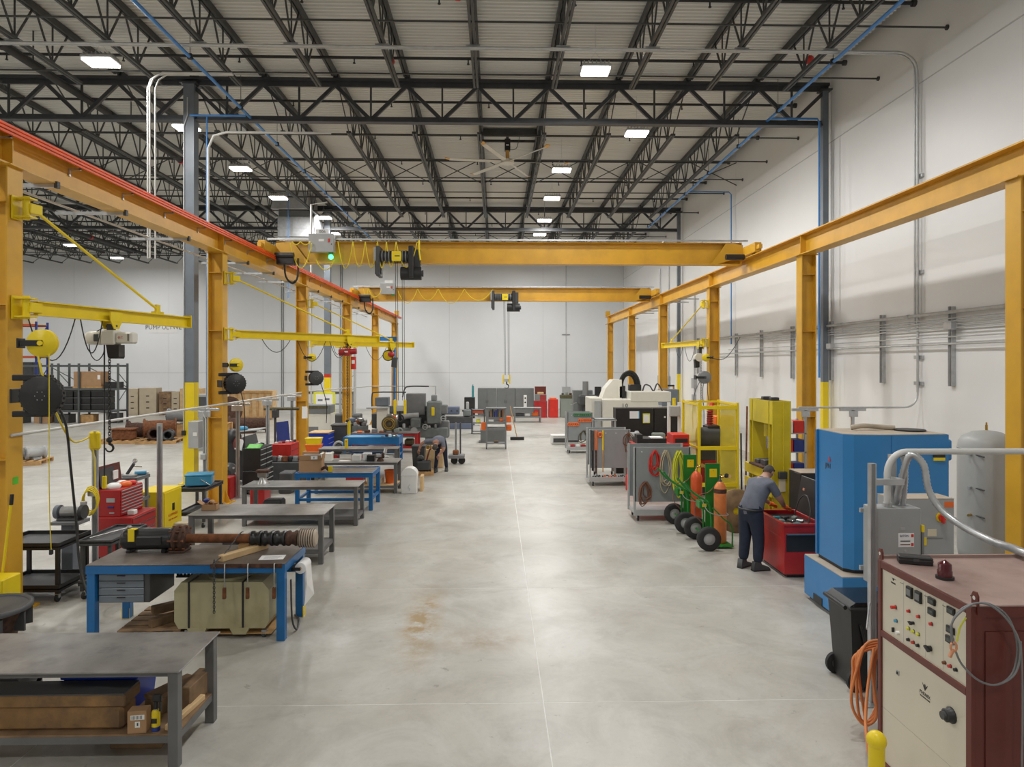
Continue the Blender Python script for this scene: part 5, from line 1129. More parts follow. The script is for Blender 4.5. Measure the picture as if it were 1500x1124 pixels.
block(-3.5, -3.15, 26.3, 26.7, 0.25, 0.5, 'olive', 'gear_case', 'olive gear case on the shelf of the red bench', 'part', 0.05)
for i in range(6):
    block(-5.3 + 0.28 * i, -5.1 + 0.28 * i, 26.2, 26.4, 0.76, 0.82 + 0.04 * (i % 3), ['orange', 'dark_rust', 'mid_grey', 'rust', 'steel', 'sage'][i], 'bench_part', ['orange part on the red bench', 'dark rusty part on the red bench', 'grey part on the red bench', 'rusty part on the red bench', 'bright steel part on the red bench', 'green grey part on the red bench'][i], 'part', 0.02)
# ================================================================== bench side: carts, chests, things along the columns
def cart(label, x0, x1, y0, y1, tiers, m='black', lip=0.08, wheel=True, post=0.05, rz=0, name='utility_cart'):
    cx, cy = (x0 + x1) / 2, (y0 + y1) / 2; a, b_ = (x1 - x0) / 2, (y1 - y0) / 2
    t = thing(name, label, 'cart', (cx, cy, 0), rz)
    for z in tiers:
        q = MB(); q.bx(-a, a, -b_, b_, z - 0.015, z, 'dark_grey' if m == 'black' else m)
        for (u0, u1, v0, v1) in ((-a, a, -b_, -b_ + 0.025), (-a, a, b_ - 0.025, b_), (-a, -a + 0.025, -b_ + 0.025, b_ - 0.025), (a - 0.025, a, -b_ + 0.025, b_ - 0.025)): q.bx(u0, u1, v0, v1, z - 0.05, z - 0.05 + lip, m)
        q.build('tray', t)
    zt = max(tiers) - 0.05
    for sx in (-1, 1):
        for sy in (-1, 1):
            q = MB(); q.bx(sx * (a - post / 2 - 0.02) - post / 2, sx * (a - post / 2 - 0.02) + post / 2, sy * (b_ - post / 2 - 0.02) - post / 2, sy * (b_ - post / 2 - 0.02) + post / 2, 0.12 if wheel else 0, zt, m); q.build('post', t)
            if wheel:
                q = MB(); castor(q, sx * (a - 0.06), sy * (b_ - 0.06), 0.055); q.build('castor', t)
    return t
cart('black two tier utility cart beside the taped yellow column', -7.15, -6.2, 9.85, 10.62, (0.2, 0.8), lip=0.1)
cart('narrow black tray cart between the grinder and the red tool chest', -6.0, -5.52, 9.95, 10.95, (0.25, 0.83), 'dark_grey')
q = MB(); q.cyl((-0.15, -0.3, 0.02), (0.1, 0.3, 0.03), 0.012, 'steel', 6); q.bx(0.06, 0.14, 0.26, 0.34, 0.0, 0.06, 'steel', 0.02); one(q, 'ratchet', 'long steel ratchet lying in the narrow black tray cart', 'tool', (-5.77, 10.4, 0.835))
# bench grinder on a pedestal
t = thing('bench_grinder', 'grey bench grinder and vise on a steel pedestal behind the black cart', 'grinder', (-6.72, 10.95, 0))
q = MB(); q.bx(-0.09, 0.09, -0.09, 0.09, 0, 0.88, 'column_grey', 0.01); q.bx(-0.25, 0.25, -0.25, 0.25, 0, 0.02, 'column_grey'); q.build('pedestal', t)
q = MB(); q.bx(-0.22, 0.22, -0.16, 0.16, 0.88, 0.93, 'mid_grey', 0.005); q.build('plate', t)
q = MB(); q.bx(-0.16, 0.16, -0.1, 0.1, 0.93, 0.97, 'dark_grey', 0.01); q.cyl((-0.12, 0, 1.06), (0.16, 0, 1.06), 0.085, 'steel', 14); q.build('motor', t)
for x in (-0.18, 0.2):
    q = MB(); q.cyl((x - 0.03, 0, 1.06), (x + 0.03, 0, 1.06), 0.11, 'column_grey' if x < 0 else 'dark_grey', 16); q.build('wheel_guard', t)
q = MB(); q.tube([(0.16, 0, 1.1), (0.2, -0.05, 1.22), (0.26, -0.06, 1.2)], 0.012, 'steel', 6); q.bx(0.2, 0.3, -0.09, -0.05, 1.18, 1.24, 'galv', 0.01); q.build('eye_shield', t)
# red tool chest
t = thing('tool_chest', 'open red rolling tool chest heaped with rags and tools', 'tool chest', (-6.62, 12.2, 0))
q = MB(); q.bx(-0.22, 0.42, -0.42, 0.42, 0.1, 0.78, 'red_paint', 0.01); q.build('roller_cabinet', t)
q = MB(); q.bx(-0.22, 0.2, -0.38, 0.38, 0.78, 1.24, 'red_paint', 0.01); q.build('top_chest', t)
q = MB(); q.box(-0.2, 0.0, 1.42, 0.02, 0.76, 0.4, 'maroon', ry=-0.12); q.build('lid', t)
q = MB(); q.box(-0.17, -0.1, 1.43, 0.012, 0.45, 0.3, 'dark_grey', ry=-0.12); q.bx(-0.16, -0.14, 0.05, 0.2, 1.35, 1.5, 'paper'); q.build('lid_stickers', t)
for k in range(8):
    q = MB(); q.bx(0.2, 0.212, -0.36, 0.36, 0.80 + 0.053 * k, 0.847 + 0.053 * k, 'red_paint', 0.002); d = q.build('drawer', t)
    q = MB(); q.bx(0.212, 0.224, -0.34, 0.34, 0.836 + 0.053 * k, 0.85 + 0.053 * k, 'light_grey'); q.build('pull', d)
for k in range(5):
    q = MB(); q.bx(0.42, 0.432, -0.39, 0.39, 0.14 + 0.125 * k, 0.255 + 0.125 * k, 'red_paint', 0.002); d = q.build('drawer', t)
    q = MB(); q.bx(0.432, 0.444, -0.37, 0.37, 0.235 + 0.125 * k, 0.25 + 0.125 * k, 'chrome'); q.build('pull', d)
q = MB(); q.bx(-0.02, 0.12, -0.392, -0.38, 1.03, 1.1, 'light_grey'); q.bx(0.0, 0.1, -0.394, -0.38, 0.93, 0.96, 'rack_blue'); q.bx(0.03, 0.11, -0.393, -0.38, 0.84, 0.86, 'light_grey'); q.build('sticker', t)
for i, (dx, dy, r_, m) in enumerate(((0.0, -0.2, 0.1, 'white'), (0.08, 0.02, 0.09, 'orange'), (-0.05, 0.15, 0.08, 'white'), (0.1, 0.2, 0.07, 'bright_red'), (-0.1, -0.25, 0.06, 'orange'))):
    q = MB(); q.ball((dx, dy, 1.27), r_, m, 9, 6, (1.2, 1.3, 0.7)); q.build('rag', t)
q = MB()
for k in range(9): q.box(-0.05 + 0.03 * (k % 4), -0.3 + 0.075 * k, 1.26, 0.16, 0.03, 0.025, ['steel', 'dark_grey', 'red_paint'][k % 3], rz=0.4 * k)
q.build('tools', t)
for dy in (-0.35, 0.35):
    for dx in (-0.15, 0.35):
        q = MB(); castor(q, dx, dy, 0.05); q.build('castor', t)
q = MB(); q.bx(-0.06, 0.06, -0.06, 0.06, 0, 0.08, 'white', 0.01); one(q, 'cup', 'small white carton standing on the red chest step', 'carton', (-6.3, 12.0, 0.785))
# three tier shelf cart
cart('grey three tier shelf cart with a grinder and aerosol on top', -7.35, -6.62, 12.75, 13.25, (0.45, 0.87, 1.28), 'mid_grey', 0.06)
t = thing('hand_tool', 'polished steel press tool on the grey shelf cart', 'tool', (-6.85, 12.95, 1.28))
q = MB(); q.bx(-0.12, 0.12, -0.06, 0.06, 0, 0.05, 'steel', 0.01); q.cyl((-0.05, 0, 0.05), (0.08, 0, 0.25), 0.03, 'dark_grey', 8); q.build('frame', t)
q = MB(); q.ball((0.1, 0, 0.3), 0.045, 'chrome', 10, 6); q.cyl((0.02, 0, 0.2), (0.2, 0.05, 0.18), 0.012, 'chrome', 6); q.build('lever', t)
q = MB(); q.cyl((-0.1, 0, 0.04), (0.1, 0, 0.04), 0.04, 'sky_blue', 12); q.cyl((0.1, 0, 0.04), (0.14, 0, 0.04), 0.02, 'white', 8); one(q, 'aerosol_can', 'pale blue aerosol can lying on the grey shelf cart', 'spray can', (-6.75, 13.15, 1.282), 0.4)
block(-7.1, -6.75, 12.85, 13.1, 0.87, 0.93, 'sage', 'folded_cloth', 'folded grey green cloth on the middle tier of the shelf cart', 'cloth', 0.02)
# yellow safety cabinet
t = thing('safety_cabinet', 'yellow flammables safety cabinet with red lettering', 'cabinet', (-6.68, 13.72, 0))
q = MB(); q.bx(-0.27, 0.27, -0.38, 0.36, 0.05, 0.92, 'safety_yellow', 0.008); q.bx(-0.24, 0.24, -0.34, 0.34, 0, 0.05, 'dark_grey'); q.build('body', t)
q = MB(); q.bx(0.27, 0.285, -0.36, 0.34, 0.08, 0.89, 'safety_yellow', 0.004); d = q.build('door', t)
q = MB(); q.bx(0.285, 0.3, -0.06, 0.02, 0.5, 0.64, 'black', 0.004); q.build('latch', d)
for k, s_ in enumerate(('FLAMMABLE', 'KEEP FIRE AWAY')): text(s_, 0.075 if k == 0 else 0.05, 'bright_red', d, (0.287, -0.02, 0.42 - 0.09 * k), (PI / 2, 0, PI / 2))
block(-6.25, -6.0, 13.4, 13.6, 0, 0.3, 'tan_box', 'small_carton', 'small tan carton beside the yellow safety cabinet', 'box')
cart('black steel stand with a blue instrument case on it', -6.6, -6.0, 14.25, 15.2, (0.3, 0.8), 'dark_grey')
t = thing('instrument_case', 'pale blue instrument case with a chrome handle on the black stand', 'case', (-6.3, 14.7, 0.83), 0.25)
q = MB(); q.bx(-0.26, 0.26, -0.2, 0.2, 0, 0.2, 'sky_blue', 0.015); q.bx(-0.27, 0.27, -0.21, 0.21, 0.2, 0.24, 'sky_blue', 0.01); q.build('case', t)
q = MB(); q.tube(smooth([(0.05, -0.2, 0.1), (0.08, -0.3, 0.14), (0.25, -0.32, 0.02)]), 0.012, 'chrome', 6); q.build('handle', t)
q = MB(); q.bx(0.26, 0.275, -0.12, 0.12, 0.04, 0.16, 'light_grey'); q.build('dial_panel', t)
# black tool chest with green mat
t = thing('tool_chest', 'tall black tool chest with chrome pulls and a green mat on top', 'tool chest', (-6.32, 18.35, 0))
q = MB(); q.bx(-0.24, 0.22, -0.5, 0.5, 0.08, 0.62, 'black', 0.01); q.build('roller_cabinet', t)
q = MB(); q.bx(-0.24, 0.2, -0.48, 0.48, 0.62, 1.2, 'black', 0.01); q.build('top_chest', t)
q = MB(); q.box(-0.2, 0, 1.35, 0.02, 0.95, 0.3, 'dark_grey', ry=-0.25); q.build('lid', t)
for k in range(4):
    for s_ in (0, 1):
        q = MB(); q.bx(0.2, 0.212, -0.47 + 0.48 * s_, -0.01 + 0.48 * s_, 0.64 + 0.135 * k, 0.765 + 0.135 * k, 'black', 0.002); d = q.build('drawer', t)
        q = MB(); q.bx(0.212, 0.226, -0.45 + 0.48 * s_, -0.03 + 0.48 * s_, 0.742 + 0.135 * k, 0.762 + 0.135 * k, 'light_grey'); q.build('pull', d)
for k in range(4):
    q = MB(); q.bx(0.22, 0.232, -0.48, 0.48, 0.1 + 0.128 * k, 0.22 + 0.128 * k, 'black', 0.002); d = q.build('drawer', t)
    q = MB(); q.bx(0.232, 0.246, -0.46, 0.46, 0.196 + 0.128 * k, 0.216 + 0.128 * k, 'light_grey'); q.build('pull', d)
q = MB(); q.box(0.0, -0.33, 1.235, 0.38, 0.3, 0.02, 'lime', rx=0.25); q.build('green_mat', t)
for k in range(5):
    q = MB(); q.box(-0.08 + 0.05 * (k % 3), -0.05 + 0.1 * k, 1.24, 0.18, 0.05, 0.05, ['dark_grey', 'steel', 'black', 'white', 'mid_grey'][k], rz=0.5 * k); q.build('hand_tool', t)
for dy in (-0.4, 0.4):
    q = MB(); castor(q, -0.15, dy, 0.045); q.build('castor', t)
    q = MB(); castor(q, 0.15, dy, 0.045); q.build('castor', t)
t = thing('pipe_flange', 'round dark pipe flange with bolt holes leaning by the black chest', 'flange', (-6.95, 17.95, 0.55))
q = MB(); q.lathe([(0.08, -0.04), (0.27, -0.04), (0.27, 0.04), (0.08, 0.04), (0.08, -0.04)], 'dark_grey', 22, axis='Y'); q.build('disc', t)
for k in range(8):
    a = k * PI / 4; q = MB(); q.cyl((0.2 * math.cos(a), -0.045, 0.2 * math.sin(a)), (0.2 * math.cos(a), -0.04, 0.2 * math.sin(a)), 0.03, 'light_grey', 8); q.build('bolt_hole', t)
block(-7.1, -6.8, 17.85, 18.1, 0, 0.28, 'black', 'support_block', 'black steel block under the pipe flange', 'block')
block(-6.95, -6.62, 17.2, 17.6, 0, 0.55, 'red_paint', 'parts_locker', 'small plain red locker behind the yellow column', 'locker', 0.01)
# heaped dark tools and a jacket behind
t = thing('welder_cart', 'dark welding machine cart with jackets hung over it', 'welder', (-7.3, 19.6, 0))
q = MB(); q.bx(-0.3, 0.35, -0.4, 0.4, 0.15, 1.25, 'black', 0.04); q.build('body', t)
q = MB(); q.ball((-0.1, -0.2, 1.3), 0.25, 'black', 10, 7, (1, 1, 1.1)); q.ball((0.1, -0.35, 1.15), 0.18, 'maroon', 10, 7, (0.8, 0.6, 1.2)); q.build('jacket', t)
q = MB(); q.box(0.17, -0.43, 1.15, 0.2, 0.02, 0.3, 'paper', ry=0.2); q.build('paper_tag', t)
q = MB(); q.box(0.2, 0.1, 1.5, 0.9, 0.7, 0.03, 'light_grey', ry=-0.08); q.ball((0.1, 0, 1.56), 0.12, 'sky_blue', 9, 6, (1.4, 1, 0.6)); q.build('top_tray', t)
for dx in (-0.25, 0.3):
    q = MB(); q.cyl((dx - 0.03, -0.35, 0.15), (dx + 0.03, -0.35, 0.15), 0.15, 'rubber', 14); q.build('wheel', t)
# blue flip panel, drill stand, bins, red cabinet
t = thing('sign_panel', 'tilted blue panel standing behind the drill stand', 'panel', (-7.2, 23.3, 0))
q = MB(); q.box(0, 0, 1.08, 0.42, 0.03, 0.72, 'rack_blue', rx=-0.1, ry=-0.12); q.build('panel', t)
q = MB(); q.cyl((-0.2, 0, 0), (-0.2, 0.02, 0.9), 0.02, 'dark_grey', 6); q.cyl((0.2, 0, 0), (0.2, 0.02, 0.9), 0.02, 'dark_grey', 6); q.build('leg', t)
t = thing('roller_stand', 'dark roller stand with a wide top roller behind the conduit post', 'stand', (-6.95, 21.7, 0))
q = MB(); q.cyl((0, 0, 0), (0, 0, 2.0), 0.04, 'dark_grey', 8); q.bx(-0.3, 0.3, -0.3, 0.3, 0, 0.03, 'dark_grey'); q.bx(-0.08, 0.1, -0.1, 0.1, 1.7, 1.95, 'dark_grey', 0.01); q.build('mast', t)
q = MB(); q.cyl((-0.35, 0, 1.98), (0.75, 0, 1.98), 0.05, 'olive', 10); q.build('roller', t)
t = thing('tool_cabinet', 'bright red tool cabinet with a blue bin beside the column', 'tool cabinet', (-6.38, 20.95, 0))
q = MB(); q.bx(-0.3, 0.26, -0.45, 0.45, 0.1, 1.0, 'bright_red', 0.01); q.build('case', t)
for k in range(5):
    q = MB(); q.bx(0.26, 0.272, -0.43, 0.43, 0.12 + 0.175 * k, 0.28 + 0.175 * k, 'bright_red', 0.003); d = q.build('drawer', t)
    q = MB(); q.bx(0.272, 0.282, -0.3, 0.3, 0.25 + 0.175 * k, 0.265 + 0.175 * k, 'maroon'); q.build('pull', d)
for dx in (-0.22, 0.2):
    for dy in (-0.38, 0.38):
        q = MB(); castor(q, dx, dy, 0.045); q.build('castor', t)
for k in range(6):
    q = MB(); q.bx(-0.04, 0.04, -0.04, 0.04, 0, 0.05 + 0.02 * (k % 2), ['white', 'steel', 'dark_rust', 'white', 'steel', 'dark_grey'][k], 0.01); q.build('top_item', t, (-0.2 + 0.08 * k, -0.3 + 0.1 * k, 1.0), 0.4 * k)
block(-7.0, -6.72, 20.1, 20.4, 0.75, 0.95, 'bright_blue', 'parts_bin', 'blue parts bin heaped beside the bright red cabinet', 'bin', 0.01)
block(-7.05, -6.7, 20.05, 20.45, 0, 0.75, 'dark_grey', 'parts_cabinet', 'dark parts cabinet under the heaped blue bin', 'cabinet', 0.01)
# blue roller cabinet, trash bins, sign stand beyond
t = thing('roller_cabinet', 'royal blue roller tool cabinet with pale worktop', 'tool cabinet', (-6.42, 25.6, 0))
q = MB(); q.bx(-0.42, 0.28, -0.45, 0.45, 0.1, 0.85, 'bright_blue', 0.01); q.build('case', t)
q = MB(); q.bx(-0.44, 0.3, -0.47, 0.47, 0.85, 0.88, 'pale_wood'); q.build('worktop', t)
for k in range(4):
    q = MB(); q.bx(0.28, 0.292, -0.43, 0.43, 0.13 + 0.18 * k, 0.29 + 0.18 * k, 'bright_blue', 0.003); d = q.build('drawer', t)
    q = MB(); q.bx(0.292, 0.304, -0.4, 0.4, 0.27 + 0.18 * k, 0.285 + 0.18 * k, 'light_grey'); q.build('pull', d)
for dx in (-0.35, 0.22):
    q = MB(); castor(q, dx, -0.38, 0.045); q.build('castor', t)
q = MB(); q.tube([(0.2 * math.cos(a), 0, 0.28 + 0.25 * math.sin(a)) for a in [k * PI / 10 for k in range(11)]], 0.05, 'light_grey', 7); q.cyl((-0.02, 0.05, 0.28), (0.02, -0.3, 0.28), 0.16, 'black', 12); q.bx(-0.15, 0.2, -0.25, 0.25, 0, 0.14, 'dark_grey', 0.02); one(q, 'dust_blower', 'small black blower with a grey hose arch by the blue roller cabinet', 'blower', (-5.75, 25.2, 0))
t = thing('trash_bin', 'tall dark grey trash bin beside the blue roller cabinet', 'trash bin', (-5.95, 26.6, 0))
q = MB(); q.add([(-0.25, -0.25, 0), (0.25, -0.25, 0), (0.25, 0.25, 0), (-0.25, 0.25, 0), (-0.33, -0.33, 1.0), (0.33, -0.33, 1.0), (0.33, 0.33, 1.0), (-0.33, 0.33, 1.0)], [(0, 3, 2, 1), (0, 1, 5, 4), (1, 2, 6, 5), (2, 3, 7, 6), (3, 0, 4, 7), (4, 5, 6, 7)], 'dark_grey'); q.build('body', t)
q = MB(); q.bx(-0.36, 0.36, -0.36, 0.36, 1.0, 1.08, 'dark_grey', 0.03); q.build('lid', t)
t = thing('wall_cabinet_unit', 'pale machine cabinet behind the blue roller cabinet', 'cabinet', (-7.4, 28.6, 0))
q = MB(); q.bx(-0.7, 0.6, -0.3, 0.5, 0, 1.35, 'machine_cream', 0.02); q.build('body', t)
q = MB(); q.bx(-0.4, 0.1, -0.31, -0.3, 0.45, 0.8, 'mid_grey'); q.build('vent', t)
q = MB(); q.bx(-0.7, 0.6, -0.35, 0.5, 1.35, 1.7, 'cabinet_grey', 0.02); q.bx(-0.6, 0.5, -0.36, -0.35, 1.55, 1.66, 'olive'); q.build('head', t)
t = thing('notice_board', 'white notice board with yellow edging at the foot of the banded column', 'notice board', (-8.7, 34.9, 0))
q = MB(); q.bx(-0.03, 0.03, 0.03, 0.06, 0, 0.9, 'dark_grey'); q.build('stand', t)
q = MB(); q.bx(-0.55, 0.55, -0.02, 0.03, 0.8, 1.95, 'lime_cord', 0.01); q.build('frame', t)
q = MB(); q.bx(-0.42, 0.42, -0.03, -0.02, 0.9, 1.85, 'paper'); q.build('sheet', t)
for (u, v) in ((-0.2, 1.55), (0.15, 1.6), (-0.15, 1.25), (0.2, 1.25)):
    q = MB(); q.bx(u - 0.12, u + 0.12, -0.035, -0.03, v - 0.05, v + 0.05, 'column_grey'); q.build('print', t)
# foreground corner: pump bowl, yellow box, broom
t = thing('pump_casing', 'large cast iron pump bowl with a rusty inside by the yellow column', 'pump part', (-6.12, 8.35, 0))
q = MB(); q.lathe([(0.28, 0), (0.3, 0.05), (0.34, 0.25), (0.42, 0.42), (0.47, 0.44), (0.47, 0.48), (0.43, 0.48), (0.38, 0.42), (0.3, 0.1), (0.02, 0.08)], 'dark_rust', 30); q.build('bowl', t)
q = MB(); q.lathe([(0.475, 0.435), (0.475, 0.485), (0.425, 0.487), (0.42, 0.47)], 'dark_grey', 30); q.build('rim', t)
for k in range(10):
    a = k * PI / 5; q = MB(); q.box(0.4 * math.cos(a), 0.4 * math.sin(a), 0.3, 0.12, 0.03, 0.22, 'dark_grey', rz=a); q.build('rib', t)
q = MB(); q.tube(smooth([(-0.35, 0, 0.05), (-0.1, -0.1, 0.12), (0.15, 0.02, 0.06), (0.35, -0.05, 0.12)]), 0.045, 'black', 7); q.tube(smooth([(-0.3, 0.1, 0.05), (0, 0.05, 0.1), (0.3, 0.1, 0.05)]), 0.04, 'dark_grey', 7); one(q, 'hose_bundle', 'bundle of black hose lying in front of the pump bowl', 'hose', (-5.85, 7.75, 0))
block(-6.75, -6.32, 8.9, 9.25, 0, 0.62, 'safety_yellow', 'battery_box', 'bright yellow steel box at the foot of the taped column', 'box', 0.012)
t = thing('broom', 'yellow handled broom leaning on the taped yellow column', 'broom', (-6.5, 9.28, 0))
q = MB(); q.cyl((-0.12, -0.02, 0.2), (-0.02, 0.07, 1.55), 0.017, 'safety_yellow', 8); q.build('handle', t)
q = MB(); q.cyl((-0.02, 0.07, 1.5), (-0.012, 0.075, 1.64), 0.024, 'black', 8); q.build('grip', t)
q = MB(); q.bx(-0.02, 0.16, -0.04, 0.02, 0, 0.12, 'black', 0.01); q.cyl((0.05, -0.01, 0.1), (-0.11, -0.02, 0.3), 0.02, 'dark_grey', 6); q.build('head', t)

# ================================================================== side bay background
def pallet(label, cx, cy, w_, d_, rz=0, h=0.14):
    t = thing('wood_pallet', label, 'pallet', (cx, cy, 0), rz)
    for k in range(3):
        q = MB(); q.bx(-w_ / 2, w_ / 2, -d_ / 2 + (d_ - 0.1) * k / 2, -d_ / 2 + (d_ - 0.1) * k / 2 + 0.1, 0, h - 0.02, 'wood'); q.build('bearer', t)
    for k in range(6):
        x = -w_ / 2 + (w_ - 0.14) * k / 5
        q = MB(); q.bx(x, x + 0.14, -d_ / 2, d_ / 2, h - 0.02, h, 'wood'); q.build('board', t)
    return t
def castpart(label, loc, L_, r, m, rz, name='rusty_casting', cat='casting', fl=True):
    t = thing(name, label, cat, loc, rz)
    q = MB(); q.lathe([(r * 0.7, 0), (r, 0.0), (r, 0.06), (r * 0.75, 0.08), (r * 0.8, L_ * 0.5), (r * 0.72, L_ - 0.08), (r, L_ - 0.06), (r, L_), (r * 0.7, L_), (r * 0.65, L_ * 0.9), (r * 0.6, 0.0)], m, 18, (-L_ / 2, 0, r), 'X'); q.build('barrel', t)
    if fl:
        q = MB(); q.bx(-L_ * 0.2, L_ * 0.2, -r * 1.1, r * 1.1, 0, 0.06, m); q.build('foot', t)
        for k in range(6):
            a = k * PI / 3; q = MB(); q.cyl((-L_ / 2 - 0.02, 0.85 * r * math.cos(a), r + 0.85 * r * math.sin(a)), (-L_ / 2 + 0.08, 0.85 * r * math.cos(a), r + 0.85 * r * math.sin(a)), 0.03, m, 6); q.build('bolt', t)
    return t
pallet('pallet under the rusty half box castings in the side bay', -16.2, 29.9, 1.7, 1.3, 0.1)
pallet('pallet under the rusty pipe elbow in the side bay', -14.45, 29.8, 1.6, 1.3, 0.15)
pallet('pallet under the grey pump end beside the yellow column foot', -12.65, 30.7, 1.7, 1.3, 0.5)
t = thing('rusty_box_casting', 'rusty box shaped casting with a flat flange on its pallet', 'casting', (-16.0, 29.8, 0.14), 0.1)
q = MB(); q.bx(-0.4, 0.4, -0.3, 0.3, 0, 0.42, 'rust', 0.03); q.build('body', t)
q = MB(); q.bx(-0.46, 0.46, -0.36, 0.36, 0.42, 0.48, 'rust', 0.01); q.build('flange', t)
castpart('big rusty pump barrel on the pallets in the side bay', (-14.9, 30.7, 0.14), 1.3, 0.42, 'rust', 0.4)
castpart('rusty casing stacked behind the box casting', (-16.1, 31.1, 0.0), 0.8, 0.42, 'dark_rust', 0.2)
castpart('round rusty pipe elbow with open mouth facing the aisle', (-14.6, 29.6, 0.14), 0.6, 0.27, 'dark_rust', -1.2)
castpart('dark pipe mouth beside the rusty elbow', (-14.0, 29.6, 0.14), 0.6, 0.22, 'dark_grey', -1.3)
castpart('dark grey pump end with a pale nozzle ring', (-12.9, 30.4, 0.14), 0.9, 0.38, 'dark_grey', -1.35)
castpart('long grey motor behind the rusty barrel', (-14.2, 32.4, 0.6), 2.2, 0.36, 'mid_grey', 0.1)
castpart('brown pump column behind the rusty barrel', (-12.2, 33.9, 0.0), 1.8, 0.42, 'dark_rust', 0.2)
pallet('pallet carrying the long grey motor', -13.8, 32.5, 2.4, 1.2, 0.1, 0.6)
pallet('pallet of small motors out in the side bay', -16.1, 23.6, 1.5, 1.2, 0.25)
for i, (x, y, L_, r, m) in enumerate(((-16.5, 23.4, 0.55, 0.2, 'dark_grey'), (-16.15, 23.5, 0.45, 0.15, 'mid_grey'), (-15.75, 23.75, 0.6, 0.22, 'light_grey'))):
    castpart(['dark grey finned motor on the small pallet', 'little grey gearbox between the two motors on the small pallet', 'pale grey motor with white cowl on the small pallet'][i], (x, y, 0.14), L_, r, m, 0.3 + 0.3 * i, 'small_motor', 'motor')
# grey pallet rack
t = thing('pallet_rack', 'long dark grey pallet rack with black crates in the side bay', 'rack', (0, 39.5, 0))
RX = [-28.2, -25.9, -23.75, -21.55]
for X in RX + [-24.9]:
    for dy in (0, 1.0):
        q = MB(); q.bx(X - 0.05, X + 0.05, dy - 0.04, dy + 0.04, 0, 3.42, 'rack_green'); q.build('upright', t)
    q = MB(); q.bar((X, 0, 2.9), (X, 1.0, 2.2), 0.03, 0.03, 'rack_green'); q.bar((X, 0, 1.2), (X, 1.0, 2.0), 0.03, 0.03, 'rack_green'); q.build('brace', t)
for z in (0.75, 2.0, 3.33):
    for dy in (0, 1.0):
        q = MB(); q.bx(RX[0], RX[-1], dy - 0.03, dy + 0.03, z - 0.12, z, 'rack_green'); q.build('beam', t)
    if z < 3:
        q = MB(); q.bx(RX[0], RX[-1], 0.03, 0.97, z - 0.03, z - 0.005, 'mid_grey'); q.build('deck', t)
for (x0, x1) in ((RX[1], RX[2]), (RX[2], RX[3])):
    q = MB(); q.bar((x0, 0.9, 3.2), (x1, 0.9, 2.05), 0.04, 0.04, 'rack_green'); q.build('diagonal', t)
k = 0
for (z, rows) in ((0.75, 3),):
    for r_ in range(rows):
        for c_ in range(4):
            x = -25.6 + 0.98 * c_
            if r_ == 2 and c_ < 1: continue
            q = MB(); q.bx(-0.46, 0.46, -0.4, 0.4, 0, 0.36, 'black', 0.02); q.bx(-0.47, 0.47, -0.41, -0.38, 0.3, 0.36, 'dark_grey')
            one(q, 'storage_crate', 'black storage crate stacked on the middle shelf of the pallet rack', 'crate', (x, 40.0, z + 0.37 * r_), group='black crates on the pallet rack')
t = thing('shipping_carton', 'large brown carton on a pallet on the top rack shelf', 'box', (-23.3, 40.0, 2.0))
q = MB(); q.bx(-0.8, 0.75, -0.42, 0.42, 0.1, 0.95, 'cardboard', 0.01); q.build('carton', t)
q = MB(); q.bx(0.55, 0.7, -0.43, -0.42, 0.5, 0.75, 'paper'); q.build('label', t)
q = MB(); q.bx(-0.85, 0.8, -0.42, 0.42, 0, 0.1, 'wood'); q.build('skid', t)
block(-22.35, -21.65, 39.65, 40.3, 2.0, 2.35, 'black', 'storage_crate', 'single black crate beside the large brown carton', 'crate')
block(-25.7, -24.2, 39.65, 40.3, 2.0, 2.08, 'dark_grey', 'steel_sheets', 'stack of dark steel sheets on the top rack shelf', 'sheets')
for i, (x, a, h_, m, lab) in enumerate(((-27.4, .9, 1.0, 'dark_grey', 'dark machine crate under the rack end'), (-25.9, .9, .55, 'cardboard', 'wide brown carton on the floor under the rack'), (-24.8, .8, .5, 'dark_grey', 'dark motor crate on the floor under the rack'), (-23.4, .8, .48, 'wood', 'wooden tote on the floor under the rack'), (-22.5, .4, .6, 'white', 'white instrument box on the floor under the rack'), (-21.9, .45, .55, 'black', 'black cylinder crate at the rack end on the floor'))):
    block(x - a / 2, x + a / 2, 39.6, 40.3, 0, h_, m, 'floor_crate', lab, 'crate', 0.01)
# tall blue and orange rack
t = thing('tall_rack', 'tall rack with blue uprights and orange beams behind the grey one', 'rack', (0, 44.5, 0))
for X in (-33.2, -31.6, -29.45):
    for dy in (0, 1.1):
        q = MB(); q.bx(X - 0.06, X + 0.06, dy - 0.04, dy + 0.04, 0, 6.1, 'rack_blue'); q.build('upright', t)
    for k in range(4):
        q = MB(); q.bar((X, 0, 0.5 + 1.4 * k), (X, 1.1, 1.7 + 1.4 * k), 0.04, 0.04, 'rack_blue'); q.build('brace', t)
for z in (1.9, 3.9, 5.95):
    for dy in (0, 1.1):
        q = MB(); q.bx(-33.2, -29.45, dy - 0.04, dy + 0.04, z - 0.14, z, 'rack_orange'); q.build('beam', t)
    q = MB(); q.bx(-33.2, -29.45, 0.04, 1.06, z - 0.03, z - 0.01, 'pale_wood'); q.build('deck', t)
block(-32.5, -30.0, 44.7, 45.4, 5.95, 6.55, 'tan_box', 'long_carton', 'long tan carton on top of the tall blue rack', 'box')
block(-33.0, -31.8, 44.7, 45.4, 1.9, 3.2, 'black', 'wrapped_load', 'black wrapped load beside another on the tall rack', 'load', 0.05)
block(-31.3, -29.8, 44.7, 45.4, 1.9, 3.5, 'dark_grey', 'wrapped_load', 'dark grey wrapped load on the tall rack', 'load', 0.05)
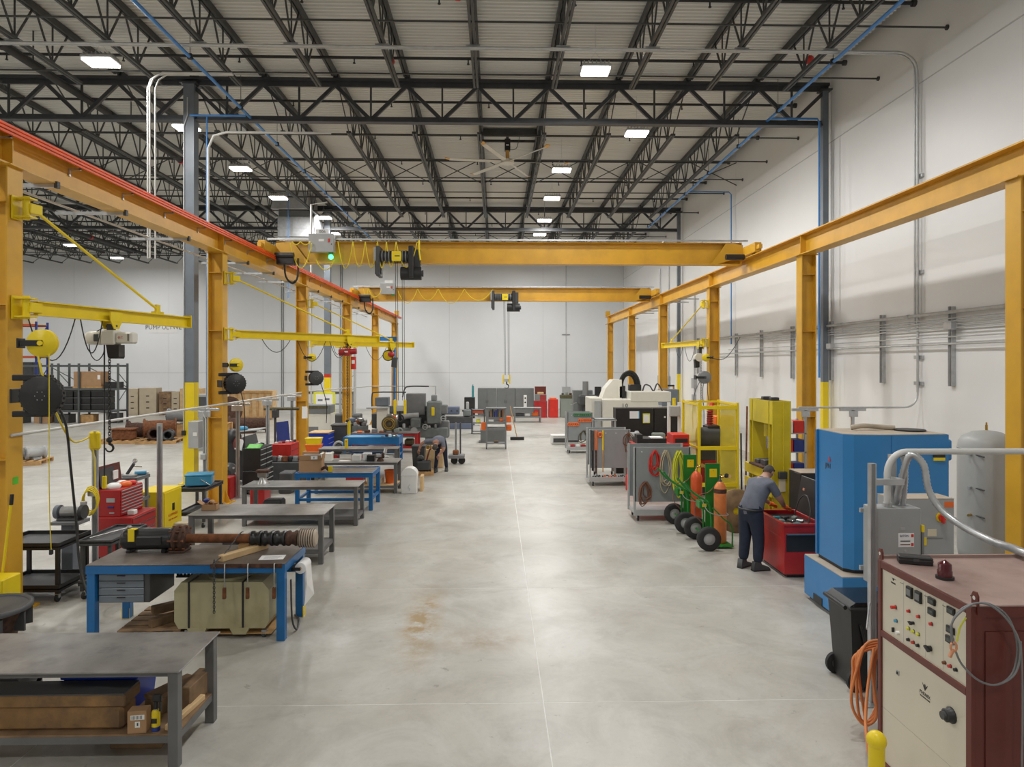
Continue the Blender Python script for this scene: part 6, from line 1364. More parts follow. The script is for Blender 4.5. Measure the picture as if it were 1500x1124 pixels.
block(-29.8, -29.0, 36.2, 36.8, 0, 1.3, 'sky_blue', 'drum_rack', 'light blue barrel cabinet by the yellow tote', 'cabinet', 0.03)
block(-24.4, -23.5, 30.4, 30.9, 0.0, 0.34, 'safety_yellow', 'yellow_tote', 'yellow plastic tote on the floor beyond the yellow column', 'tote', 0.04)
for i, (x0, x1, h_, m) in enumerate(((-24.3, -23.6, 1.75, 'tan_box'), (-23.5, -22.4, 1.8, 'tan_box'), (-22.2, -21.45, 1.55, 'dirty_wood'), (-21.4, -20.9, 1.55, 'tan_box'), (-20.85, -19.5, 1.75, 'pale_wood'))):
    t = thing('tall_crate', ['tall tan crate partly behind the pallet rack', 'tall tan crate with dark hand slots by the pallet rack', 'dark brown crate between the tan crates', 'narrow tan crate beside the dark brown one', 'wide pale wooden crate at the end of the crate row'][i], 'crate', ((x0 + x1) / 2, 46, 0))
    q = MB(); q.bx(-(x1 - x0) / 2, (x1 - x0) / 2, -0.4, 0.4, 0, h_, m, 0.01); q.build('box', t)
    for k in range(3):
        q = MB(); q.bx(-0.1, 0.1, -0.41, -0.4, h_ * (0.25 + 0.22 * k), h_ * (0.25 + 0.22 * k) + 0.06, 'black'); q.build('hand_slot', t)
# slatted wooden crate with a reel behind the second column
t = thing('slatted_crate', 'large pale slatted wooden crate by the end wall', 'crate', (-14.9, 42.3, 0))
q = MB(); q.bx(-1.3, 1.3, -0.4, 0.5, 0.1, 1.75, 'pale_wood'); q.build('panel', t)
for k in range(7):
    x = -1.3 + 2.5 * k / 6
    q = MB(); q.bx(x, x + 0.12, -0.45, -0.4, 0.05, 1.75, 'wood'); q.build('slat', t)
for z in (0.05, 1.63):
    q = MB(); q.bx(-1.3, 1.32, -0.5, -0.45, z, z + 0.13, 'wood'); q.build('rail', t)
t = thing('cable_reel', 'dark brown cable drum in front of the slatted crate', 'reel', (-15.0, 38.3, 0), 0.9)
for sy in (-1, 1):
    q = MB(); q.cyl((0, sy * 0.35, 0.8), (0, sy * 0.4, 0.8), 0.8, 'dark_rust', 24); q.build('flange', t)
q = MB(); q.cyl((0, -0.35, 0.8), (0, 0.35, 0.8), 0.4, 'dark_rust', 16); q.build('core', t)
castpart('dark brown gear casting beside the cable drum', (-16.4, 38.2, 0), 1.1, 0.45, 'dark_rust', 0.5)
# dark panel cabinet and blue machine behind the grey column
t = thing('panel_cabinet', 'grey control cabinet with a dark window behind the disconnect box', 'cabinet', (-11.6, 27.3, 0))
q = MB(); q.bx(-0.35, 0.45, -0.3, 0.3, 0, 2.2, 'box_grey', 0.02); q.build('case', t)
q = MB(); q.bx(-0.25, 0.4, -0.31, -0.3, 1.75, 2.1, 'dark_grey'); q.build('window', t)
# end wall sign partly behind the jib
t = thing('wall_sign', 'white banner with dark lettering on the end wall behind the jib', 'sign', (0, YB, 0))
s0, s1 = yp(219, 470, YB - 0.02), yp(260, 488, YB - 0.02)
q = MB(); q.bx(s0.x, s1.x, -0.02, 0.0, s1.z, s0.z, 'white'); q.build('banner', t)
text('PUMP ULTWE', 0.44, 'dark_grey', t, ((s0.x + s1.x) / 2, -0.022, yp(240, 481, YB).z + 0.05), (PI / 2, 0, 0))
# ================================================================== wall side
# ---- high voltage test set in the corner
HX, HY0, HY1, HZ = 3.15, 4.44, 5.55, 1.8
t = thing('test_set', 'maroon and cream electrical test cabinet with knobs and meters', 'test cabinet', (0, 0, 0))
q = MB(); q.bx(HX + 0.02, 4.75, HY0 + 0.02, HY1 - 0.01, 0.14, HZ - 0.012, 'maroon'); q.build('cabinet', t)
q = MB(); q.bx(HX, 4.76, HY0, HY1, HZ - 0.012, HZ, 'maroon_dust', 0.003); q.bx(HX, 4.76, HY1 - 0.02, HY1, HZ, HZ + 0.025, 'maroon_dust'); q.build('top', t)
for (y0, y1, z0, z1) in ((HY0, HY0 + 0.055, 0.1, HZ - 0.012), (HY1 - 0.045, HY1, 0.1, HZ - 0.012), (HY0 + 0.055, HY1 - 0.045, HZ - 0.07, HZ - 0.012), (HY0 + 0.055, HY1 - 0.045, 1.175, 1.225), (HY0 + 0.055, HY1 - 0.045, 0.1, 0.17)):
    q = MB(); q.bx(HX - 0.005, HX + 0.03, y0, y1, z0, z1, 'maroon', 0.003); q.build('frame_rail', t)
q = MB(); q.bx(HX + 0.02, 4.75, HY0, HY0 + 0.02, HZ - 0.08, HZ - 0.012, 'maroon'); q.bx(HX + 0.02, HX + 0.07, HY0, HY0 + 0.02, 0.1, HZ - 0.08, 'maroon'); q.build('frame_rail', t)
q = MB(); q.bx(HX + 0.012, HX + 0.02, HY0 + 0.055, HY1 - 0.045, 1.225, HZ - 0.07, 'panel_cream'); up = q.build('control_panel', t)
q = MB(); q.bx(HX + 0.012, HX + 0.02, HY0 + 0.055, HY1 - 0.045, 0.6, 1.175, 'panel_cream'); mid = q.build('lower_panel', t)
q = MB(); q.bx(HX + 0.012, HX + 0.02, HY0 + 0.055, HY1 - 0.045, 0.17, 0.597, 'panel_cream'); low = q.build('kick_panel', t)
for (dy, dz) in ((HY0 + 0.08, 0.3), (HY0 + 0.08, 1.1), (HY0 + 0.08, 1.6)):
    q = MB(); q.bx(HX + 0.12, HX + 0.125, HY0 + 0.016, HY0 + 0.02, dz, dz + 0.006, 'chrome'); q.build('screw', t)
q = MB(); q.bx(HX + 0.1, HX + 0.9, HY0 + 0.012, HY0 + 0.02, 0.3, 1.62, 'maroon', 0.002); q.build('side_panel', t)
PXX = HX + 0.012
def pp(u, v): return xp(1270 + u / 5.62, 800 + v / 5.62, PXX)
def disc(name, u, v, r, m, dpt=0.015, ring=None, parent=up):
    p = pp(u, v) if isinstance(u, (int, float)) else u
    q = MB()
    if ring: q.cyl((PXX - 0.004, p.y, p.z), (PXX, p.y, p.z), r * 1.25, ring, 14)
    q.cyl((PXX - dpt, p.y, p.z), (PXX, p.y, p.z), r, m, 14); return q.build(name, parent)
def rect(name, u, v, hy, hz, m, dpt=0.012, inner=None, parent=up):
    p = pp(u, v); q = MB(); q.bx(PXX - dpt, PXX, p.y - hy, p.y + hy, p.z - hz, p.z + hz, m, 0.002); o = q.build(name, parent)
    if inner:
        q = MB(); q.bx(PXX - dpt - 0.002, PXX - dpt, p.y - hy * 0.75, p.y + hy * 0.75, p.z - hz * 0.55, p.z + hz * 0.55, inner); q.build('screen', o)
    return o
for (u, v) in ((360, 382), (432, 420)): rect('meter', u, v, 0.034, 0.042, 'black', 0.02, 'mid_grey')
for (u, v) in ((540, 455), (540, 543), (700, 535), (695, 692), (688, 772)): rect('digital_display', u, v, 0.038, 0.024, 'black', 0.016, 'glass_dark')
for (u, v, r, m, dp) in ((238, 505, 0.013, 'bright_red', 0.04), (245, 617, 0.012, 'sky_blue', 0.02), (350, 537, 0.011, 'bright_red', 0.02), (430, 582, 0.011, 'bright_red', 0.02), (347, 680, 0.011, 'lime_cord', 0.02), (386, 704, 0.012, 'lime_cord', 0.02), (427, 728, 0.011, 'lime_cord', 0.02), (347, 772, 0.011, 'black', 0.02), (387, 795, 0.011, 'bright_red', 0.02), (425, 820, 0.011, 'black', 0.02), (535, 643, 0.011, 'bright_red', 0.02), (645, 962, 0.011, 'rust', 0.02), (690, 990, 0.011, 'bright_red', 0.02), (738, 1020, 0.011, 'black', 0.02)):
    disc('push_button', u, v, r, m, dp, 'dark_grey')
rect('toggle_switch', 224, 690, 0.006, 0.018, 'black', 0.02); disc('plug_cap', 262, 715, 0.014, 'white', 0.025)
for (u, v, s_) in ((385, 635, 0.012), (525, 845, 0.02)):
    p = pp(u, v); q = MB(); q.cyl((PXX - 0.025, p.y, p.z), (PXX, p.y, p.z), s_, 'black', 12); q.box(PXX - 0.03, p.y, p.z, 0.02, s_ * 2.6, s_ * 0.7, 'black', rx=0.5); q.build('selector_knob', up)
rect('key_switch', 833, 605, 0.012, 0.017, 'mid_grey')
for k in range(8):
    q = MB(); yy = HY0 + 0.2 + 0.1 * k; q.bx(PXX - 0.001, PXX, yy - 0.02, yy + 0.02, 1.69 - 0.002, 1.69 + 0.002, 'dark_grey'); q.build('legend_mark', up)
for u in (302, 482, 628):
    p = pp(u, 500); q = MB(); q.bx(PXX - 0.001, PXX, p.y - 0.0015, p.y + 0.0015, 1.24, 1.71, 'light_grey'); q.build('panel_line', up)
def bird(p, s_, par):
    q = MB()
    for pts in ([(-1, 0.9), (-0.75, 0.3), (0, -0.7), (-0.15, 0.1)], [(1, 0.9), (0.75, 0.3), (0, -0.7), (0.15, 0.1)], [(-0.3, 0.5), (0, 0.9), (0.3, 0.5), (0, -0.3)]):
        vs = [(PXX - 0.0015, p.y - a * s_, p.z + b_ * s_) for a, b_ in pts]; n = len(vs)
        q.add(vs + [(PXX, v_[1], v_[2]) for v_ in vs], [list(range(n)), list(range(n, 2 * n))[::-1]] + [(i, (i + 1) % n, n + (i + 1) % n, n + i) for i in range(n)], 'black')
    q.build('bird_emblem', par)
p = pp(217, 278); bird(p, 0.016, up); text('PHENIX', 0.018, 'black', up, (PXX - 0.001, p.y, p.z - 0.028), (PI / 2, 0, -PI / 2))
p = xp(1355, 1008, PXX); bird(p, 0.032, mid); text('PHENIX', 0.036, 'black', mid, (PXX - 0.001, p.y, p.z - 0.05), (PI / 2, 0, -PI / 2)); text('TECHNOLOGIES', 0.016, 'black', mid, (PXX - 0.001, p.y, p.z - 0.077), (PI / 2, 0, -PI / 2))
p = pp(258, 1045); q = MB(); q.bx(PXX - 0.008, PXX, p.y - 0.014, p.y + 0.014, p.z - 0.018, p.z + 0.018, 'light_grey'); q.bx(PXX - 0.014, PXX - 0.008, p.y - 0.007, p.y + 0.007, p.z - 0.01, p.z + 0.01, 'black'); q.build('outlet', mid)
p = xp(1394, 1048, PXX); q = MB(); q.lathe([(0.055, 0), (0.055, -0.01), (0.045, -0.02), (0.045, -0.045), (0.03, -0.05)], 'black', 18, (PXX, p.y, p.z), 'X'); q.cyl((PXX - 0.07, p.y, p.z), (PXX - 0.04, p.y, p.z), 0.028, 'dark_grey', 12); q.build('voltage_dial', mid)
for (yy, nm) in ((HY1 - 0.03, 'lifting_lug'), (HY0 + 0.02, 'lifting_lug')):
    q = MB(); q.prism([(-0.03, -0.06), (0.03, -0.06), (0.03, 0.06), (0.015, 0.085), (-0.015, 0.085), (-0.03, 0.06)], HX + 0.0, HX + 0.012, 'maroon', 'X'); o = q.build(nm, t, (0.0 if yy > 5 else 0.03, yy, HZ))
    q = MB(); q.cyl((HX - 0.004, 0, 0.045), (HX + 0.016, 0, 0.045), 0.014, 'chrome', 12); q.build('eye', o)
# things on the test set
t = thing('beacon', 'dark red warning beacon on the maroon cabinet', 'beacon', tuple(gp(1384, 848, HZ)))
q = MB(); q.cyl((0, 0, 0), (0, 0, 0.02), 0.062, 'black', 18); q.build('base', t)
q = MB(); q.lathe([(0.05, 0.02), (0.05, 0.06), (0.046, 0.065), (0.046, 0.11), (0.042, 0.115), (0.0, 0.145)], 'red_glass', 18); q.build('lens', t)
q = MB(); q.bx(-0.12, 0.12, -0.05, 0.05, 0, 0.065, 'black', 0.008); q.bx(-0.122, 0.122, -0.052, 0.052, 0.035, 0.04, 'dark_grey'); q.bx(-0.02, 0.02, -0.055, -0.05, 0.03, 0.05, 'dark_grey'); one(q, 'instrument_case', 'small black hard case lying on the maroon cabinet', 'case', tuple(gp(1340, 826, HZ)), -0.35)
q = MB(); q.bx(-0.012, 0.012, -0.008, 0.008, 0, 0.008, 'black'); one(q, 'rubber_plug', 'tiny black plug lying on the maroon cabinet top', 'plug', tuple(gp(1425, 874, HZ)))
# leads over the lug
t = thing('test_leads', 'coiled grey test leads with copper clamps hung on the cabinet lug', 'cable', (0, 0, 0))
for k in range(2):
    def lead(x, y): return yp(x, y, HY0 - 0.05 - 0.03 * k)
    q = MB(); q.tube(smooth([lead(1397 - 2 * k, 945), lead(1394, 915), lead(1408, 893 + 3 * k), lead(1430, 884), lead(1452, 886 + 2 * k), lead(1477, 905 + 5 * k), lead(1490 + 4 * k, 945), lead(1484 + 4 * k, 985), lead(1462, 1003), lead(1435, 998), lead(1410, 975), lead(1400, 955)], 5), 0.007, 'mid_grey', 6); q.build('lead', t)
q = MB(); q.tube(smooth([lead(1495, 940), lead(1498, 1020), lead(1497, 1124)]), 0.007, 'mid_grey', 6); q.build('lead', t)
q = MB(); q.tube(smooth([lead(1415, 905), lead(1406, 920), lead(1402, 940)]), 0.006, 'lime_cord', 6); q.build('ground_wire', t)
q = MB(); p = lead(1397, 948); q.tube([p + Vector((0.02 * math.sin(a), 0, 0.03 * math.cos(a))) for a in [k_ * PI / 5 for k_ in range(10)]], 0.008, 'copper', 6, True); q.box(p.x - 0.015, p.y, p.z - 0.04, 0.02, 0.02, 0.06, 'copper', 0.004, ry=0.4); q.build('clamp', t)
# orange hose hung on the post
t = thing('hose_coil', 'coil of orange hose hanging beside the maroon cabinet', 'hose', (0, 0, 0))
for k in range(7):
    def hp(x, y): return yp(x, y, 6.05 + 0.035 * k)
    o_ = 5 * (k % 4); e_ = 9 * (k % 3)
    q = MB(); q.tube(smooth([hp(1290, 938 + o_ * 0.6), hp(1268 - o_, 945 + o_), hp(1254 - o_ * 0.3 + e_ * .3, 985), hp(1247 + e_, 1020 + e_), hp(1252 + e_, 1045 + e_), hp(1268 + e_ * .5, 1062 - e_ * 0.6), hp(1284, 1050 - o_), hp(1281, 1010 + o_), hp(1276 + o_ * .4, 970), hp(1289, 943 + o_)], 5), 0.013, 'cable_orange', 7); q.build('loop', t)
q = MB(); q.tube(smooth([yp(1280, 950, 6.0), yp(1272, 1000, 5.9), yp(1268, 1050, 5.75), yp(1270, 1085, 5.6), yp(1276, 1124, 5.5)]), 0.013, 'cable_orange', 7); q.build('loose_end', t)
q = MB(); q.tube([(3.745, 6.75, 1.0), (3.36, 6.1, 1.0)], 0.01, 'galv', 6); q.build('hanger', t)
# bollard
t = thing('bollard', 'bright yellow guard post with a ball top', 'bollard', (yp(1284, 1085, 4.85).x, 4.85, 0))
zb = yp(1284, 1085, 4.85).z
q = MB(); q.cyl((0, 0, 0), (0, 0, zb - 0.03), 0.055, 'safety_yellow', 18); q.build('post', t)
q = MB(); q.ball((0, 0, zb), 0.068, 'safety_yellow', 18, 12); q.build('ball_cap', t)
q = MB(); q.cyl((0, 0, 0), (0, 0, 0.015), 0.12, 'safety_yellow', 18); q.build('base_plate', t)
# wheeled bin
t = thing('wheeled_bin', 'black wheeled trash bin beside the strut post', 'trash bin', (3.92, 7.2, 0)); t.scale = (0.8, 0.74, 0.94)
q = MB(); vs = [(-0.26, -0.27, 0.03), (0.3, -0.27, 0.03), (0.3, 0.27, 0.03), (-0.26, 0.27, 0.03), (-0.32, -0.33, 0.9), (0.36, -0.33, 0.9), (0.36, 0.33, 0.9), (-0.32, 0.33, 0.9)]
q.add(vs, [(0, 3, 2, 1), (0, 1, 5, 4), (1, 2, 6, 5), (2, 3, 7, 6), (3, 0, 4, 7), (4, 5, 6, 7)], 'black'); q.build('body', t)
q = MB(); q.bx(-0.35, 0.38, -0.36, 0.36, 0.9, 0.94, 'black', 0.015); q.prism([(-0.34, 0.94), (0.36, 0.94), (0.28, 0.99), (-0.26, 0.99)], -0.33, 0.33, 'black_gloss', 'Y'); q.cyl((-0.38, -0.3, 0.93), (-0.38, 0.3, 0.93), 0.025, 'black', 10); q.build('lid', t)
for sy in (-1, 1):
    q = MB(); q.cyl((-0.24, sy * 0.3 - 0.03, 0.12), (-0.24, sy * 0.3 + 0.03, 0.12), 0.12, 'rubber', 18); q.cyl((-0.24, sy * 0.3 - 0.035, 0.12), (-0.24, sy * 0.3 + 0.035, 0.12), 0.05, 'dark_grey', 12); q.build('wheel', t)
q = MB(); q.tube(smooth([(-0.2, -0.335, 0.75), (-0.14, -0.335, 0.5), (-0.22, -0.32, 0.25)]), 0.018, 'black', 6); q.build('handle_rib', t)
# strut post with electrical boxes
t = thing('equipment_stand', 'tall galvanised strut frame carrying the grey electrical boxes', 'strut frame', (0, 6.75, 0))
q = MB(); q.bx(3.745, 3.805, -0.02, 0.04, 0, 2.4, 'galv'); q.bx(3.76, 3.79, -0.026, -0.02, 0, 2.4, 'mid_grey'); q.bx(3.66, 3.9, -0.1, 0.1, 0, 0.012, 'galv'); q.build('post', t)
q = MB(); q.bx(4.08, 4.14, 0.2, 0.26, 1.94, 2.46, 'galv'); q.build('post', t)
q = MB(); q.bx(3.8, 4.1, 0.0, 0.05, 2.18, 2.24, 'galv'); q.bx(4.06, 4.1, 0.05, 0.24, 2.18, 2.24, 'galv'); q.build('cross_arm', t)
for z in (1.9, 1.3):
    q = MB(); q.bx(3.8, 4.2, 0.272, 0.3, z - 0.05, z - 0.005, 'galv'); q.build('cross_arm', t)
t = thing('disconnect_switch', 'grey disconnect box with a white warning label and red handle', 'electrical box', (4.06, 6.92, 1.15))
q = MB(); q.bx(-0.235, 0.235, -0.13, 0.1, 0, 0.79, 'box_grey', 0.006); q.build('case', t)
q = MB(); q.bx(0.0, 0.16, -0.133, -0.13, 0.4, 0.54, 'paper'); lb = q.build('warning_label', t)
for (a0, a1, z0, z1, m_) in ((0.13, 0.155, 0.50, 0.53, 'bright_red'), (0.13, 0.155, 0.41, 0.44, 'bright_red'), (0.02, 0.12, 0.455, 0.465, 'dark_grey'), (0.02, 0.12, 0.42, 0.43, 'maroon')):
    q = MB(); q.bx(a0, a1, -0.1345, -0.133, z0, z1, m_); q.build('print', lb)
text('EATON', 0.028, 'rack_blue', lb, (0.06, -0.134, 0.513), (PI / 2, 0, 0))
q = MB(); q.bx(0.24, 0.26, -0.14, -0.08, 0.2, 0.6, 'mid_grey'); q.bx(0.238, 0.262, -0.145, -0.11, 0.55, 0.62, 'safety_yellow'); q.ball((0.255, -0.15, 0.18), 0.03, 'bright_red', 10, 7); q.build('lever', t)
q = MB(); q.cyl((0.07, -0.137, 0.36), (0.07, -0.13, 0.36), 0.012, 'light_grey', 10); q.bx(0.02, 0.07, -0.133, -0.13, 0.57, 0.6, 'light_grey'); q.build('latch', t)
t = thing('control_cabinet', 'grey control box with a red and yellow rotary switch behind the disconnect', 'electrical box', (4.72, 7.5, 1.08))
q = MB(); q.bx(-0.36, 0.33, -0.1, 0.2, 0, 0.83, 'box_grey', 0.006); q.build('case', t)
q = MB(); q.bx(-0.36, 0.33, -0.1, 0.2, 0.83, 0.836, 'dust_tan'); q.build('dusty_top', t)
q = MB(); q.cyl((0.18, -0.115, 0.63), (0.18, -0.1, 0.63), 0.055, 'safety_yellow', 16); q.cyl((0.18, -0.14, 0.63), (0.18, -0.115, 0.63), 0.04, 'bright_red', 14); q.bx(0.165, 0.2, -0.16, -0.12, 0.57, 0.69, 'bright_red', 0.01); q.build('rotary_switch', t)
for (a0, a1, z0, z1, m_, nm) in ((0.22, 0.32, 0.74, 0.8, 'orange', 'orange_label'), (0.24, 0.32, 0.6, 0.63, 'safety_yellow', 'yellow_label'), (-0.12, 0.02, 0.32, 0.41, 'safety_yellow', 'arc_flash_label'), (0.03, 0.13, 0.42, 0.5, 'cream', 'rating_plate'), (0.02, 0.2, 0.395, 0.405, 'mid_grey', 'strip')):
    q = MB(); q.bx(a0, a1, -0.104, -0.1, z0, z1, m_); q.build(nm, t)
q = MB(); q.bx(-0.3, -0.25, 0, 0.1, -1.08, 0, 'galv'); q.bx(0.22, 0.27, 0, 0.1, -1.08, 0, 'galv'); q.build('leg', t)
q = MB(); zc = 2.5; q.tube([(4.0, 6.88, 1.94), (4.0, 6.88, 2.28)] + [(4.2 - 0.2 * math.cos(a), 6.88, 2.28 + 0.22 * math.sin(a)) for a in [k * PI / 12 for k in range(1, 7)]] + [(7.4, 6.88, 2.5)], 0.032, 'pale_pipe', 10)
q.cyl((4.0, 6.88, 1.94), (4.0, 6.88, 1.98), 0.045, 'galv', 10)
one(q, 'conduit', 'thick pale conduit arching from the disconnect box toward the wall', 'conduit')
def flex(lab, pts, r, k):
    q = MB(); P_ = smooth(pts, k); rr_ = [r if i % 2 else r * 0.84 for i in range(len(P_))]; q.tube(P_, rr_, 'galv', 10); one(q, 'flexible_conduit', lab, 'conduit')
flex('ribbed silver flexible conduit sweeping down onto the maroon cabinet', [(4.14, 6.98, 1.95), (4.13, 6.86, 2.2), (4.17, 6.78, 2.47), (4.27, 6.72, 2.4), (4.3, 6.68, 2.15), (4.37, 6.6, 1.97), (4.45, 6.4, 1.85), (4.5, 6.1, 1.79), (4.42, 5.75, 1.82), (4.3, 5.5, 1.86), (4.28, 5.2, 1.86), (4.25, 4.95, 1.84)], 0.036, 14)
flex('short ribbed flexible conduit rising from the disconnect box', [(4.2, 6.95, 1.94), (4.21, 6.93, 2.1), (4.2, 6.9, 2.3), (4.16, 6.88, 2.46)], 0.028, 12)
# ---- blue blast cabinet
t = thing('blast_cabinet', 'big bright blue blast cabinet with a handle and dusty top', 'blast cabinet', (0, 0, 0))
q = MB(); q.bx(4.5, 6.3, 8.75, 9.85, 0.06, 0.62, 'blast_blue', 0.006); q.bx(4.5, 6.3, 8.76, 9.84, 0.62, 0.628, 'dust_tan'); bs = q.build('base', t)
q = MB(); q.bx(4.49, 4.5, 9.3, 9.55, 0.06, 0.16, 'black'); q.build('fork_slot', bs)
q = MB(); q.bx(4.56, 6.2, 8.82, 9.8, 0.0, 0.06, 'dark_grey'); q.build('plinth', bs)
poly = [(4.62, 9.72), (4.62, 8.98), (4.72, 8.88), (5.05, 8.84), (6.0, 8.9), (6.0, 9.8)]
q = MB(); q.prism(poly, 0.68, 2.46, 'blast_blue', 'Z'); bd = q.build('cabin', t)
q = MB(); q.prism([(x + (0.01 if x < 5 else -0.01), y + (0.01 if y < 9.3 else -0.01)) for x, y in poly], 2.46, 2.468, 'dust_tan', 'Z'); q.build('dusty_top', t)
q = MB(); q.prism([(x + (0.02 if x < 5 else -0.02), y + (0.03 if y < 9.3 else -0.02)) for x, y in poly], 0.628, 0.68, 'black', 'Z'); q.build('door_gap', t)
q = MB(); q.bx(4.6, 4.62, 9.66, 9.72, 0.68, 2.46, 'bench_blue'); q.build('corner_post', t)
q = MB(); q.bx(5.2, 5.206, 8.845, 8.855, 0.7, 2.45, 'bench_blue'); q.build('door_seam', t)
q = MB(); q.tube([(4.86, 8.87, 1.55), (4.86, 8.81, 1.55), (4.86, 8.81, 1.36), (4.86, 8.87, 1.36)], 0.009, 'chrome', 6); q.build('handle', t)
q = MB(); q.bx(6.0, 6.12, 9.0, 9.8, 2.1, 2.38, 'blast_blue', 0.02); q.bx(6.0, 6.08, 9.1, 9.3, 2.0, 2.05, 'blast_blue'); q.build('rear_hood', t)
q = MB(); q.cyl((5.75, 9.35, 2.468), (5.75, 9.35, 2.49), 0.2, 'black', 18); q.build('exhaust_ring', t)
q = MB(); q.bx(5.78, 5.93, 8.865, 8.885, 2.16, 2.21, 'black'); q.bx(5.78, 5.93, 8.865, 8.886, 2.12, 2.16, 'safety_yellow'); q.build('caution_label', t)
text('JPN', 0.1, 'dark_grey', t, (4.617, 9.38, 1.98), (PI / 2, 0, -PI / 2), 'lettering')
q = MB(); q.prism([(9.3, 2.05), (9.36, 2.05), (9.33, 2.12)], 4.612, 4.618, 'bright_red', 'X'); q.build('logo_mark', t)
q = MB(); q.tube(smooth([(5.0, 9.5, 2.5), (5.15, 9.45, 2.53), (5.4, 9.5, 2.51), (5.6, 9.45, 2.5)]), 0.035, 'dust_tan', 7); one(q, 'rolled_cloth', 'dusty rolled cloth lying on the blue blast cabinet', 'cloth')
q = MB(); q.bx(5.9, 6.2, 8.6, 8.62, 2.24, 2.29, 'galv'); q.bx(6.0, 6.03, 8.62, 8.9, 2.25, 2.28, 'galv'); one(q, 'strut_offcut', 'short galvanised strut bracket on the blast cabinet corner', 'strut')
# strut T posts behind with conduit
for (X, Y, ht, lab) in ((8.15, 15.4, 2.34, 'galvanised T post holding the conduit behind the blast cabinet'), (7.05, 15.4, 2.34, 'galvanised T post holding the conduit behind the yellow press')):
    t = thing('strut_post', lab, 'post', (X, Y, 0))
    q = MB(); q.bx(-0.03, 0.03, -0.03, 0.03, 0, ht, 'galv'); q.build('post', t)
    q = MB(); q.bx(-0.3, 0.3, -0.03, 0.03, ht - 0.02, ht + 0.045, 'galv', 0.004); q.build('cross_arm', t)
    q = MB(); q.bx(-0.1, 0.1, -0.05, -0.03, ht - 0.15, ht - 0.02, 'galv'); q.build('bracket_plate', t)
# receiver tank
t = thing('air_receiver', 'tall pale grey vertical air receiver tank by the white wall', 'tank', (7.86, 10.75, 0))
q = MB(); q.lathe([(0.0, 0.15), (0.2, 0.18), (0.38, 0.3), (0.4, 0.42), (0.4, 2.05), (0.385, 2.15), (0.33, 2.24), (0.2, 2.31), (0.0, 2.34)], 'tank_grey', 32); q.build('shell', t)
q = MB(); q.tube([(0.402 * math.cos(a), 0.402 * math.sin(a), 2.05) for a in [k * PI / 16 for k in range(32)]], 0.008, 'tank_grey', 5, True); q.build('weld_seam', t)
q = MB(); q.cyl((0, 0, 2.33), (0, 0, 2.42), 0.02, 'brass', 8); q.cyl((0, 0, 2.42), (0, 0, 2.46), 0.012, 'brass', 8); q.build('safety_valve', t)
for z in (1.97, 1.45, 1.02):
    q = MB(); q.cyl((-0.36, -0.15, z), (-0.45, -0.22, z), 0.022, 'brass' if z < 1.2 else 'galv', 8); q.cyl((-0.33, -0.2, z), (-0.28, -0.34, z - 0.02), 0.012, 'dark_grey', 6); q.build('gauge_valve', t)
for k in range(3):
    a = k * 2 * PI / 3; q = MB(); q.box(0.3 * math.cos(a), 0.3 * math.sin(a), 0.2, 0.1, 0.05, 0.4, 'tank_grey', rz=a); q.build('leg', t)
# ---- red parts washer
t = thing('parts_washer', 'red parts washer with its black lid open', 'parts washer', (0, 0, 0))
WX0, WX1, WY0, WY1, WZ = 4.57, 5.2, 10.7, 11.75, 0.86
q = MB(); q.bx(WX0, WX1, WY0, WY1, 0.06, 0.62, 'red_paint', 0.004)
for (u0, u1, v0, v1) in ((WX0, WX0 + 0.02, WY0, WY1), (WX1 - 0.02, WX1, WY0, WY1), (WX0, WX1, WY0, WY0 + 0.02), (WX0, WX1, WY1 - 0.02, WY1)): q.bx(u0, u1, v0, v1, 0.62, WZ, 'red_paint')
q.build('tub', t)
for (u0, u1, v0, v1) in ((WX0 - 0.02, WX0 + 0.03, WY0 - 0.02, WY1 + 0.02), (WX1 - 0.03, WX1 + 0.02, WY0 - 0.02, WY1 + 0.02), (WX0 + 0.03, WX1 - 0.03, WY0 - 0.02, WY0 + 0.03), (WX0 + 0.03, WX1 - 0.03, WY1 - 0.03, WY1 + 0.02)):
    q = MB(); q.bx(u0, u1, v0, v1, WZ - 0.03, WZ + 0.005, 'red_paint', 0.004); q.build('rim', t)
q = MB(); q.bx(WX0 + 0.02, WX1 - 0.02, WY0 + 0.02, WY1 - 0.02, 0.77, 0.79, 'black'); q.build('basin', t)
for k in range(9):
    q = MB(); q.bx(-0.06, 0.06, -0.04, 0.04, 0, 0.05, ['steel', 'teal', 'dark_grey', 'sage', 'steel'][k % 5], 0.012); q.build('washed_part', t, (WX0 + 0.14 + 0.15 * (k % 3), WY0 + 0.2 + 0.22 * (k // 3), 0.79), 0.5 * k)
q = MB(); q.bx(WX0 + 0.03, WX1, WY0 - 0.006, WY0, 0.42, 0.7, 'black'); q.build('front_window', t)
q = MB(); q.bx(WX0 + 0.03, WX1, WY0 - 0.05, WY0 - 0.006, 0.695, 0.715, 'steel'); q.build('ledge', t)
q = MB(); q.bx(WX0 + 0.06, WX1 - 0.05, WY0 + 0.05, WY1 - 0.05, 0, 0.06, 'black'); q.build('plinth', t)
q = MB(); q.box(WX1 + 0.06, (WY0 + WY1) / 2, WZ + 0.3, 0.03, 0.98, 0.62, 'black', 0.01, ry=0.18); ld = q.build('lid', t)
q = MB(); q.box(WX1 + 0.0, WY0 + 0.7, WZ + 0.42, 0.012, 0.06, 0.04, 'copper', ry=0.18); q.cyl((WX1 + 0.035, WY0 + 0.3, WZ + 0.35), (WX1 + 0.05, WY0 + 0.3, WZ + 0.35), 0.015, 'white', 8); q.build('lid_fitting', ld)
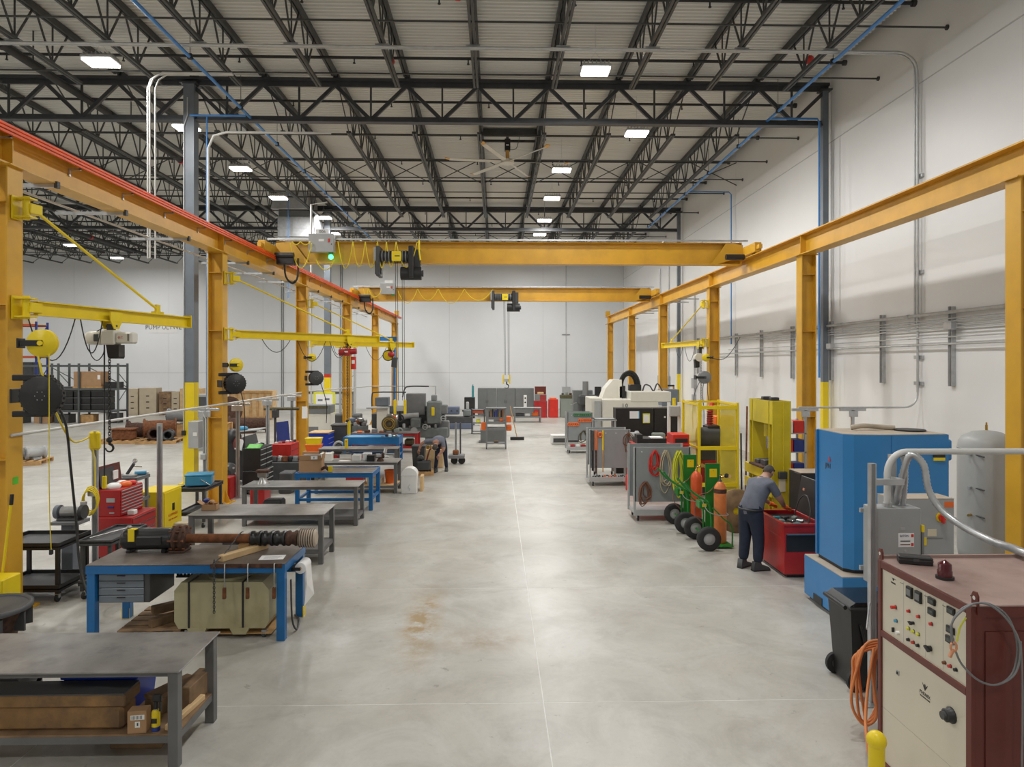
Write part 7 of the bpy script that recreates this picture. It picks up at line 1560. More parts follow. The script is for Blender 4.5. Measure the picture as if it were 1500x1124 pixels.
q = MB(); q.tube(smooth([(WX1 - 0.1, WY1 - 0.2, 0.8), (WX1 - 0.05, WY1 - 0.3, 1.1), (WX1 - 0.02, WY0 + 0.55, 1.2), (WX1 - 0.05, WY0 + 0.35, 1.0), (WX1 - 0.1, WY0 + 0.3, 0.8)]), 0.01, 'dark_grey', 6); q.build('wash_hose', t)
t = thing('oil_filter_unit', 'black filter cabinet with yellow label behind the washer lid', 'cabinet', (5.62, 12.25, 0))
q = MB(); q.bx(-0.2, 0.35, -0.25, 0.25, 0, 1.45, 'black', 0.02); q.bx(-0.2, 0.35, -0.25, 0.25, 1.45, 1.46, 'dust_tan'); q.build('case', t)
q = MB(); q.bx(0.1, 0.3, -0.256, -0.25, 1.0, 1.2, 'safety_yellow'); q.build('label', t)
q = MB(); q.cyl((-0.1, -0.26, 1.2), (-0.1, -0.26, 1.34), 0.03, 'white', 10); q.build('sight_glass', t)
# ---- yellow shop press
t = thing('shop_press', 'tall yellow steel shop press with open frame', 'press', (0, 0, 0))
X0, X1, Y0, Y1, ZH = 5.3, 5.66, 12.95, 14.15, 2.68
for (y0, y1) in ((Y0, Y0 + 0.03), (Y0 + 0.16, Y0 + 0.19), (Y1 - 0.19, Y1 - 0.16), (Y1 - 0.03, Y1)):
    q = MB(); q.bx(X0, X1, y0, y1, 0, ZH, 'press_yellow', 0.003); q.build('upright_plate', t)
q = MB(); q.bx(X0, X0 + 0.03, Y0 + 0.03, Y1 - 0.03, ZH - 0.45, ZH, 'press_yellow'); q.build('crosshead_plate', t)
q = MB(); q.bx(X1 - 0.03, X1, Y0 + 0.03, Y1 - 0.03, ZH - 0.45, ZH, 'press_yellow'); q.build('crosshead_plate', t)
q = MB(); q.bx(X0 + 0.03, X1 - 0.03, Y0 + 0.03, Y1 - 0.03, ZH - 0.03, ZH - 0.005, 'dark_rust'); q.build('crosshead_top', t)
for z in (1.15, 0.85):
    q = MB(); q.bx(X0 - 0.06, X0 - 0.01, Y0 - 0.1, Y1 + 0.1, z, z + 0.2, 'press_yellow', 0.004); q.bx(X1 + 0.01, X1 + 0.06, Y0 - 0.1, Y1 + 0.1, z, z + 0.2, 'press_yellow', 0.004); q.build('bed_channel', t)
q = MB(); q.bx(X0 - 0.1, X1 + 0.1, Y0 + 0.25, Y1 - 0.25, 1.35, 1.39, 'dark_rust', 0.004); q.bx(X0 + 0.0, X0 + 0.3, Y0 + 0.35, Y0 + 0.6, 1.39, 1.5, 'dark_grey', 0.01); q.bx(X0, X0 + 0.3, Y0 + 0.7, Y0 + 0.9, 1.39, 1.47, 'dark_grey', 0.01); q.build('bed_plate', t)
q = MB(); q.cyl(((X0 + X1) / 2, (Y0 + Y1) / 2, 1.95), ((X0 + X1) / 2, (Y0 + Y1) / 2, 2.3), 0.1, 'press_yellow', 16); q.cyl(((X0 + X1) / 2, (Y0 + Y1) / 2, 1.7), ((X0 + X1) / 2, (Y0 + Y1) / 2, 1.95), 0.06, 'chrome', 14); q.build('ram', t)
for (dx, dy) in ((0.1, 0.3), (0.1, 0.7)):
    q = MB(); q.bx(X0 + dx, X0 + dx + 0.16, Y0 + dy, Y0 + dy + 0.12, ZH - 0.005, ZH + 0.06, 'dark_grey', 0.01); q.build('top_fitting', t)
q = MB(); q.cyl((X0 + 0.2, Y0 - 0.03, 1.3), (X0 + 0.2, Y0 - 0.03, ZH - 0.02), 0.01, 'press_yellow', 6); q.bx(X0 + 0.1, X0 + 0.26, Y0 - 0.08, Y0, 1.2, 1.34, 'dark_grey', 0.01); q.bx(X0 + 0.12, X0 + 0.24, Y0 - 0.03, Y0, 0.95, 1.2, 'cream'); q.build('hand_pump', t)
for (dx, dy) in ((0.18, 0.1), (0.18, 1.1)):
    q = MB(); q.bx(X0 + dx - 0.3, X0 + dx + 0.3, Y0 + dy - 0.1, Y0 + dy + 0.1, 0, 0.05, 'press_yellow'); q.build('foot', t)
t = thing('parts_shelf', 'narrow shelf of red and blue boxes behind the yellow press', 'shelf', (6.35, 14.6, 0))
for (dx, dy) in ((-0.25, -0.2), (0.25, -0.2), (-0.25, 0.2), (0.25, 0.2)):
    q = MB(); q.bx(dx - 0.02, dx + 0.02, dy - 0.02, dy + 0.02, 0, 2.2, 'light_grey'); q.build('post', t)
for z in (0.5, 1.0, 1.5, 1.9):
    q = MB(); q.bx(-0.27, 0.27, -0.22, 0.22, z, z + 0.02, 'light_grey'); q.build('shelf', t)
for k in range(6):
    block(6.12 + 0.24 * (k % 2), 6.34 + 0.24 * (k % 2), 14.4, 14.75, [1.02, 1.52, 1.92][k // 2], [1.02, 1.52, 1.92][k // 2] + 0.26, ['red_paint', 'rack_blue', 'bright_red', 'rack_blue', 'white', 'bright_red'][k], 'stock_box', ['dark red stock box beside the blue one on its shelf', 'dark blue stock box on the lower shelf', 'bright red stock box on the middle shelf', 'dark blue stock box on the middle shelf', 'white stock box on the top shelf', 'bright red stock box on the top shelf'][k] + ' behind the press', 'box')
block(6.75, 7.0, 13.2, 13.6, 0, 1.5, 'dirty_wood', 'wood_plank', 'upright rough plank leaning by the runway column', 'wood')
block(7.08, 7.3, 13.3, 13.6, 0, 1.45, 'pale_wood', 'wood_plank', 'upright pale plank leaning by the runway column', 'wood')
# pipes and rods leaning by the cage
for i, (dx, h_) in enumerate(((0, 2.3), (0.08, 1.9), (0.16, 1.75), (-0.1, 1.6))):
    q = MB(); q.cyl((6.35 + dx, 17.2, 0), (6.5 + dx * 1.6, 17.5, h_), 0.022, ['rust', 'dark_rust', 'brown_cord', 'dark_grey'][i], 6); one(q, 'steel_rod', ['longest rusty rod', 'dark rusty rod', 'brown rod', 'dark grey rod'][i] + ' leaning beside the yellow cage', 'rod')
t = thing('scrap_bin', 'dark bin of tangled scrap beside the yellow cage', 'bin', (6.5, 16.5, 0))
q = MB(); q.bx(-0.3, 0.3, -0.3, 0.3, 0, 0.6, 'dark_grey', 0.02); q.build('bin', t)
for k in range(8):
    q = MB(); q.bar((random.uniform(-.25, .25), random.uniform(-.25, .25), 0.5), (random.uniform(-.3, .3), random.uniform(-.3, .3), random.uniform(0.8, 1.3)), 0.05, 0.04, ['dark_grey', 'rust', 'mid_grey', 'black'][k % 4]); q.build('scrap', t)
# steel disc on the floor
t = thing('steel_disc', 'large rusty steel disc with a centre hole leaning behind the cylinders', 'disc', tuple(gp(1079, 781)))
t.location.z = 0.44
q = MB(); q.lathe([(0.075, -0.02), (0.44, -0.02), (0.44, 0.02), (0.075, 0.02), (0.075, -0.02)], 'dirty_wood', 34, (0, 0, 0), 'Y'); q.build('plate', t)
q = MB(); q.cyl((0, 0.02, 0), (0, 0.05, 0), 0.11, 'safety_yellow', 16); q.build('hub', t)
# ---- yellow mesh cage
t = thing('mesh_cage', 'yellow framed mesh safety cage around a grinder', 'cage', (0, 0, 0))
CX0, CX1, CY0, CY1, CZ = 5.1, 6.07, 17.0, 18.45, 2.42
for (x, y) in ((CX0, CY0), (CX1, CY0), (CX0, CY1), (CX1, CY1), ((CX0 + CX1) / 2 - 0.02, CY1)):
    q = MB(); q.bx(x - 0.03, x + 0.03, y - 0.03, y + 0.03, 0, CZ, 'safety_yellow'); q.build('post', t)
for (z, front) in ((CZ - 0.05, False), (1.28, False), (0.36, False), (CZ - 0.12, True)):
    if front or z < 2:
        q = MB(); q.bx(CX0 + 0.03, CX1 - 0.03, CY0 - 0.03, CY0 + 0.03, z - 0.045, z + 0.045, 'safety_yellow'); q.build('rail', t)
    if not front:
        q = MB(); q.bx(CX0 - 0.02, CX0 + 0.02, CY0 + 0.03, CY1 - 0.03, z - 0.025, z + 0.025, 'safety_yellow'); q.build('rail', t)
        q = MB(); q.bx(CX1 - 0.02, CX1 + 0.02, CY0 + 0.03, CY1 - 0.03, z - 0.025, z + 0.025, 'safety_yellow'); q.build('rail', t)
        q = MB(); q.bx(CX0, CX1, CY1 - 0.02, CY1 + 0.02, z - 0.025, z + 0.025, 'safety_yellow'); q.build('rail', t)
q = MB(); q.bx(CX0 - 0.003, CX0 + 0.003, CY0 + 0.03, CY1 - 0.03, 0.05, CZ - 0.05, 'mesh_yellow'); q.build('mesh_panel', t)
q = MB(); q.bx(CX1 - 0.003, CX1 + 0.003, CY0 + 0.03, CY1 - 0.03, 0.05, CZ - 0.05, 'mesh_yellow'); q.build('mesh_panel', t)
q = MB(); q.bx((CX0 + CX1) / 2 + 0.05, CX1 - 0.03, CY0 - 0.003, CY0 + 0.003, 0.05, CZ - 0.05, 'mesh_yellow'); q.build('mesh_panel', t)
t = thing('pedestal_grinder', 'dark pedestal machine with a black hood inside the yellow cage', 'grinder', (5.5, 17.75, 0))
q = MB(); q.bx(-0.2, 0.2, -0.2, 0.2, 0, 1.25, 'dark_grey', 0.02); q.build('pedestal', t)
q = MB(); q.cyl((-0.25, -0.15, 1.5), (0.3, -0.15, 1.5), 0.25, 'dark_grey', 18); q.bx(-0.02, 0.3, -0.25, 0.2, 1.5, 1.8, 'black', 0.02); q.build('hood', t)
q = MB(); q.tube(smooth([(0.1, 0, 1.8), (0.12, 0.02, 2.1), (0.2, 0.1, 2.35)]), [0.07] * 9, 'bright_red', 10)
for k in range(7): q.tube([(0.115 + 0.078 * math.cos(a), 0.01 + 0.078 * math.sin(a), 1.84 + 0.06 * k) for a in [j * PI / 6 for j in range(12)]], 0.012, 'black', 4, True)
q.build('ribbed_hose', t)
q = MB(); q.bx(-0.25, 0.2, -0.24, -0.2, 0.3, 0.9, 'red_paint', 0.01); q.build('tool_rack', t)
t = thing('gas_bottles', 'orange bottle box on a stand behind the cage mesh', 'bottle rack', (6.35, 18.9, 0))
q = MB(); q.bx(-0.28, 0.28, -0.2, 0.2, 0, 1.3, 'cabinet_grey', 0.02); q.build('stand', t)
q = MB(); q.bx(-0.25, 0.25, -0.18, 0.18, 1.3, 1.95, 'orange', 0.02); q.build('box', t)
for k in range(3):
    q = MB(); q.lathe([(0.05, 0), (0.06, 0.02), (0.06, 0.25), (0.02, 0.33), (0.02, 0.38)], 'machine_cream', 10, (-0.18 + 0.17 * k, -0.27, 1.32)); q.build('bottle', t)
t = thing('hose_trolley', 'tall white frame trolley behind the cage', 'trolley', (4.95, 19.4, 0))
q = MB(); q.bx(-0.04, 0.04, -0.04, 0.04, 0, 2.3, 'white'); q.bx(0.26, 0.34, -0.04, 0.04, 0, 2.3, 'white'); q.bx(-0.1, 0.4, -0.2, 0.2, 0.05, 0.1, 'white'); q.build('frame', t)
q = MB(); q.bx(0.0, 0.3, -0.12, 0.1, 1.9, 2.2, 'light_grey', 0.02); q.cyl((0.15, 0, 2.2), (0.15, 0, 2.42), 0.05, 'safety_yellow', 10); q.build('reel_box', t)
# ---- cylinder carts
def cylcart(label, ox, oy, mcyl, band):
    t = thing('cylinder_cart', label, 'gas cylinder cart', (ox, oy, 0))
    for sy in (-0.42, 0.42):
        q = MB(); c_ = (-0.22, sy, 0.22)
        q.lathe([(0.11, -0.055), (0.19, -0.06), (0.215, -0.04), (0.22, 0), (0.215, 0.04), (0.19, 0.06), (0.11, 0.055), (0.11, -0.055)], 'rubber', 24, c_, 'Y'); w_ = q.build('tyre', t)
        q = MB(); q.lathe([(0.02, -0.05), (0.06, -0.055), (0.075, -0.03), (0.105, -0.045), (0.112, -0.02), (0.112, 0.02), (0.02, 0.05)], 'light_grey', 20, c_, 'Y'); q.build('rim', w_)
    q = MB(); q.cyl((-0.22, -0.4, 0.22), (-0.22, 0.4, 0.22), 0.016, 'green', 8); q.build('axle', t)
    q = MB(); q.bx(-0.12, 0.28, -0.3, 0.3, 0.03, 0.05, 'green', 0.003); q.build('foot_plate', t)
    for sy in (-0.24, 0.24):
        q = MB(); q.tube(smooth([(-0.62, sy, 1.22), (-0.45, sy, 1.02), (-0.2, sy, 0.85), (-0.12, sy, 0.6), (-0.12, sy, 0.06)], 5), 0.02, 'green', 7); q.build('handle_tube', t)
    q = MB(); q.tube(smooth([(-0.1, -0.27, 0.75), (0.1, -0.27, 0.55), (0.25, -0.27, 0.4), (0.26, -0.27, 0.05)], 4), 0.014, 'green', 6); q.build('side_brace', t)
    q = MB(); q.cyl((-0.3, -0.24, 0.92), (-0.3, 0.24, 0.92), 0.015, 'green', 6); q.build('cross_bar', t)
    q = MB(); q.bx(-0.06, 0.22, 0.3, 0.325, 0.05, 1.48, 'green', 0.004); pl = q.build('divider_plate', t)
    q = MB(); q.bx(0.02, 0.16, 0.292, 0.3, 1.22, 1.38, 'safety_yellow'); q.bx(0.085, 0.095, 0.29, 0.292, 1.34, 1.35, 'black'); q.build('label', pl)
    q = MB(); q.bx(-0.33, -0.15, -0.22, 0.0, 0.72, 0.86, 'green', 0.01); q.bx(-0.28, -0.2, -0.225, -0.22, 0.76, 0.82, 'safety_yellow'); q.build('tool_box', t)
    q = MB(); q.tube(smooth([(-0.3, -0.2, 0.95), (-0.2, -0.28, 0.7), (0.0, -0.3, 0.62), (0.18, -0.28, 0.62), (0.2, -0.1, 0.62)], 5), 0.008, 'galv', 5); q.build('chain', t)
    q = MB(); q.tube(smooth([(0.12, 0.0, 1.32), (0.2, 0.15, 1.25), (0.0, 0.25, 0.95), (-0.25, 0.1, 0.9), (-0.35, 0.0, 0.6), (-0.2, 0.0, 0.4)], 5), 0.009, 'brown_cord', 5); q.build('gas_hose', t)
    c = thing('gas_cylinder', {'gas_orange': 'faded orange gas cylinder strapped on the green cart in front', 'gas_red': 'red orange gas cylinder on the green cart behind'}[mcyl], 'gas cylinder', (ox + 0.12, oy - 0.02, 0.05))
    q = MB(); q.lathe([(0.1, 0), (0.115, 0.02), (0.115, 1.0), (0.1, 1.06), (0.06, 1.12), (0.03, 1.14)], mcyl, 22); q.build('body', c)
    if band:
        q = MB(); q.lathe([(0.117, 0.93), (0.118, 0.94), (0.118, 0.99), (0.113, 1.01)], 'dark_rust', 22); q.build('scorched_band', c)
    q = MB(); q.lathe([(0.03, 1.14), (0.03, 1.17), (0.018, 1.18), (0.018, 1.24)], 'brass' if not band else 'dark_grey', 10); q.build('valve', c)
    q = MB(); q.cyl((0.02, 0, 1.22), (0.13, -0.03, 1.25), 0.02, 'brass', 8); g_ = q.build('regulator', c)
    for dz in (0.0, 0.0):
        pass
    q = MB(); q.cyl((0.1, -0.03, 1.25), (0.1, -0.07, 1.27), 0.038, 'black' if band else 'brass', 12); q.build('gauge', g_)
    q = MB(); q.cyl((0.15, -0.03, 1.24), (0.16, -0.07, 1.25), 0.034, 'chrome' if band else 'brass', 12); q.build('gauge', g_)
p = gp(1055, 800); cylcart('green two wheel cylinder cart in front of the other, by the steel disc', p.x - 0.1, 12.72, 'gas_orange', True)
p = gp(1020, 776); cylcart('green two wheel cylinder cart beside the rope hung pegboard', p.x - 0.1, 13.98, 'gas_red', False)
# ---- pegboard carts
def pegcart(label, x0, x1, Y, zt, zb, dp=0.7):
    t = thing('pegboard_cart', label, 'pegboard cart', ((x0 + x1) / 2, Y, 0)); a = (x1 - x0) / 2
    q = MB(); q.bx(-a, a, 0.0, 0.025, zb, zt, 'pegboard', 0.003); q.build('board', t)
    q = MB(); q.bx(-a, a, dp - 0.025, dp, zb, zt, 'pegboard', 0.003); q.build('board', t)
    for sx in (-1, 1):
        for y in (0.0, dp - 0.04):
            q = MB(); q.bx(sx * a - 0.025, sx * a + 0.025, y, y + 0.04, 0.12, zt, 'light_grey'); q.build('post', t)
    q = MB(); q.bx(-a, a, 0.0, dp, 0.14, 0.2, 'light_grey', 0.004); q.bx(-a, a, -0.02, 0, 0.13, 0.25, 'light_grey'); q.build('tray', t)
    for sx in (-1, 1):
        for y in (0.06, dp - 0.06):
            q = MB(); castor(q, sx * (a - 0.08), y, 0.06); q.build('castor', t)
    for i in range(4):
        q = MB(); q.cyl((-a + 0.15 + 0.28 * i, -0.03, zt - 0.1), (-a + 0.15 + 0.28 * i, 0, zt - 0.1), 0.012, 'white', 6); q.build('peg', t)
    return t
pegcart('grey pegboard cart hung with red, beige and yellow cords', 3.0, 4.2, 14.65, 1.6, 0.42)
pegcart('grey pegboard cart hung with slings and a tape coil', 2.63, 3.72, 18.9, 1.57, 0.5)
pegcart('grey pegboard cart hung with green and orange shackles', 2.72, 3.66, 25.8, 1.55, 0.5)
def coil(lab, cx, Y, zt, zb, wd, m, n, r=0.014):
    q = MB()
    for k in range(n):
        o_ = random.uniform(-0.6, 0.6) * wd; zz = zb + random.uniform(0, 0.4) * (zt - zb); w2 = wd * random.uniform(0.45, 1.15)
        c_ = cx + o_ * 0.3
        pts = [(c_, Y - 0.02 - 0.008 * k, zt), (c_ - w2 * 0.45, Y - 0.02 - 0.008 * k, zt - (zt - zz) * 0.3), (c_ - w2 * 0.5, Y - 0.02 - 0.008 * k, zz + (zt - zz) * 0.2), (c_ + o_ * 0.4, Y - 0.02 - 0.008 * k, zz), (c_ + w2 * 0.5, Y - 0.02 - 0.008 * k, zz + (zt - zz) * 0.25), (c_ + w2 * 0.4, Y - 0.02 - 0.008 * k, zt - (zt - zz) * 0.3), (c_, Y - 0.02 - 0.008 * k, zt)]
        q.tube(smooth(pts, 5), r, m, 5)
    one(q, 'cord_coil', lab, 'cord')
Y = 14.65
Xp = lambda px, Y_: yp(px, 600, Y_).x
Zp = lambda py, Y_: yp(800, py, Y_).z
coil('red extension cord coil hung on the near pegboard', Xp(959, Y), Y, Zp(660, Y), Zp(702, Y), 0.22, 'bright_red', 5)
coil('beige rope coil hung between the red and yellow cords', Xp(974, Y), Y, Zp(660, Y), Zp(724, Y), 0.22, 'beige_cord', 5)
coil('bright yellow rope coil hung on the near pegboard', Xp(994, Y), Y, Zp(661, Y), Zp(735, Y), 0.22, 'lime_cord', 8, 0.014)
coil('brown tangled cord hung low on the near pegboard', Xp(945, Y), Y, Zp(706, Y), Zp(746, Y), 0.26, 'brown_cord', 7, 0.01)
Y = 18.9
coil('brown tape coil hung on the middle pegboard', Xp(922, Y), Y, Zp(635, Y), Zp(663, Y), 0.26, 'rust', 4, 0.009)
for (px, w_, m1, m2, lab, y1) in ((868, 0.07, 'dark_grey', 'black', 'dark grey sling hung at the board edge', 690), (873, 0.06, 'orange', 'dark_rust', 'orange and brown sling on the middle pegboard', 694), (883, 0.04, 'safety_yellow', 'wood', 'yellow and brown sling on the middle pegboard', 692)):
    q = MB(); xx = Xp(px, Y); q.bx(xx - w_ / 2, xx + w_ / 2, Y - 0.04, Y, Zp(660, Y), Zp(631, Y), m1, 0.008); q.bx(xx - w_ / 2.5, xx + w_ / 2.5, Y - 0.035, Y, Zp(y1, Y), Zp(660, Y), m2, 0.008); one(q, 'lifting_sling', lab, 'sling')
q = MB(); q.tube([(Xp(879, Y) + 0.05 * math.cos(a), Y - 0.03, Zp(637, Y) + 0.06 * math.sin(a)) for a in [k * PI / 6 for k in range(12)]], 0.02, 'orange', 6, True); one(q, 'sling_ring', 'orange ring hung between the slings', 'ring')
for k in range(12):
    q = MB(); q.tube([(0.05 * math.cos(a), 0, 0.04 + 0.035 * math.sin(a)) for a in [j * PI / 4 for j in range(8)]], 0.018, ['orange', 'dark_grey', 'orange', 'black'][k % 4] if 2 < k < 9 else 'dark_grey', 5, True)
    one(q, 'shackle', 'small shackle lying in the tray of the middle pegboard cart', 'shackle', (2.75 + 0.075 * k, 18.95 + 0.05 * (k % 3), 0.2), 0.5 * k, 'shackles in the middle cart tray')
Y = 25.8
for k in range(8):
    q = MB(); q.tube([(0.045 * math.cos(a), 0, 0.05 * math.sin(a)) for a in [j * PI / 5 for j in range(10)]], 0.016, 'green', 5, True); one(q, 'shackle', 'green shackle hung in the top row of the far pegboard', 'shackle', (3.0 + 0.08 * k, Y - 0.02, 1.46), 0, 'green shackles on the far pegboard')
for k in range(11):
    q = MB(); q.tube([(0.05 * math.cos(a), 0, 0.055 * math.sin(a)) for a in [j * PI / 5 for j in range(10)]], 0.02, 'orange', 5, True); one(q, 'shackle', 'orange shackle hung below the green ones on the far pegboard', 'shackle', (2.78 + 0.08 * k, Y - 0.02, 1.25 if k > 4 else 1.1), 0, 'orange shackles on the far pegboard')
coil('green brown wire coil hung on the far pegboard', Xp(857, Y), Y, Zp(631, Y), Zp(650, Y), 0.42, 'olive', 3, 0.012)
for k in range(4):
    block(2.85 + 0.2 * k, 3.02 + 0.2 * k, 25.85, 26.1, 0.2, 0.32, ['red_paint', 'white', 'red_paint', 'dark_grey'][k], 'tray_part', ['dark red part at the end of the far cart tray', 'white part in the far cart tray', 'dark red part between white and grey ones in the far cart tray', 'dark grey part in the far cart tray'][k], 'part', 0.02)
# red safety can
t = thing('safety_can', 'round red steel safety can on the floor between the pegboards', 'can', tuple(gp(925, 718)))
q = MB(); q.lathe([(0.15, 0), (0.16, 0.02), (0.16, 0.38), (0.12, 0.42)], 'bright_red', 20); q.build('can', t)
q = MB(); q.bx(-0.11, -0.02, -0.165, -0.14, 0.12, 0.28, 'safety_yellow'); q.build('label', t)
q = MB(); q.bx(-0.08, 0.08, -0.04, 0.04, 0.42, 0.47, 'black', 0.01); q.build('cap', t)
# red tool bench and boxes behind the near pegboard
t = thing('tool_bench', 'red tool bench with dark top behind the near pegboard', 'tool bench', (4.0, 17.3, 0))
q = MB(); q.bx(-0.5, 0.85, -0.3, 0.4, 0.1, 1.35, 'bright_red', 0.01); q.build('case', t)
q = MB(); q.bx(-0.52, 0.87, -0.32, 0.42, 1.35, 1.38, 'bright_red', 0.004); q.build('worktop', t)
q = MB(); q.bx(-0.45, 0.3, -0.25, 0.35, 1.38, 1.52, 'black', 0.01); q.build('tray', t)
q = MB(); q.bx(0.45, 0.86, -0.28, 0.35, 1.38, 1.62, 'bright_red', 0.01); q.bx(0.5, 0.82, -0.29, -0.28, 1.42, 1.52, 'black'); q.build('upper_chest', t)
for dx in (-0.4, 0.75):
    q = MB(); castor(q, dx, -0.2, 0.045); q.build('castor', t)
for i, (x, m, a, h_, lab) in enumerate(((4.05, 'paper', 0.3, 0.03, 'open manual on the red tool bench'), (3.62, 'black', 0.15, 0.1, 'black motor part on the red tool bench'))):
    block(x - a / 2, x + a / 2, 17.05, 17.35, 1.521, 1.521 + h_, m, 'bench_item', lab, 'part', 0.004)
# black cabinets
for i, (x0, x1) in enumerate(((3.72, 4.9), (4.92, 5.72))):
    t = thing('black_cabinet', ['wide black cabinet back with two posted sheets', 'narrow black cabinet with a small white sticker'][i], 'cabinet', ((x0 + x1) / 2, 21.3, 0)); a = (x1 - x0) / 2
    q = MB(); q.bx(-a, a, -0.25, 0.25, 0, 2.02, 'black', 0.006); q.build('case', t)
    if i == 0:
        q = MB(); q.bx(-0.16, 0.12, -0.256, -0.25, 1.7, 1.93, 'paper'); q.bx(0.12, 0.15, -0.256, -0.25, 1.7, 1.93, 'sky_blue'); q.build('posted_sheet', t)
        q = MB(); q.bx(0.25, 0.47, -0.26, -0.25, 1.56, 1.86, 'lime_cord'); q.bx(0.27, 0.45, -0.264, -0.26, 1.58, 1.82, 'paper'); q.build('clipboard', t)
    else:
        q = MB(); q.bx(-0.1, -0.05, -0.256, -0.25, 1.72, 1.77, 'white'); q.build('sticker', t)
t = thing('parts_bench', 'low dark bench with castings in front of the black cabinets', 'bench', (4.75, 20.3, 0))
q = MB(); q.bx(-0.9, 0.8, -0.35, 0.35, 1.0, 1.06, 'dark_grey', 0.005); q.build('top', t)
for dx in (-0.8, 0.7):
    q = MB(); q.bx(dx - 0.04, dx + 0.04, -0.3, 0.3, 0, 1.0, 'red_paint'); q.build('leg', t)
for i, (x, a, h_, m, lab) in enumerate(((4.05, 0.4, 0.34, 'light_grey', 'round ribbed grey motor on the dark bench'), (4.85, 0.36, 0.28, 'sage', 'green grey junction casting on the dark bench'), (5.35, 0.3, 0.22, 'steel', 'bright steel fitting on the dark bench'), (5.15, 0.14, 0.16, 'orange', 'small orange guard on the dark bench'), (4.55, 0.2, 0.06, 'safety_yellow', 'yellow tray on the dark bench'))):
    if i == 0: castpart(lab, (x, 20.25, 1.06), a, h_ / 2, m, 0.2, 'ribbed_motor', 'motor')
    else: block(x - a / 2, x + a / 2, 20.1, 20.4, 1.06, 1.06 + h_, m, 'bench_casting', lab, 'part', 0.03)
# service cart with blue tray
c_ = cart('tall grey service cart with a royal blue bin behind the middle pegboard', 2.95, 3.6, 20.2, 20.8, (0.4, 1.15, 1.75), 'light_grey', 0.05)
block(3.02, 3.5, 20.28, 20.7, 1.16, 1.35, 'bright_blue', 'blue_bin', 'royal blue bin on the tall grey service cart', 'bin', 0.03)
# machining centre
t = thing('machining_centre', 'cream CNC machining centre with black cable carrier on top', 'machine tool', (0, 27.5, 0))
q = MB(); q.bx(4.2, 6.4, -0.8, 1.2, 0, 2.0, 'machine_cream', 0.03); q.build('enclosure', t)
q = MB(); q.bx(3.75, 4.2, -0.6, 1.0, 0, 2.05, 'machine_cream', 0.03); q.bx(3.9, 4.15, -0.72, -0.6, 0.9, 1.95, 'light_grey', 0.02); q.build('side_cover', t)
q = MB(); q.prism([(4.3, 2.0), (5.1, 2.0), (5.1, 2.75), (4.75, 2.75), (4.45, 2.4)], 0.0, 0.9, 'machine_cream', 'Y'); q.build('column_cover', t)
for k in range(3):
    q = MB(); q.tube([(5.45 + (0.42 - 0.07 * k) * math.cos(a), 0.2 + 0.08 * k, 2.45 + (0.65 - 0.08 * k) * math.sin(a)) for a in [j * PI / 10 for j in range(11)]], 0.045, 'black', 6); q.build('cable_carrier', t)
q = MB(); q.bx(5.0, 5.25, 0, 0.5, 2.0, 2.5, 'black', 0.02); q.bx(5.45, 5.9, 0, 0.5, 2.0, 2.55, 'black', 0.02); q.build('spindle_motor', t)
q = MB(); q.bx(5.3, 6.9, -0.82, 0.6, 1.9, 2.3, 'machine_cream', 0.02); q.build('rear_cover', t)
for k in range(5): text(['1', '0', 'e', 'a', 'p'][k], 0.22, 'black', t, (5.0 + 0.14 * k + (0.5 if k > 1 else 0), -0.825, 1.75 if k < 2 else 2.05), (PI / 2, 0, 0)) if k in (0, 1) else None
q = MB(); q.tube(smooth([(5.95, 0, 2.3), (6.0, -0.2, 2.55), (6.2, -0.2, 2.5), (6.35, -0.2, 2.3), (6.5, -0.2, 2.6), (6.7, -0.2, 2.3)]), 0.03, 'dark_grey', 6); q.build('hose', t)
t = thing('vacuum_unit', 'grey blower box on legs beside the machining centre', 'blower', (7.45, 29.3, 0))
q = MB(); q.bx(-0.35, 0.4, -0.3, 0.4, 1.6, 2.3, 'column_grey', 0.02); q.build('case', t)
q = MB(); q.bx(-0.35, 0.4, -0.3, 0.4, 0, 1.6, 'light_grey', 0.02); q.build('stand', t)
# milling machine further back
t = thing('milling_machine', 'dark vertical milling machine in front of a dark cabinet', 'machine tool', (4.15, 33, 0))
q = MB(); q.bx(-0.35, 0.6, 0.3, 0.8, 0, 2.1, 'cabinet_grey', 0.02); q.build('back_cabinet', t)
q = MB(); q.bx(0.1, 0.7, -0.3, 0.3, 0, 1.5, 'dark_grey', 0.05); q.build('column', t)
q = MB(); q.bx(-0.15, 0.95, -0.6, 0.2, 1.4, 1.9, 'dark_grey', 0.08); q.cyl((0.15, -0.4, 1.6), (0.15, -0.4, 2.55), 0.14, 'mid_grey', 12); q.build('head', t)
q = MB(); q.cyl((0.75, -0.4, 1.9), (0.75, -0.4, 2.3), 0.16, 'black', 12); q.cyl((0.95, -0.5, 1.7), (1.2, -0.5, 1.75), 0.14, 'olive', 10); q.build('motor', t)
q = MB(); q.bx(-0.4, 1.2, -0.8, -0.2, 0.85, 0.98, 'steel', 0.01); q.build('table', t)
q = MB(); q.cyl((-0.3, -0.6, 1.55), (-0.6, -0.7, 1.45), 0.02, 'steel', 6); q.cyl((0.4, -0.65, 1.5), (0.4, -0.8, 1.5), 0.2, 'dark_grey', 14); q.build('handwheel', t)
block(5.3, 5.7, 27.2, 27.6, 0, 0.01, 'dark_grey', 'floor_mat', 'dark floor mat under the machining centre', 'mat', 0)
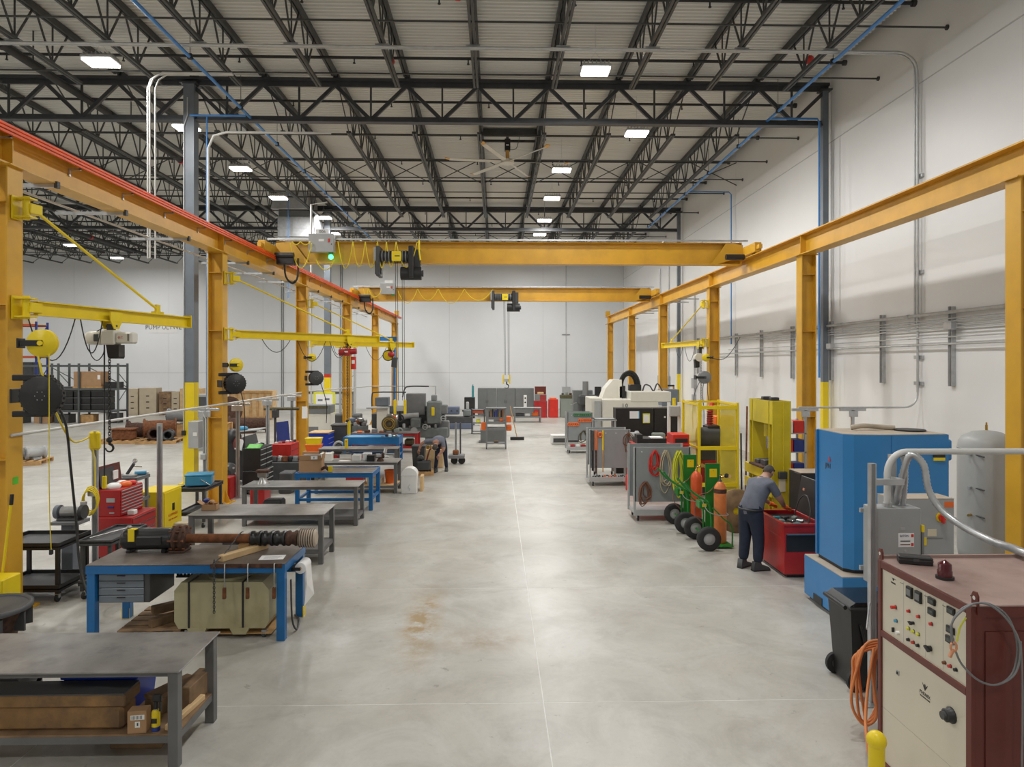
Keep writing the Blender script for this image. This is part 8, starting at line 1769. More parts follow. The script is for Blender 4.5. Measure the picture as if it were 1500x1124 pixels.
# ladder on the wall
t = thing('step_ladder', 'orange fibreglass step ladder standing by the white wall', 'ladder', (8.2, 31.8, 0))
for sx in (-0.25, 0.25):
    q = MB(); q.bar((sx, -0.2, 0), (sx * 0.6, 0.05, 2.35), 0.07, 0.04, 'orange' if False else 'crane_yellow', up=(0, 1, 0)); q.build('rail', t)
    q = MB(); q.bar((sx, 0.4, 0), (sx * 0.6, 0.1, 2.3), 0.05, 0.03, 'crane_yellow', up=(0, 1, 0)); q.build('rear_rail', t)
for k in range(7):
    f = (k + 1) / 8; q = MB(); q.bx(-0.25 + 0.1 * f, 0.25 - 0.1 * f, -0.2 + 0.25 * f - 0.04, -0.2 + 0.25 * f + 0.04, 2.35 * f - 0.012, 2.35 * f + 0.012, 'light_grey'); q.build('step', t)
q = MB(); q.bx(-0.18, 0.18, -0.02, 0.18, 2.33, 2.41, 'black', 0.01); q.build('top_cap', t)
# ================================================================== middle and far end
# workstation cart in the aisle
t = thing('tool_station', 'grey upright tool station on wheels in the middle of the aisle', 'tool cart', (0.02, 27.4, 0))
for sx in (-0.38, 0.38):
    for sy in (-0.25, 0.25):
        q = MB(); q.bx(sx - 0.03, sx + 0.03, sy - 0.03, sy + 0.03, 0.08, 1.62, 'mid_grey'); q.build('post', t)
        q = MB(); castor(q, sx, sy, 0.045); q.build('castor', t)
q = MB(); q.bx(-0.41, 0.41, -0.28, 0.28, 1.6, 1.64, 'mid_grey', 0.004); q.build('top', t)
q = MB(); q.bx(-0.35, 0.35, 0.2, 0.22, 1.1, 1.6, 'light_grey'); q.build('peg_panel', t)
for z in (1.0, 0.75, 0.2):
    q = MB(); q.bx(-0.36, 0.36, -0.25, 0.25, z, z + 0.1 if z > 0.5 else z + 0.04, 'mid_grey', 0.004); q.build('shelf', t)
for k in range(9):
    q = MB(); q.bx(-0.02, 0.02, -0.01, 0.01, 0, 0.22 + 0.05 * (k % 3), ['dark_grey', 'wood', 'dark_grey', 'bright_blue', 'bright_blue', 'bright_blue', 'safety_yellow', 'dark_rust', 'wood'][k], 0.004); q.build('hung_tool', t, (-0.28 + 0.07 * k, 0.18, 1.25))
q = MB(); q.bx(-0.6, -0.36, -0.2, 0.15, 0.75, 1.05, 'orange', 0.02); q.build('side_bin', t)
q = MB(); q.bx(0.38, 0.6, -0.2, 0.1, 1.05, 1.3, 'orange', 0.03); q.build('side_bin', t)
q = MB(); q.bx(0.4, 0.62, -0.18, 0.12, 0.72, 0.95, 'orange', 0.03); q.build('side_bin', t)
q = MB(); q.bx(0.13, 0.28, -0.2, 0.0, 1.1, 1.2, 'orange', 0.02); q.bx(-0.3, -0.1, -0.2, 0, 1.1, 1.16, 'paper'); q.build('shelf_item', t)
q = MB(); q.bx(-0.1, 0.1, -0.1, 0.1, 0.24, 0.3, 'dirty_wood', 0.02); q.build('wood_block', t)
t = thing('steel_box', 'dark grey steel storage box behind the aisle tool station', 'box', (-0.05, 29.6, 0))
q = MB(); q.bx(-0.6, 0.45, -0.3, 0.3, 0.05, 0.55, 'cabinet_grey', 0.01); q.build('body', t)
q = MB(); q.bx(-0.68, 0.48, -0.32, 0.32, 0, 0.05, 'mid_grey'); q.build('skid', t)
t = thing('push_broom', 'wooden push broom with a wide black head standing by the tool station', 'broom', (0.95, 30.4, 0))
q = MB(); q.bx(-0.3, 0.32, -0.06, 0.06, 0, 0.14, 'black', 0.01); q.build('head', t)
q = MB(); q.cyl((0.0, 0, 0.12), (-0.3, 0.15, 1.5), 0.02, 'wood', 8); q.build('handle', t)
# grey cabinets at the end wall
for i in range(3):
    t = thing('storage_cabinet', ['tall grey storage cabinet next to the dark locker', 'tall grey storage cabinet between the two others', 'tall grey storage cabinet next to the red tool tower'][i], 'cabinet', (-0.55 + 1.21 * i, 44.4, 0))
    q = MB(); q.bx(-0.6, 0.6, -0.4, 0.4, 0, 1.82, 'cabinet_grey', 0.01); q.build('case', t)
    for s_ in (-1, 1):
        q = MB(); q.bx(0.01 if s_ > 0 else -0.58, 0.58 if s_ > 0 else -0.01, -0.415, -0.4, 0.05, 1.78, 'cabinet_grey', 0.003); d = q.build('door', t)
        q = MB(); q.bx(s_ * 0.06 - 0.012, s_ * 0.06 + 0.012, -0.43, -0.415, 0.85, 1.05, 'dark_grey'); q.build('handle', d)
block(-1.95, -1.3, 42.5, 43.2, 0, 1.3, 'black', 'dark_locker', 'low black locker beside the grey cabinets', 'locker', 0.01)
q = MB(); q.cyl((0, 0, 0), (0, 0, 0.7), 0.07, 'teal', 12); q.cyl((0, 0, 0.7), (0, 0, 0.8), 0.03, 'teal', 8); one(q, 'blue_cylinder', 'slim teal bottle standing on the black locker', 'bottle', (-1.42, 42.7, 1.3))
t = table('pale grey steel table with a white instrument on it', 1.05, 2.65, 39.4, 40.2, 0.85, mt='light_grey', mf='mid_grey', leg=0.08, shelf=0.35, smat='mid_grey', apron=0.08)
t = thing('white_instrument', 'slim white upright instrument on the pale grey table', 'instrument', (1.72, 39.7, 0.85))
q = MB(); q.bx(-0.09, 0.09, -0.07, 0.07, 0, 0.72, 'white', 0.01); q.build('case', t)
for z in (0.55, 0.3):
    q = MB(); q.cyl((0, -0.075, z), (0, -0.07, z), 0.05, 'black', 10); q.build('port', t)
for i, (x, a, h_, m, lab) in enumerate(((1.4, .5, .18, 'dark_grey', 'dark steel parts on the shelf of the pale table'), (1.85, .3, .15, 'white', 'white parts box on the shelf of the pale table'), (2.3, .32, .22, 'orange', 'orange carton on the shelf of the pale table'))):
    block(x - a / 2, x + a / 2, 39.6, 40.0, 0.35, 0.35 + h_, m, 'shelf_part', lab, 'part', 0.02)
t = thing('tool_tower', 'tall open red and grey tool tower beside the grey cabinets', 'tool cabinet', (2.85, 43.3, 0))
q = MB(); q.bx(-0.4, 0.4, -0.35, 0.35, 0, 1.05, 'red_paint', 0.01); q.build('base', t)
q = MB(); q.bx(-0.36, 0.36, -0.3, 0.3, 1.05, 1.45, 'mid_grey', 0.01); q.build('chest', t)
q = MB(); q.bx(-0.36, 0.36, 0.1, 0.14, 1.45, 1.95, 'maroon'); q.build('lid', t)
for k in range(4):
    q = MB(); q.bx(-0.05, 0.32, -0.315, -0.3, 1.08 + 0.09 * k, 1.15 + 0.09 * k, 'red_paint'); q.build('drawer', t)
q = MB(); q.bx(-0.2, 0.2, -0.1, 0.1, 1.45, 1.6, 'pale_wood', 0.03); q.build('top_item', t)
block(3.35, 3.95, 43.0, 43.6, 0, 1.15, 'bright_red', 'red_cabinet', 'low bright red cabinet with an orange lid item beside the tool tower', 'cabinet', 0.02)
block(3.42, 3.85, 43.1, 43.5, 1.15, 1.25, 'orange', 'orange_case', 'orange case lying on the low bright red cabinet', 'case', 0.03)
t = thing('sage_cabinet', 'sage grey two door cabinet topped with dark parts', 'cabinet', (4.75, 43.3, 0))
q = MB(); q.bx(-0.65, 0.65, -0.35, 0.35, 0, 1.2, 'sage', 0.01); q.build('case', t)
for s_ in (-1, 1):
    q = MB(); q.bx(0.01 if s_ > 0 else -0.62, 0.62 if s_ > 0 else -0.01, -0.365, -0.35, 0.05, 1.15, 'sage', 0.003); q.build('door', t)
q = MB(); q.bx(-0.66, 0.4, -0.3, 0.3, 1.2, 1.42, 'olive', 0.03); q.build('part_tray', t)
for k in range(5):
    q = MB(); q.bx(-0.07, 0.07, -0.07, 0.07, 0, 0.12 + 0.05 * (k % 2), ['dark_grey', 'sage', 'dark_rust', 'white', 'bright_red'][k], 0.02); q.build('part', t, (-0.5 + 0.25 * k, -0.1, 1.42 if k < 4 else 1.2), 0.4 * k)
t = thing('drill_press', 'white drill press with red knobs beside the sage cabinet', 'drill press', (5.75, 41.8, 0))
q = MB(); q.cyl((0, 0, 0), (0, 0, 1.5), 0.06, 'white', 10); q.bx(-0.25, 0.25, -0.3, 0.2, 0, 0.05, 'white'); q.build('column', t)
q = MB(); q.bx(-0.2, 0.2, -0.4, 0.2, 1.2, 1.55, 'white', 0.04); q.build('head', t)
for z in (1.0, 0.8):
    q = MB(); q.ball((-0.05, -0.3, z), 0.09, 'bright_red', 10, 7); q.build('knob', t)
t = thing('floor_scale', 'low white floor unit with dark grille beside the far pegboard', 'floor unit', (2.95, 29.0, 0))
q = MB(); q.bx(-0.6, 0.6, -0.3, 0.3, 0.02, 0.38, 'white', 0.01); q.build('case', t)
q = MB(); q.bx(-0.52, 0.55, -0.31, -0.3, 0.08, 0.26, 'dark_grey'); q.bx(-0.52, 0.55, -0.31, -0.3, 0.31, 0.33, 'dark_grey'); q.build('grille', t)
# ---- lathe group at the end of the benches
t = thing('engine_lathe', 'big grey engine lathe with tall grey splash guard behind the red bench', 'lathe', (-4.1, 28.6, 0))
q = MB(); q.bx(-0.9, 2.1, -0.4, 0.4, 0.35, 0.75, 'lathe_grey', 0.03); q.build('bed', t)
for dx in (-0.6, 1.6):
    q = MB(); q.bx(dx - 0.4, dx + 0.4, -0.45, 0.45, 0, 0.35, 'lathe_grey', 0.02); q.build('pedestal', t)
q = MB(); q.bx(-1.0, -0.1, -0.4, 0.4, 0.75, 1.35, 'dark_grey', 0.03); q.build('headstock', t)
q = MB(); q.bx(-0.1, 1.95, 0.15, 0.55, 0.75, 1.4, 'dark_grey', 0.03); q.bx(1.1, 2.15, 0.0, 0.5, 0.3, 1.0, 'mid_grey', 0.04); q.build('rear_casting', t)
for (x_, z_, r_) in ((0.15, 0.62, 0.16), (1.2, 0.8, 0.12), (1.95, 1.15, 0.12), (-0.4, 1.1, 0.1)):
    q = MB(); q.lathe([(r_ * 0.7, -0.02), (r_, -0.03), (r_, 0.03), (r_ * 0.7, 0.02), (r_ * 0.7, -0.02)], 'light_grey', 16, (x_, -0.46, z_), 'Y'); q.bx(x_ - r_ * 0.8, x_ + r_ * 0.8, -0.475, -0.445, z_ - 0.015, z_ + 0.015, 'light_grey'); q.build('handwheel', t)
q = MB(); q.lathe([(0.05, -0.05), (0.2, -0.05), (0.22, 0.0), (0.22, 0.15), (0.05, 0.18)], 'steel', 18, (-0.1, -0.1, 1.1), 'X'); q.build('chuck', t)
q = MB(); q.bx(0.6, 1.0, -0.45, 0.4, 0.75, 1.15, 'lathe_grey', 0.04); q.cyl((0.75, -0.5, 0.65), (0.75, -0.42, 0.65), 0.14, 'light_grey', 16); q.build('carriage', t)
q = MB(); q.bx(0.35, 1.15, 0.1, 0.5, 1.25, 2.15, 'mid_grey', 0.02); q.build('splash_guard', t)
q = MB(); q.bx(-0.9, -0.35, -0.2, 0.3, 1.65, 2.0, 'column_grey', 0.02); q.build('control_box', t)
q = MB(); q.bx(-0.9, 1.8, 0.2, 0.45, 1.35, 1.62, 'lathe_grey', 0.02); q.build('beam', t)
q = MB(); q.cyl((0.2, -0.1, 1.2), (0.9, -0.1, 1.25), 0.12, 'light_grey', 14); q.build('steady', t)
for k in range(2):
    q = MB(); q.tube(smooth([(-1.0, -0.3, 1.5), (-1.0, -0.3, 2.1), (-0.8, -0.3, 2.22), (0.4, -0.3, 2.22)] if k == 0 else [(0.2, 0.1, 2.0), (0.3, 0.1, 2.35), (0.5, 0.1, 2.45), (1.3, 0.1, 2.45)]), 0.028, 'dark_grey', 6); q.build('pipe_rail', t)
q = MB(); q.bx(1.25, 1.85, -0.35, 0.2, 0.9, 1.85, 'lathe_grey', 0.05); q.bx(1.8, 2.1, -0.25, 0.1, 1.3, 1.7, 'mid_grey', 0.04); q.bx(1.42, 1.65, -0.2, 0.15, 1.85, 2.1, 'mid_grey', 0.03); q.build('mill_head', t)
q = MB(); q.bx(1.45, 1.58, -0.4, -0.35, 1.25, 1.6, 'safety_yellow', 0.02); q.build('yellow_guard', t)
for k in range(8):
    q = MB(); q.bx(-0.05, 0.05, -0.05, 0.05, 0, 0.1 + 0.04 * (k % 3), ['steel', 'dark_grey', 'light_grey', 'mid_grey'][k % 4], 0.015); q.build('fitting', t, (-0.2 + 0.26 * k, -0.36, 0.75), 0.3 * k)
t = thing('gear_lathe', 'blue grey lathe near the black locker at the far end', 'lathe', (-2.0, 35.9, 0))
q = MB(); q.bx(-0.75, 0.8, -0.35, 0.35, 0.25, 0.62, 'dark_grey', 0.02); q.build('bed', t)
q = MB(); q.bx(-0.8, 0.9, -0.4, 0.4, 0, 0.3, 'lathe_blue', 0.02); q.build('base', t)
q = MB(); q.bx(-0.85, 0.1, -0.3, 0.3, 0.75, 1.15, 'lathe_blue', 0.03); q.build('headstock', t)
q = MB(); q.bx(0.3, 0.7, -0.3, 0.3, 0.65, 1.0, 'lathe_grey', 0.05); q.bx(0.45, 0.6, -0.1, 0.1, 1.0, 1.4, 'light_grey', 0.03); q.build('tailstock', t)
for k in range(4):
    q = MB(); q.cyl((-0.6 + 0.3 * k, -0.32, 0.95), (-0.6 + 0.3 * k, -0.4, 0.95), 0.05, 'dark_grey', 8); q.build('knob', t)
t = thing('parts_rack', 'small shelf rack with a red tray beside the tool station', 'rack', (-0.85, 33.3, 0))
for sx in (-0.3, 0.3):
    q = MB(); q.bx(sx - 0.025, sx + 0.025, -0.25, 0.25, 0, 1.2, 'dark_grey'); q.build('post', t)
for z in (0.1, 0.5, 0.85, 1.15):
    q = MB(); q.bx(-0.3, 0.3, -0.25, 0.25, z, z + 0.03, 'mid_grey'); q.build('shelf', t)
q = MB(); q.bx(-0.27, 0.27, -0.2, 0.2, 1.0, 1.15, 'rack_orange', 0.02); q.bx(-0.1, 0.1, -0.2, 0.1, 0.53, 0.7, 'lime_cord', 0.02); q.bx(-0.25, 0.1, -0.2, 0.1, 0.13, 0.4, 'white', 0.02); q.build('tray_item', t)
# drum machine and slim things between the lathes and the benches
t = thing('pale_pedestal', 'pale machine pedestal beside the flanged motor', 'pedestal', (-4.55, 27.6, 0))
q = MB(); q.bx(-0.2, 0.25, -0.2, 0.2, 0, 1.6, 'machine_cream', 0.01); q.build('body', t)
q = MB(); q.bx(-0.6, 0.25, -0.3, 0.25, 1.6, 1.66, 'light_grey', 0.01); q.build('top', t)
t = thing('wash_tank', 'grey parts bin heaped with small castings behind the red bench', 'bin', (-5.6, 27.75, 0))
q = MB(); q.bx(-0.45, 0.4, -0.3, 0.3, 0, 0.9, 'lathe_grey', 0.02); q.build('bin', t)
for k in range(14):
    q = MB(); q.bx(-0.09, 0.09, -0.09, 0.09, 0, 0.16, ['steel', 'mid_grey', 'lathe_blue', 'light_grey', 'rust'][k % 5], 0.03); q.build('casting', t, (-0.35 + 0.11 * (k % 7), -0.2 + 0.2 * (k // 7), 0.9 + 0.08 * (k % 3)), 0.6 * k)
t = thing('mast_lift', 'upright lift mast with an orange pulley by the blue gantry', 'lift', (-8.3, 38.2, 0))
for dx in (-0.35, 0.45):
    q = MB(); q.bx(dx - 0.05, dx + 0.05, -0.05, 0.05, 0, 4.3, 'light_grey'); q.build('mast', t)
for k in range(5):
    q = MB(); q.bar((-0.35, 0, 0.6 + 0.75 * k), (0.45, 0, 1.3 + 0.75 * k), 0.04, 0.04, 'light_grey'); q.build('lattice', t)
q = MB(); q.bx(-0.6, 0.6, -0.15, 0.15, 4.3, 4.5, 'safety_yellow', 0.02); q.cyl((0, -0.1, 4.75), (0, 0.1, 4.75), 0.25, 'safety_yellow', 14); q.build('pulley_head', t)
q = MB(); q.bx(-0.15, 0.2, -0.15, 0.15, 3.2, 4.2, 'dark_grey', 0.05); q.build('motor', t)
q = MB(); q.bx(-0.7, 0.8, -0.5, 0.5, 0, 0.6, 'dark_grey', 0.05); q.build('base', t)
t = thing('gantry_frame', 'blue steel gantry frame beyond the lift mast', 'gantry', (-7.4, 42, 0))
for dx in (-1.75, 1.2):
    q = MB(); q.bx(dx - 0.07, dx + 0.07, -0.07, 0.07, 0, 4.9, 'bench_blue'); q.build('leg', t)
q = MB(); q.bx(-1.9, 1.35, -0.08, 0.08, 4.8, 5.05, 'bench_blue'); q.build('beam', t)
for dx in (-1.75, 1.2):
    q = MB(); q.bx(dx - 0.1, dx + 0.1, -0.8, 0.8, 0, 0.15, 'bench_blue'); q.build('foot', t)
# shelves with stock along the end of the side bay
t = thing('stock_shelf', 'long low shelf of dark bar stock by the end wall', 'shelf', (-11.2, 45.5, 0))
for dx in (-1.8, 0, 1.8):
    q = MB(); q.bx(dx - 0.05, dx + 0.05, -0.3, 0.3, 0, 1.5, 'mid_grey'); q.build('post', t)
for z in (0.7, 1.4):
    q = MB(); q.bx(-1.85, 1.85, -0.3, 0.3, z, z + 0.05, 'mid_grey'); q.build('shelf', t)
for k in range(6):
    q = MB(); q.cyl((-1.8, -0.25 + 0.1 * k, 1.5), (1.8, -0.25 + 0.1 * k, 1.5), 0.05, ['olive', 'dark_rust', 'dark_grey'][k % 3], 8); q.build('bar_stock', t)
# dark bin, black unit on a pallet, white bin at the aisle edge
t = thing('trash_bin', 'charcoal trash bin at the aisle edge beside the bent worker', 'trash bin', (-2.45, 21.9, 0))
q = MB(); q.add([(-0.16, -0.2, 0), (0.16, -0.2, 0), (0.16, 0.2, 0), (-0.16, 0.2, 0), (-0.2, -0.25, 0.75), (0.2, -0.25, 0.75), (0.2, 0.25, 0.75), (-0.2, 0.25, 0.75)], [(0, 3, 2, 1), (0, 1, 5, 4), (1, 2, 6, 5), (2, 3, 7, 6), (3, 0, 4, 7), (4, 5, 6, 7)], 'dark_grey'); q.build('body', t)
q = MB(); q.bx(-0.22, 0.22, -0.27, 0.27, 0.75, 0.8, 'dark_grey', 0.015); q.build('lid', t)
pallet('small pale pallet under the dark floor machine', -2.2, 21.05, 0.6, 0.55, 0.1, 0.12)
t = thing('floor_machine', 'dark floor machine standing on the small pale pallet', 'machine', (-2.22, 21.05, 0.12))
q = MB(); q.bx(-0.2, 0.22, -0.2, 0.2, 0, 0.3, 'dark_grey', 0.04); q.build('base', t)
q = MB(); q.bx(-0.2, 0.0, -0.1, 0.2, 0.3, 0.45, 'dark_grey', 0.05); q.build('motor', t)
q = MB(); q.tube(smooth([(0.1, 0, 0.3), (0.18, 0, 0.6), (0.22, 0.05, 0.65)]), 0.025, 'maroon', 7); q.build('handle', t)
t = thing('wood_box', 'small pale wooden box of parts in front of the bent worker', 'box', (-2.0, 22.5, 0))
q = MB(); q.bx(-0.32, 0.28, -0.15, 0.15, 0, 0.6, 'pale_wood', 0.01); q.build('crate', t)
for k in range(4):
    q = MB(); q.bx(-0.06, 0.06, -0.06, 0.06, 0, 0.12, ['brass', 'wood', 'pale_wood', 'rust'][k], 0.02); q.build('part', t, (-0.22 + 0.14 * k, 0, 0.6), 0.5 * k)
t = thing('white_bin', 'white square bin with a domed lid at the end of the cluttered table', 'trash bin', (-2.26, 18.05, 0))
q = MB(); q.bx(-0.2, 0.2, -0.18, 0.18, 0, 0.48, 'white', 0.01); q.build('body', t)
q = MB(); q.prism([(0.21 * math.cos(a), 0.48 + 0.2 * math.sin(a)) for a in [k * PI / 10 for k in range(11)]], -0.19, 0.19, 'white', 'Y'); q.build('domed_lid', t)
q = MB(); q.tube(smooth([(0.0, -0.182, 0.08), (0.02, -0.182, 0.13), (-0.02, -0.182, 0.18), (0.02, -0.182, 0.25)]), 0.006, 'light_grey', 4); q.build('crease', t)
block(-2.02, -1.94, 18.2, 18.6, 0, 0.4, 'pale_wood', 'wood_board', 'pale board leaning behind the white domed bin', 'wood')
t = thing('pallet_truck', 'dark hand pump truck with black wheels behind the bent worker', 'pallet truck', (-1.35, 23.2, 0))
q = MB(); q.bx(-0.03, 0.03, -0.04, 0.04, 0.3, 1.4, 'mid_grey', 0.01); q.bx(0.13, 0.18, -0.04, 0.04, 0.35, 1.4, 'dark_grey', 0.01); q.build('mast', t)
for dx in (-0.05, 0.2):
    q = MB(); q.cyl((dx, -0.05, 0.12), (dx, 0.05, 0.12), 0.12, 'rubber', 16); q.build('wheel', t)
q = MB(); q.bx(-0.25, 0.3, -0.2, 0.25, 0.2, 0.32, 'mid_grey', 0.02); q.bx(-0.1, 0.1, -0.15, 0.05, 0.32, 0.48, 'rust', 0.03); q.build('chassis', t)
# ================================================================== people
def figure(label, J, E, hips, root, mats, loc=(0, 0, 0)):
    # J: name -> (pos, radius); E: (a, b, material)
    names = list(J); idx = {n_: i for i, n_ in enumerate(names)}
    me = bpy.data.meshes.new('skeleton'); me.from_pydata([J[n_][0] for n_ in names], [(idx[a], idx[b]) for a, b, _ in E], [])
    o = bpy.data.objects.new('skeleton', me); COL.objects.link(o)
    sk = o.modifiers.new('skin', 'SKIN'); sk.use_smooth_shade = True
    sv = me.skin_vertices[0].data
    for n_ in names:
        r = J[n_][1]; r = r if isinstance(r, tuple) else (r, r); sv[idx[n_]].radius = r; sv[idx[n_]].use_root = (n_ == root)
    ss = o.modifiers.new('sub', 'SUBSURF'); ss.levels = 2; ss.render_levels = 2
    dg = bpy.context.evaluated_depsgraph_get()
    bm_ = bpy.data.meshes.new_from_object(o.evaluated_get(dg)); bpy.data.objects.remove(o)
    ml = []
    for _, _, m_ in E:
        if m_ not in ml: ml.append(m_)
    bm_.materials.clear()
    for m_ in ml: bm_.materials.append(MATS[m_])
    for p_ in bm_.polygons:
        c = p_.center; best = (1e9, 0)
        for a, b, m_ in E:
            A, B_ = Vector(J[a][0]), Vector(J[b][0]); ab = B_ - A; tt = max(0, min(1, (c - A).dot(ab) / max(ab.length_squared, 1e-9)))
            dd = (c - A - ab * tt).length - 0.0
            if dd < best[0]: best = (dd, ml.index(m_))
        p_.material_index = best[1]; p_.use_smooth = True
    t = thing('person', label, 'person', loc)
    bm_.name = 'body'; bo = bpy.data.objects.new('body', bm_); COL.objects.link(bo); bo.parent = t
    return t
def shoe(t, x, y, ang, m='dark_grey'):
    q = MB(); q.M = Matrix.Translation((x, y, 0)) @ Matrix.Rotation(ang, 4, 'Z')
    q.prism([(-0.09, 0.0), (0.2, 0.0), (0.21, 0.03), (0.18, 0.06), (0.06, 0.1), (0.04, 0.15), (-0.07, 0.15), (-0.09, 0.05)], -0.045, 0.045, m, 'Y', True)
    q.bx(-0.095, 0.21, -0.05, 0.05, 0.0, 0.022, 'black', 0.004); q.build('shoe', t)
def glove(t, wrist, direction, m, curl=0.6, s_=1.0):
    w_ = Vector(wrist); d = Vector(direction).normalized(); up_ = Vector((0, 0, 1)); side = d.cross(up_).normalized(); nrm = side.cross(d)
    q = MB(); c = w_ + d * 0.05 * s_
    q.ball(tuple(c), 0.045 * s_, m, 12, 8, (1.0, 1.0, 0.75))
    q.tube([w_ - d * 0.02, w_ + d * 0.06 * s_], [0.032 * s_, 0.036 * s_], m, 8)
    for k, L_ in enumerate((0.075, 0.085, 0.08, 0.062)):
        b0 = c + side * (0.033 - 0.022 * k) * s_ + d * 0.03 * s_; p1 = b0 + d * L_ * 0.5 * s_ - nrm * 0.01; p2 = p1 + (d * math.cos(curl) - nrm * math.sin(curl)) * L_ * 0.55 * s_
        q.tube([b0, p1, p2], [0.0105 * s_, 0.010 * s_, 0.008 * s_], m, 6)
    b0 = c + side * 0.04 * s_; q.tube([b0, b0 + side * 0.025 * s_ + d * 0.03 * s_, b0 + side * 0.02 * s_ + d * 0.06 * s_ - nrm * 0.02], [0.012 * s_, 0.011 * s_, 0.008 * s_], m, 6)
    q.build('glove', t)
def head_parts(t, c, fwd, upv, r=0.1, hair='hair', bald=False):
    c = Vector(c); f = Vector(fwd).normalized(); u = Vector(upv).normalized(); s_ = f.cross(u).normalized(); u = s_.cross(f)
    R4 = Matrix((s_, f, u)).transposed().to_4x4(); R4.translation = c
    q = MB(); q.M = R4
    # skull cap of short hair: back and top
    vs = []; n = 16; kk = 8
    for i in range(kk + 1):
        p_ = (PI * 0.62) * i / kk
        for j in range(n):
            a = 2 * PI * j / n; z = math.cos(p_); rr_ = math.sin(p_)
            y = rr_ * math.sin(a); lim = y
            if y > 0.35 and z < 0.55: z = 0.55 + (z - 0.55) * 0.1; 
            vs.append((rr_ * math.cos(a) * r * 0.86, y * r * 1.04 - 0.006, z * r * 1.16 + 0.004))
    fs = []
    for i in range(kk):
        for j in range(n): fs.append((i * n + j, (i + 1) * n + j, (i + 1) * n + (j + 1) % n, i * n + (j + 1) % n))
    q.add(vs, fs, hair, True); q.build('hair', t)
    for sx in (-1, 1):
        q = MB(); q.M = R4; q.ball((sx * r * 0.82, -0.005, -0.012), 0.026, 'skin', 8, 6, (0.4, 0.8, 1.2)); q.build('ear', t)
        q = MB(); q.M = R4; q.ball((sx * 0.032, r * 0.9, 0.005), 0.012, 'white', 8, 6); q.ball((sx * 0.032, r * 0.9 + 0.008, 0.005), 0.006, 'black', 6, 5); q.build('eye', t)
    q = MB(); q.M = R4; q.prism([(-0.012, -0.03), (0.012, -0.03), (0.006, 0.02), (-0.006, 0.02)], r * 0.85, r * 1.12, 'skin', 'Y'); q.build('nose', t)
    q = MB(); q.M = R4; q.bx(-0.025, 0.025, r * 0.8, r * 0.92, -0.062, -0.054, 'maroon', 0.001); q.build('mouth', t)
# worker at the parts washer
f = Vector((0.86, 0.5, 0)).normalized(); rt = Vector((f.y, -f.x, 0))
O = Vector((4.2, 11.18, 0))
def W(fw, sd, z): return tuple(O + f * fw + rt * sd + Vector((0, 0, z)))
J = {'pelvis': (W(0.0, 0, 0.96), (0.19, 0.155)), 'waist': (W(0.06, 0, 1.1), (0.195, 0.165)), 'chest': (W(0.2, 0, 1.3), (0.21, 0.165)), 'upper': (W(0.3, 0, 1.42), (0.15, 0.11)), 'neck': (W(0.38, 0, 1.5), 0.06), 'head': (W(0.46, 0, 1.545), 0.085), 'crown': (W(0.5, 0, 1.60), 0.08),
     'hipR': (W(0.02, 0.1, 0.88), 0.135), 'kneeR': (W(0.08, 0.11, 0.5), 0.1), 'ankR': (W(0.06, 0.11, 0.12), 0.082),
     'hipL': (W(0.02, -0.1, 0.88), 0.135), 'kneeL': (W(0.03, -0.12, 0.5), 0.1), 'ankL': (W(0.0, -0.14, 0.12), 0.082),
     'shR': (W(0.3, 0.19, 1.4), 0.082), 'elR': (W(0.46, 0.25, 1.14), 0.056), 'midR': (W(0.4, 0.225, 1.23), 0.072), 'wrR': (W(0.66, 0.16, 1.0), 0.034),
     'shL': (W(0.3, -0.19, 1.4), 0.082), 'midL': (W(0.41, -0.23, 1.25), 0.072), 'elL': (W(0.48, -0.25, 1.16), 0.056), 'wrL': (W(0.66, -0.12, 1.0), 0.034)}
E = [('pelvis', 'waist', 'shirt'), ('waist', 'chest', 'shirt'), ('chest', 'upper', 'shirt'), ('upper', 'neck', 'skin'), ('neck', 'head', 'skin'), ('head', 'crown', 'skin'),
     ('pelvis', 'hipR', 'trousers'), ('hipR', 'kneeR', 'trousers'), ('kneeR', 'ankR', 'trousers'), ('pelvis', 'hipL', 'trousers'), ('hipL', 'kneeL', 'trousers'), ('kneeL', 'ankL', 'trousers'),
     ('upper', 'shR', 'shirt'), ('shR', 'midR', 'shirt'), ('midR', 'elR', 'skin'), ('elR', 'wrR', 'skin'), ('upper', 'shL', 'shirt'), ('shL', 'midL', 'shirt'), ('midL', 'elL', 'skin'), ('elL', 'wrL', 'skin')]
t = figure('worker in grey shirt and navy trousers leaning over the red parts washer', J, E, None, 'pelvis', None)
shoe(t, *W(0.05, 0.11, 0)[:2], math.atan2(f.y, f.x) - 0.35); shoe(t, *W(-0.01, -0.14, 0)[:2], math.atan2(f.y, f.x) + 0.1)
glove(t, W(0.655, 0.16, 1.0), f + Vector((0, 0, -0.35)), 'orange', 0.8, 1.1); glove(t, W(0.655, -0.12, 1.0), f + Vector((0, 0, -0.3)), 'orange', 0.8, 1.1)
head_parts(t, W(0.475, 0, 1.575), f + Vector((0, 0, -0.75)), (0.3, 0.2, 1.0), 0.098)
q = MB(); pts = [W(0.01 + 0.165 * math.cos(a), 0.2 * math.sin(a), 1.0 - 0.01 * math.cos(a)) for a in [k * PI / 12 for k in range(24)]]
for (dz, rr_) in ((0, 0.018),): q.tube(pts, rr_, 'black', 6, True)
q.build('belt', t)
q = MB(); q.tube([W(0.36 + 0.07 * math.cos(a), 0.075 * math.sin(a), 1.475 - 0.03 * math.cos(a)) for a in [k * PI / 8 for k in range(16)]], 0.016, 'shirt', 6, True); q.build('collar', t)
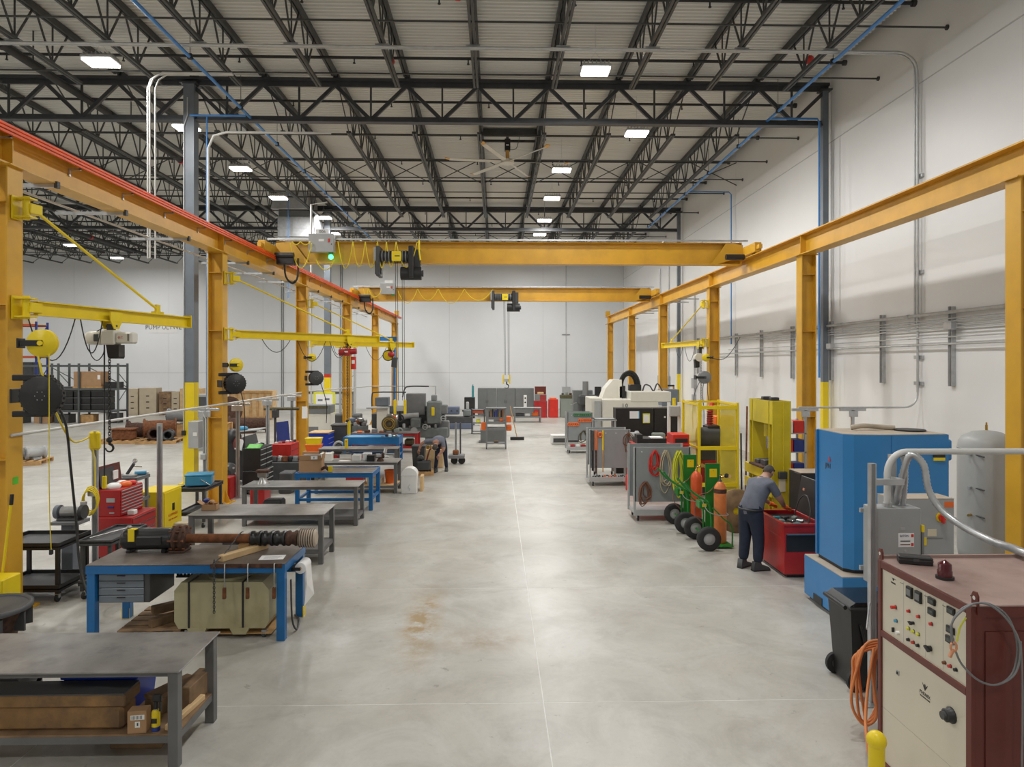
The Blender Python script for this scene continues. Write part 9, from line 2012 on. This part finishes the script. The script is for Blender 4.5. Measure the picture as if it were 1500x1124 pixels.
# worker bending over the wooden box
f = Vector((-0.2, -0.98, 0)).normalized(); rt = Vector((f.y, -f.x, 0))
O = Vector((-1.72, 21.62, 0))
J = {'pelvis': (W(0.0, 0, 0.95), (0.16, 0.14)), 'waist': (W(0.14, 0, 1.04), (0.165, 0.13)), 'chest': (W(0.34, 0, 1.05), (0.18, 0.13)), 'upper': (W(0.48, 0, 1.0), (0.14, 0.1)), 'neck': (W(0.57, 0, 0.94), 0.058), 'head': (W(0.64, 0, 0.86), 0.085), 'crown': (W(0.68, 0, 0.80), 0.078),
     'hipR': (W(0.0, 0.1, 0.9), 0.11), 'kneeR': (W(0.06, 0.12, 0.5), 0.075), 'ankR': (W(0.22, 0.12, 0.11), 0.055),
     'hipL': (W(0.0, -0.1, 0.9), 0.11), 'kneeL': (W(-0.02, -0.13, 0.5), 0.075), 'ankL': (W(-0.12, -0.14, 0.11), 0.055),
     'shR': (W(0.46, 0.2, 1.0), 0.08), 'midR': (W(0.44, 0.4, 0.97), 0.068), 'elR': (W(0.44, 0.5, 0.93), 0.055), 'wrR': (W(0.45, 0.58, 0.72), 0.034),
     'shL': (W(0.46, -0.19, 0.98), 0.08), 'midL': (W(0.5, -0.22, 0.82), 0.068), 'elL': (W(0.52, -0.22, 0.74), 0.055), 'wrL': (W(0.6, -0.1, 0.6), 0.034)}
t = figure('worker in grey shirt and dark trousers bent double by the wooden box', J, E, None, 'pelvis', None)
shoe(t, *W(0.2, 0.12, 0)[:2], math.atan2(f.y, f.x)); shoe(t, *W(-0.13, -0.14, 0)[:2], math.atan2(f.y, f.x) + 0.2)
glove(t, W(0.45, 0.578, 0.73), (-0.2, -0.2, -1), 'skin', 0.5, 1.0); glove(t, W(0.6, -0.1, 0.61), (-0.2, -0.3, -1), 'skin', 0.5, 1.0)
head_parts(t, W(0.66, 0, 0.835), Vector((f.x * 0.3, f.y * 0.3, -1)), (f.x, f.y, 0.1), 0.098)
# loose things near the columns
q = MB(); q.bx(-0.09, 0.09, -0.004, 0, 0, 0.42, 'paper'); q.bx(0.03, 0.1, -0.012, -0.004, 0.02, 0.36, 'paper'); one(q, 'taped_sheet', 'white paper sheets taped to the column by the blue roller cabinet', 'paper', (-6.62, 23.83, 1.5), 0.1)
for i, (m, lab) in enumerate((('orange', 'orange tote at the bottom of the stack by the column'), ('safety_yellow', 'yellow tote stacked on the orange one by the column'))):
    q = MB(); q.prism([(-0.2, 0), (0.2, 0), (0.25, 0.2), (-0.25, 0.2)], -0.18, 0.18, m, 'Y'); q.bx(-0.26, 0.26, -0.19, 0.19, 0.18, 0.22, m, 0.01); one(q, 'stacking_tote', lab, 'tote', (-6.05, 22.9, 0.5 + 0.22 * i))
block(-6.35, -5.75, 22.6, 23.2, 0, 0.5, 'cardboard', 'carton', 'brown carton under the orange and yellow totes', 'box')
for k in range(6):
    q = MB(); q.lathe([(0.05, 0), (0.09, 0), (0.1, 0.03), (0.07, 0.08), (0.08, 0.14), (0.04, 0.16)], ['dark_grey', 'steel', 'rust', 'black', 'mid_grey', 'dark_rust'][k], 12)
    one(q, 'machined_casting', ['dark grey', 'bright steel', 'rusty', 'black', 'pale grey', 'dark brown'][k] + ' flanged casting in the row on the low dark bench', 'casting', (-6.33 + 0.15 * k, 19.7 + 0.04 * (k % 2), 0.6))
block(-6.45, -5.5, 19.5, 20.0, 0, 0.6, 'dark_grey', 'low_bench', 'low dark bench under the row of castings', 'bench', 0.02)
for i, (x, y, z, m, lab) in enumerate(((-5.35, 20.3, 0, 'black', 'black hose reel box at the end of the grey table'), (-5.6, 16.4, 0, 'red_paint', 'dark red floor jack box behind the rimmed blue bench'), (-5.5, 18.2, 0, 'dark_grey', 'dark gear hub box beside the cluttered grey table'))):
    block(x - 0.17, x + 0.17, y - 0.25, y + 0.25, z, z + 0.55, m, 'equipment_box', lab, 'box', 0.03)
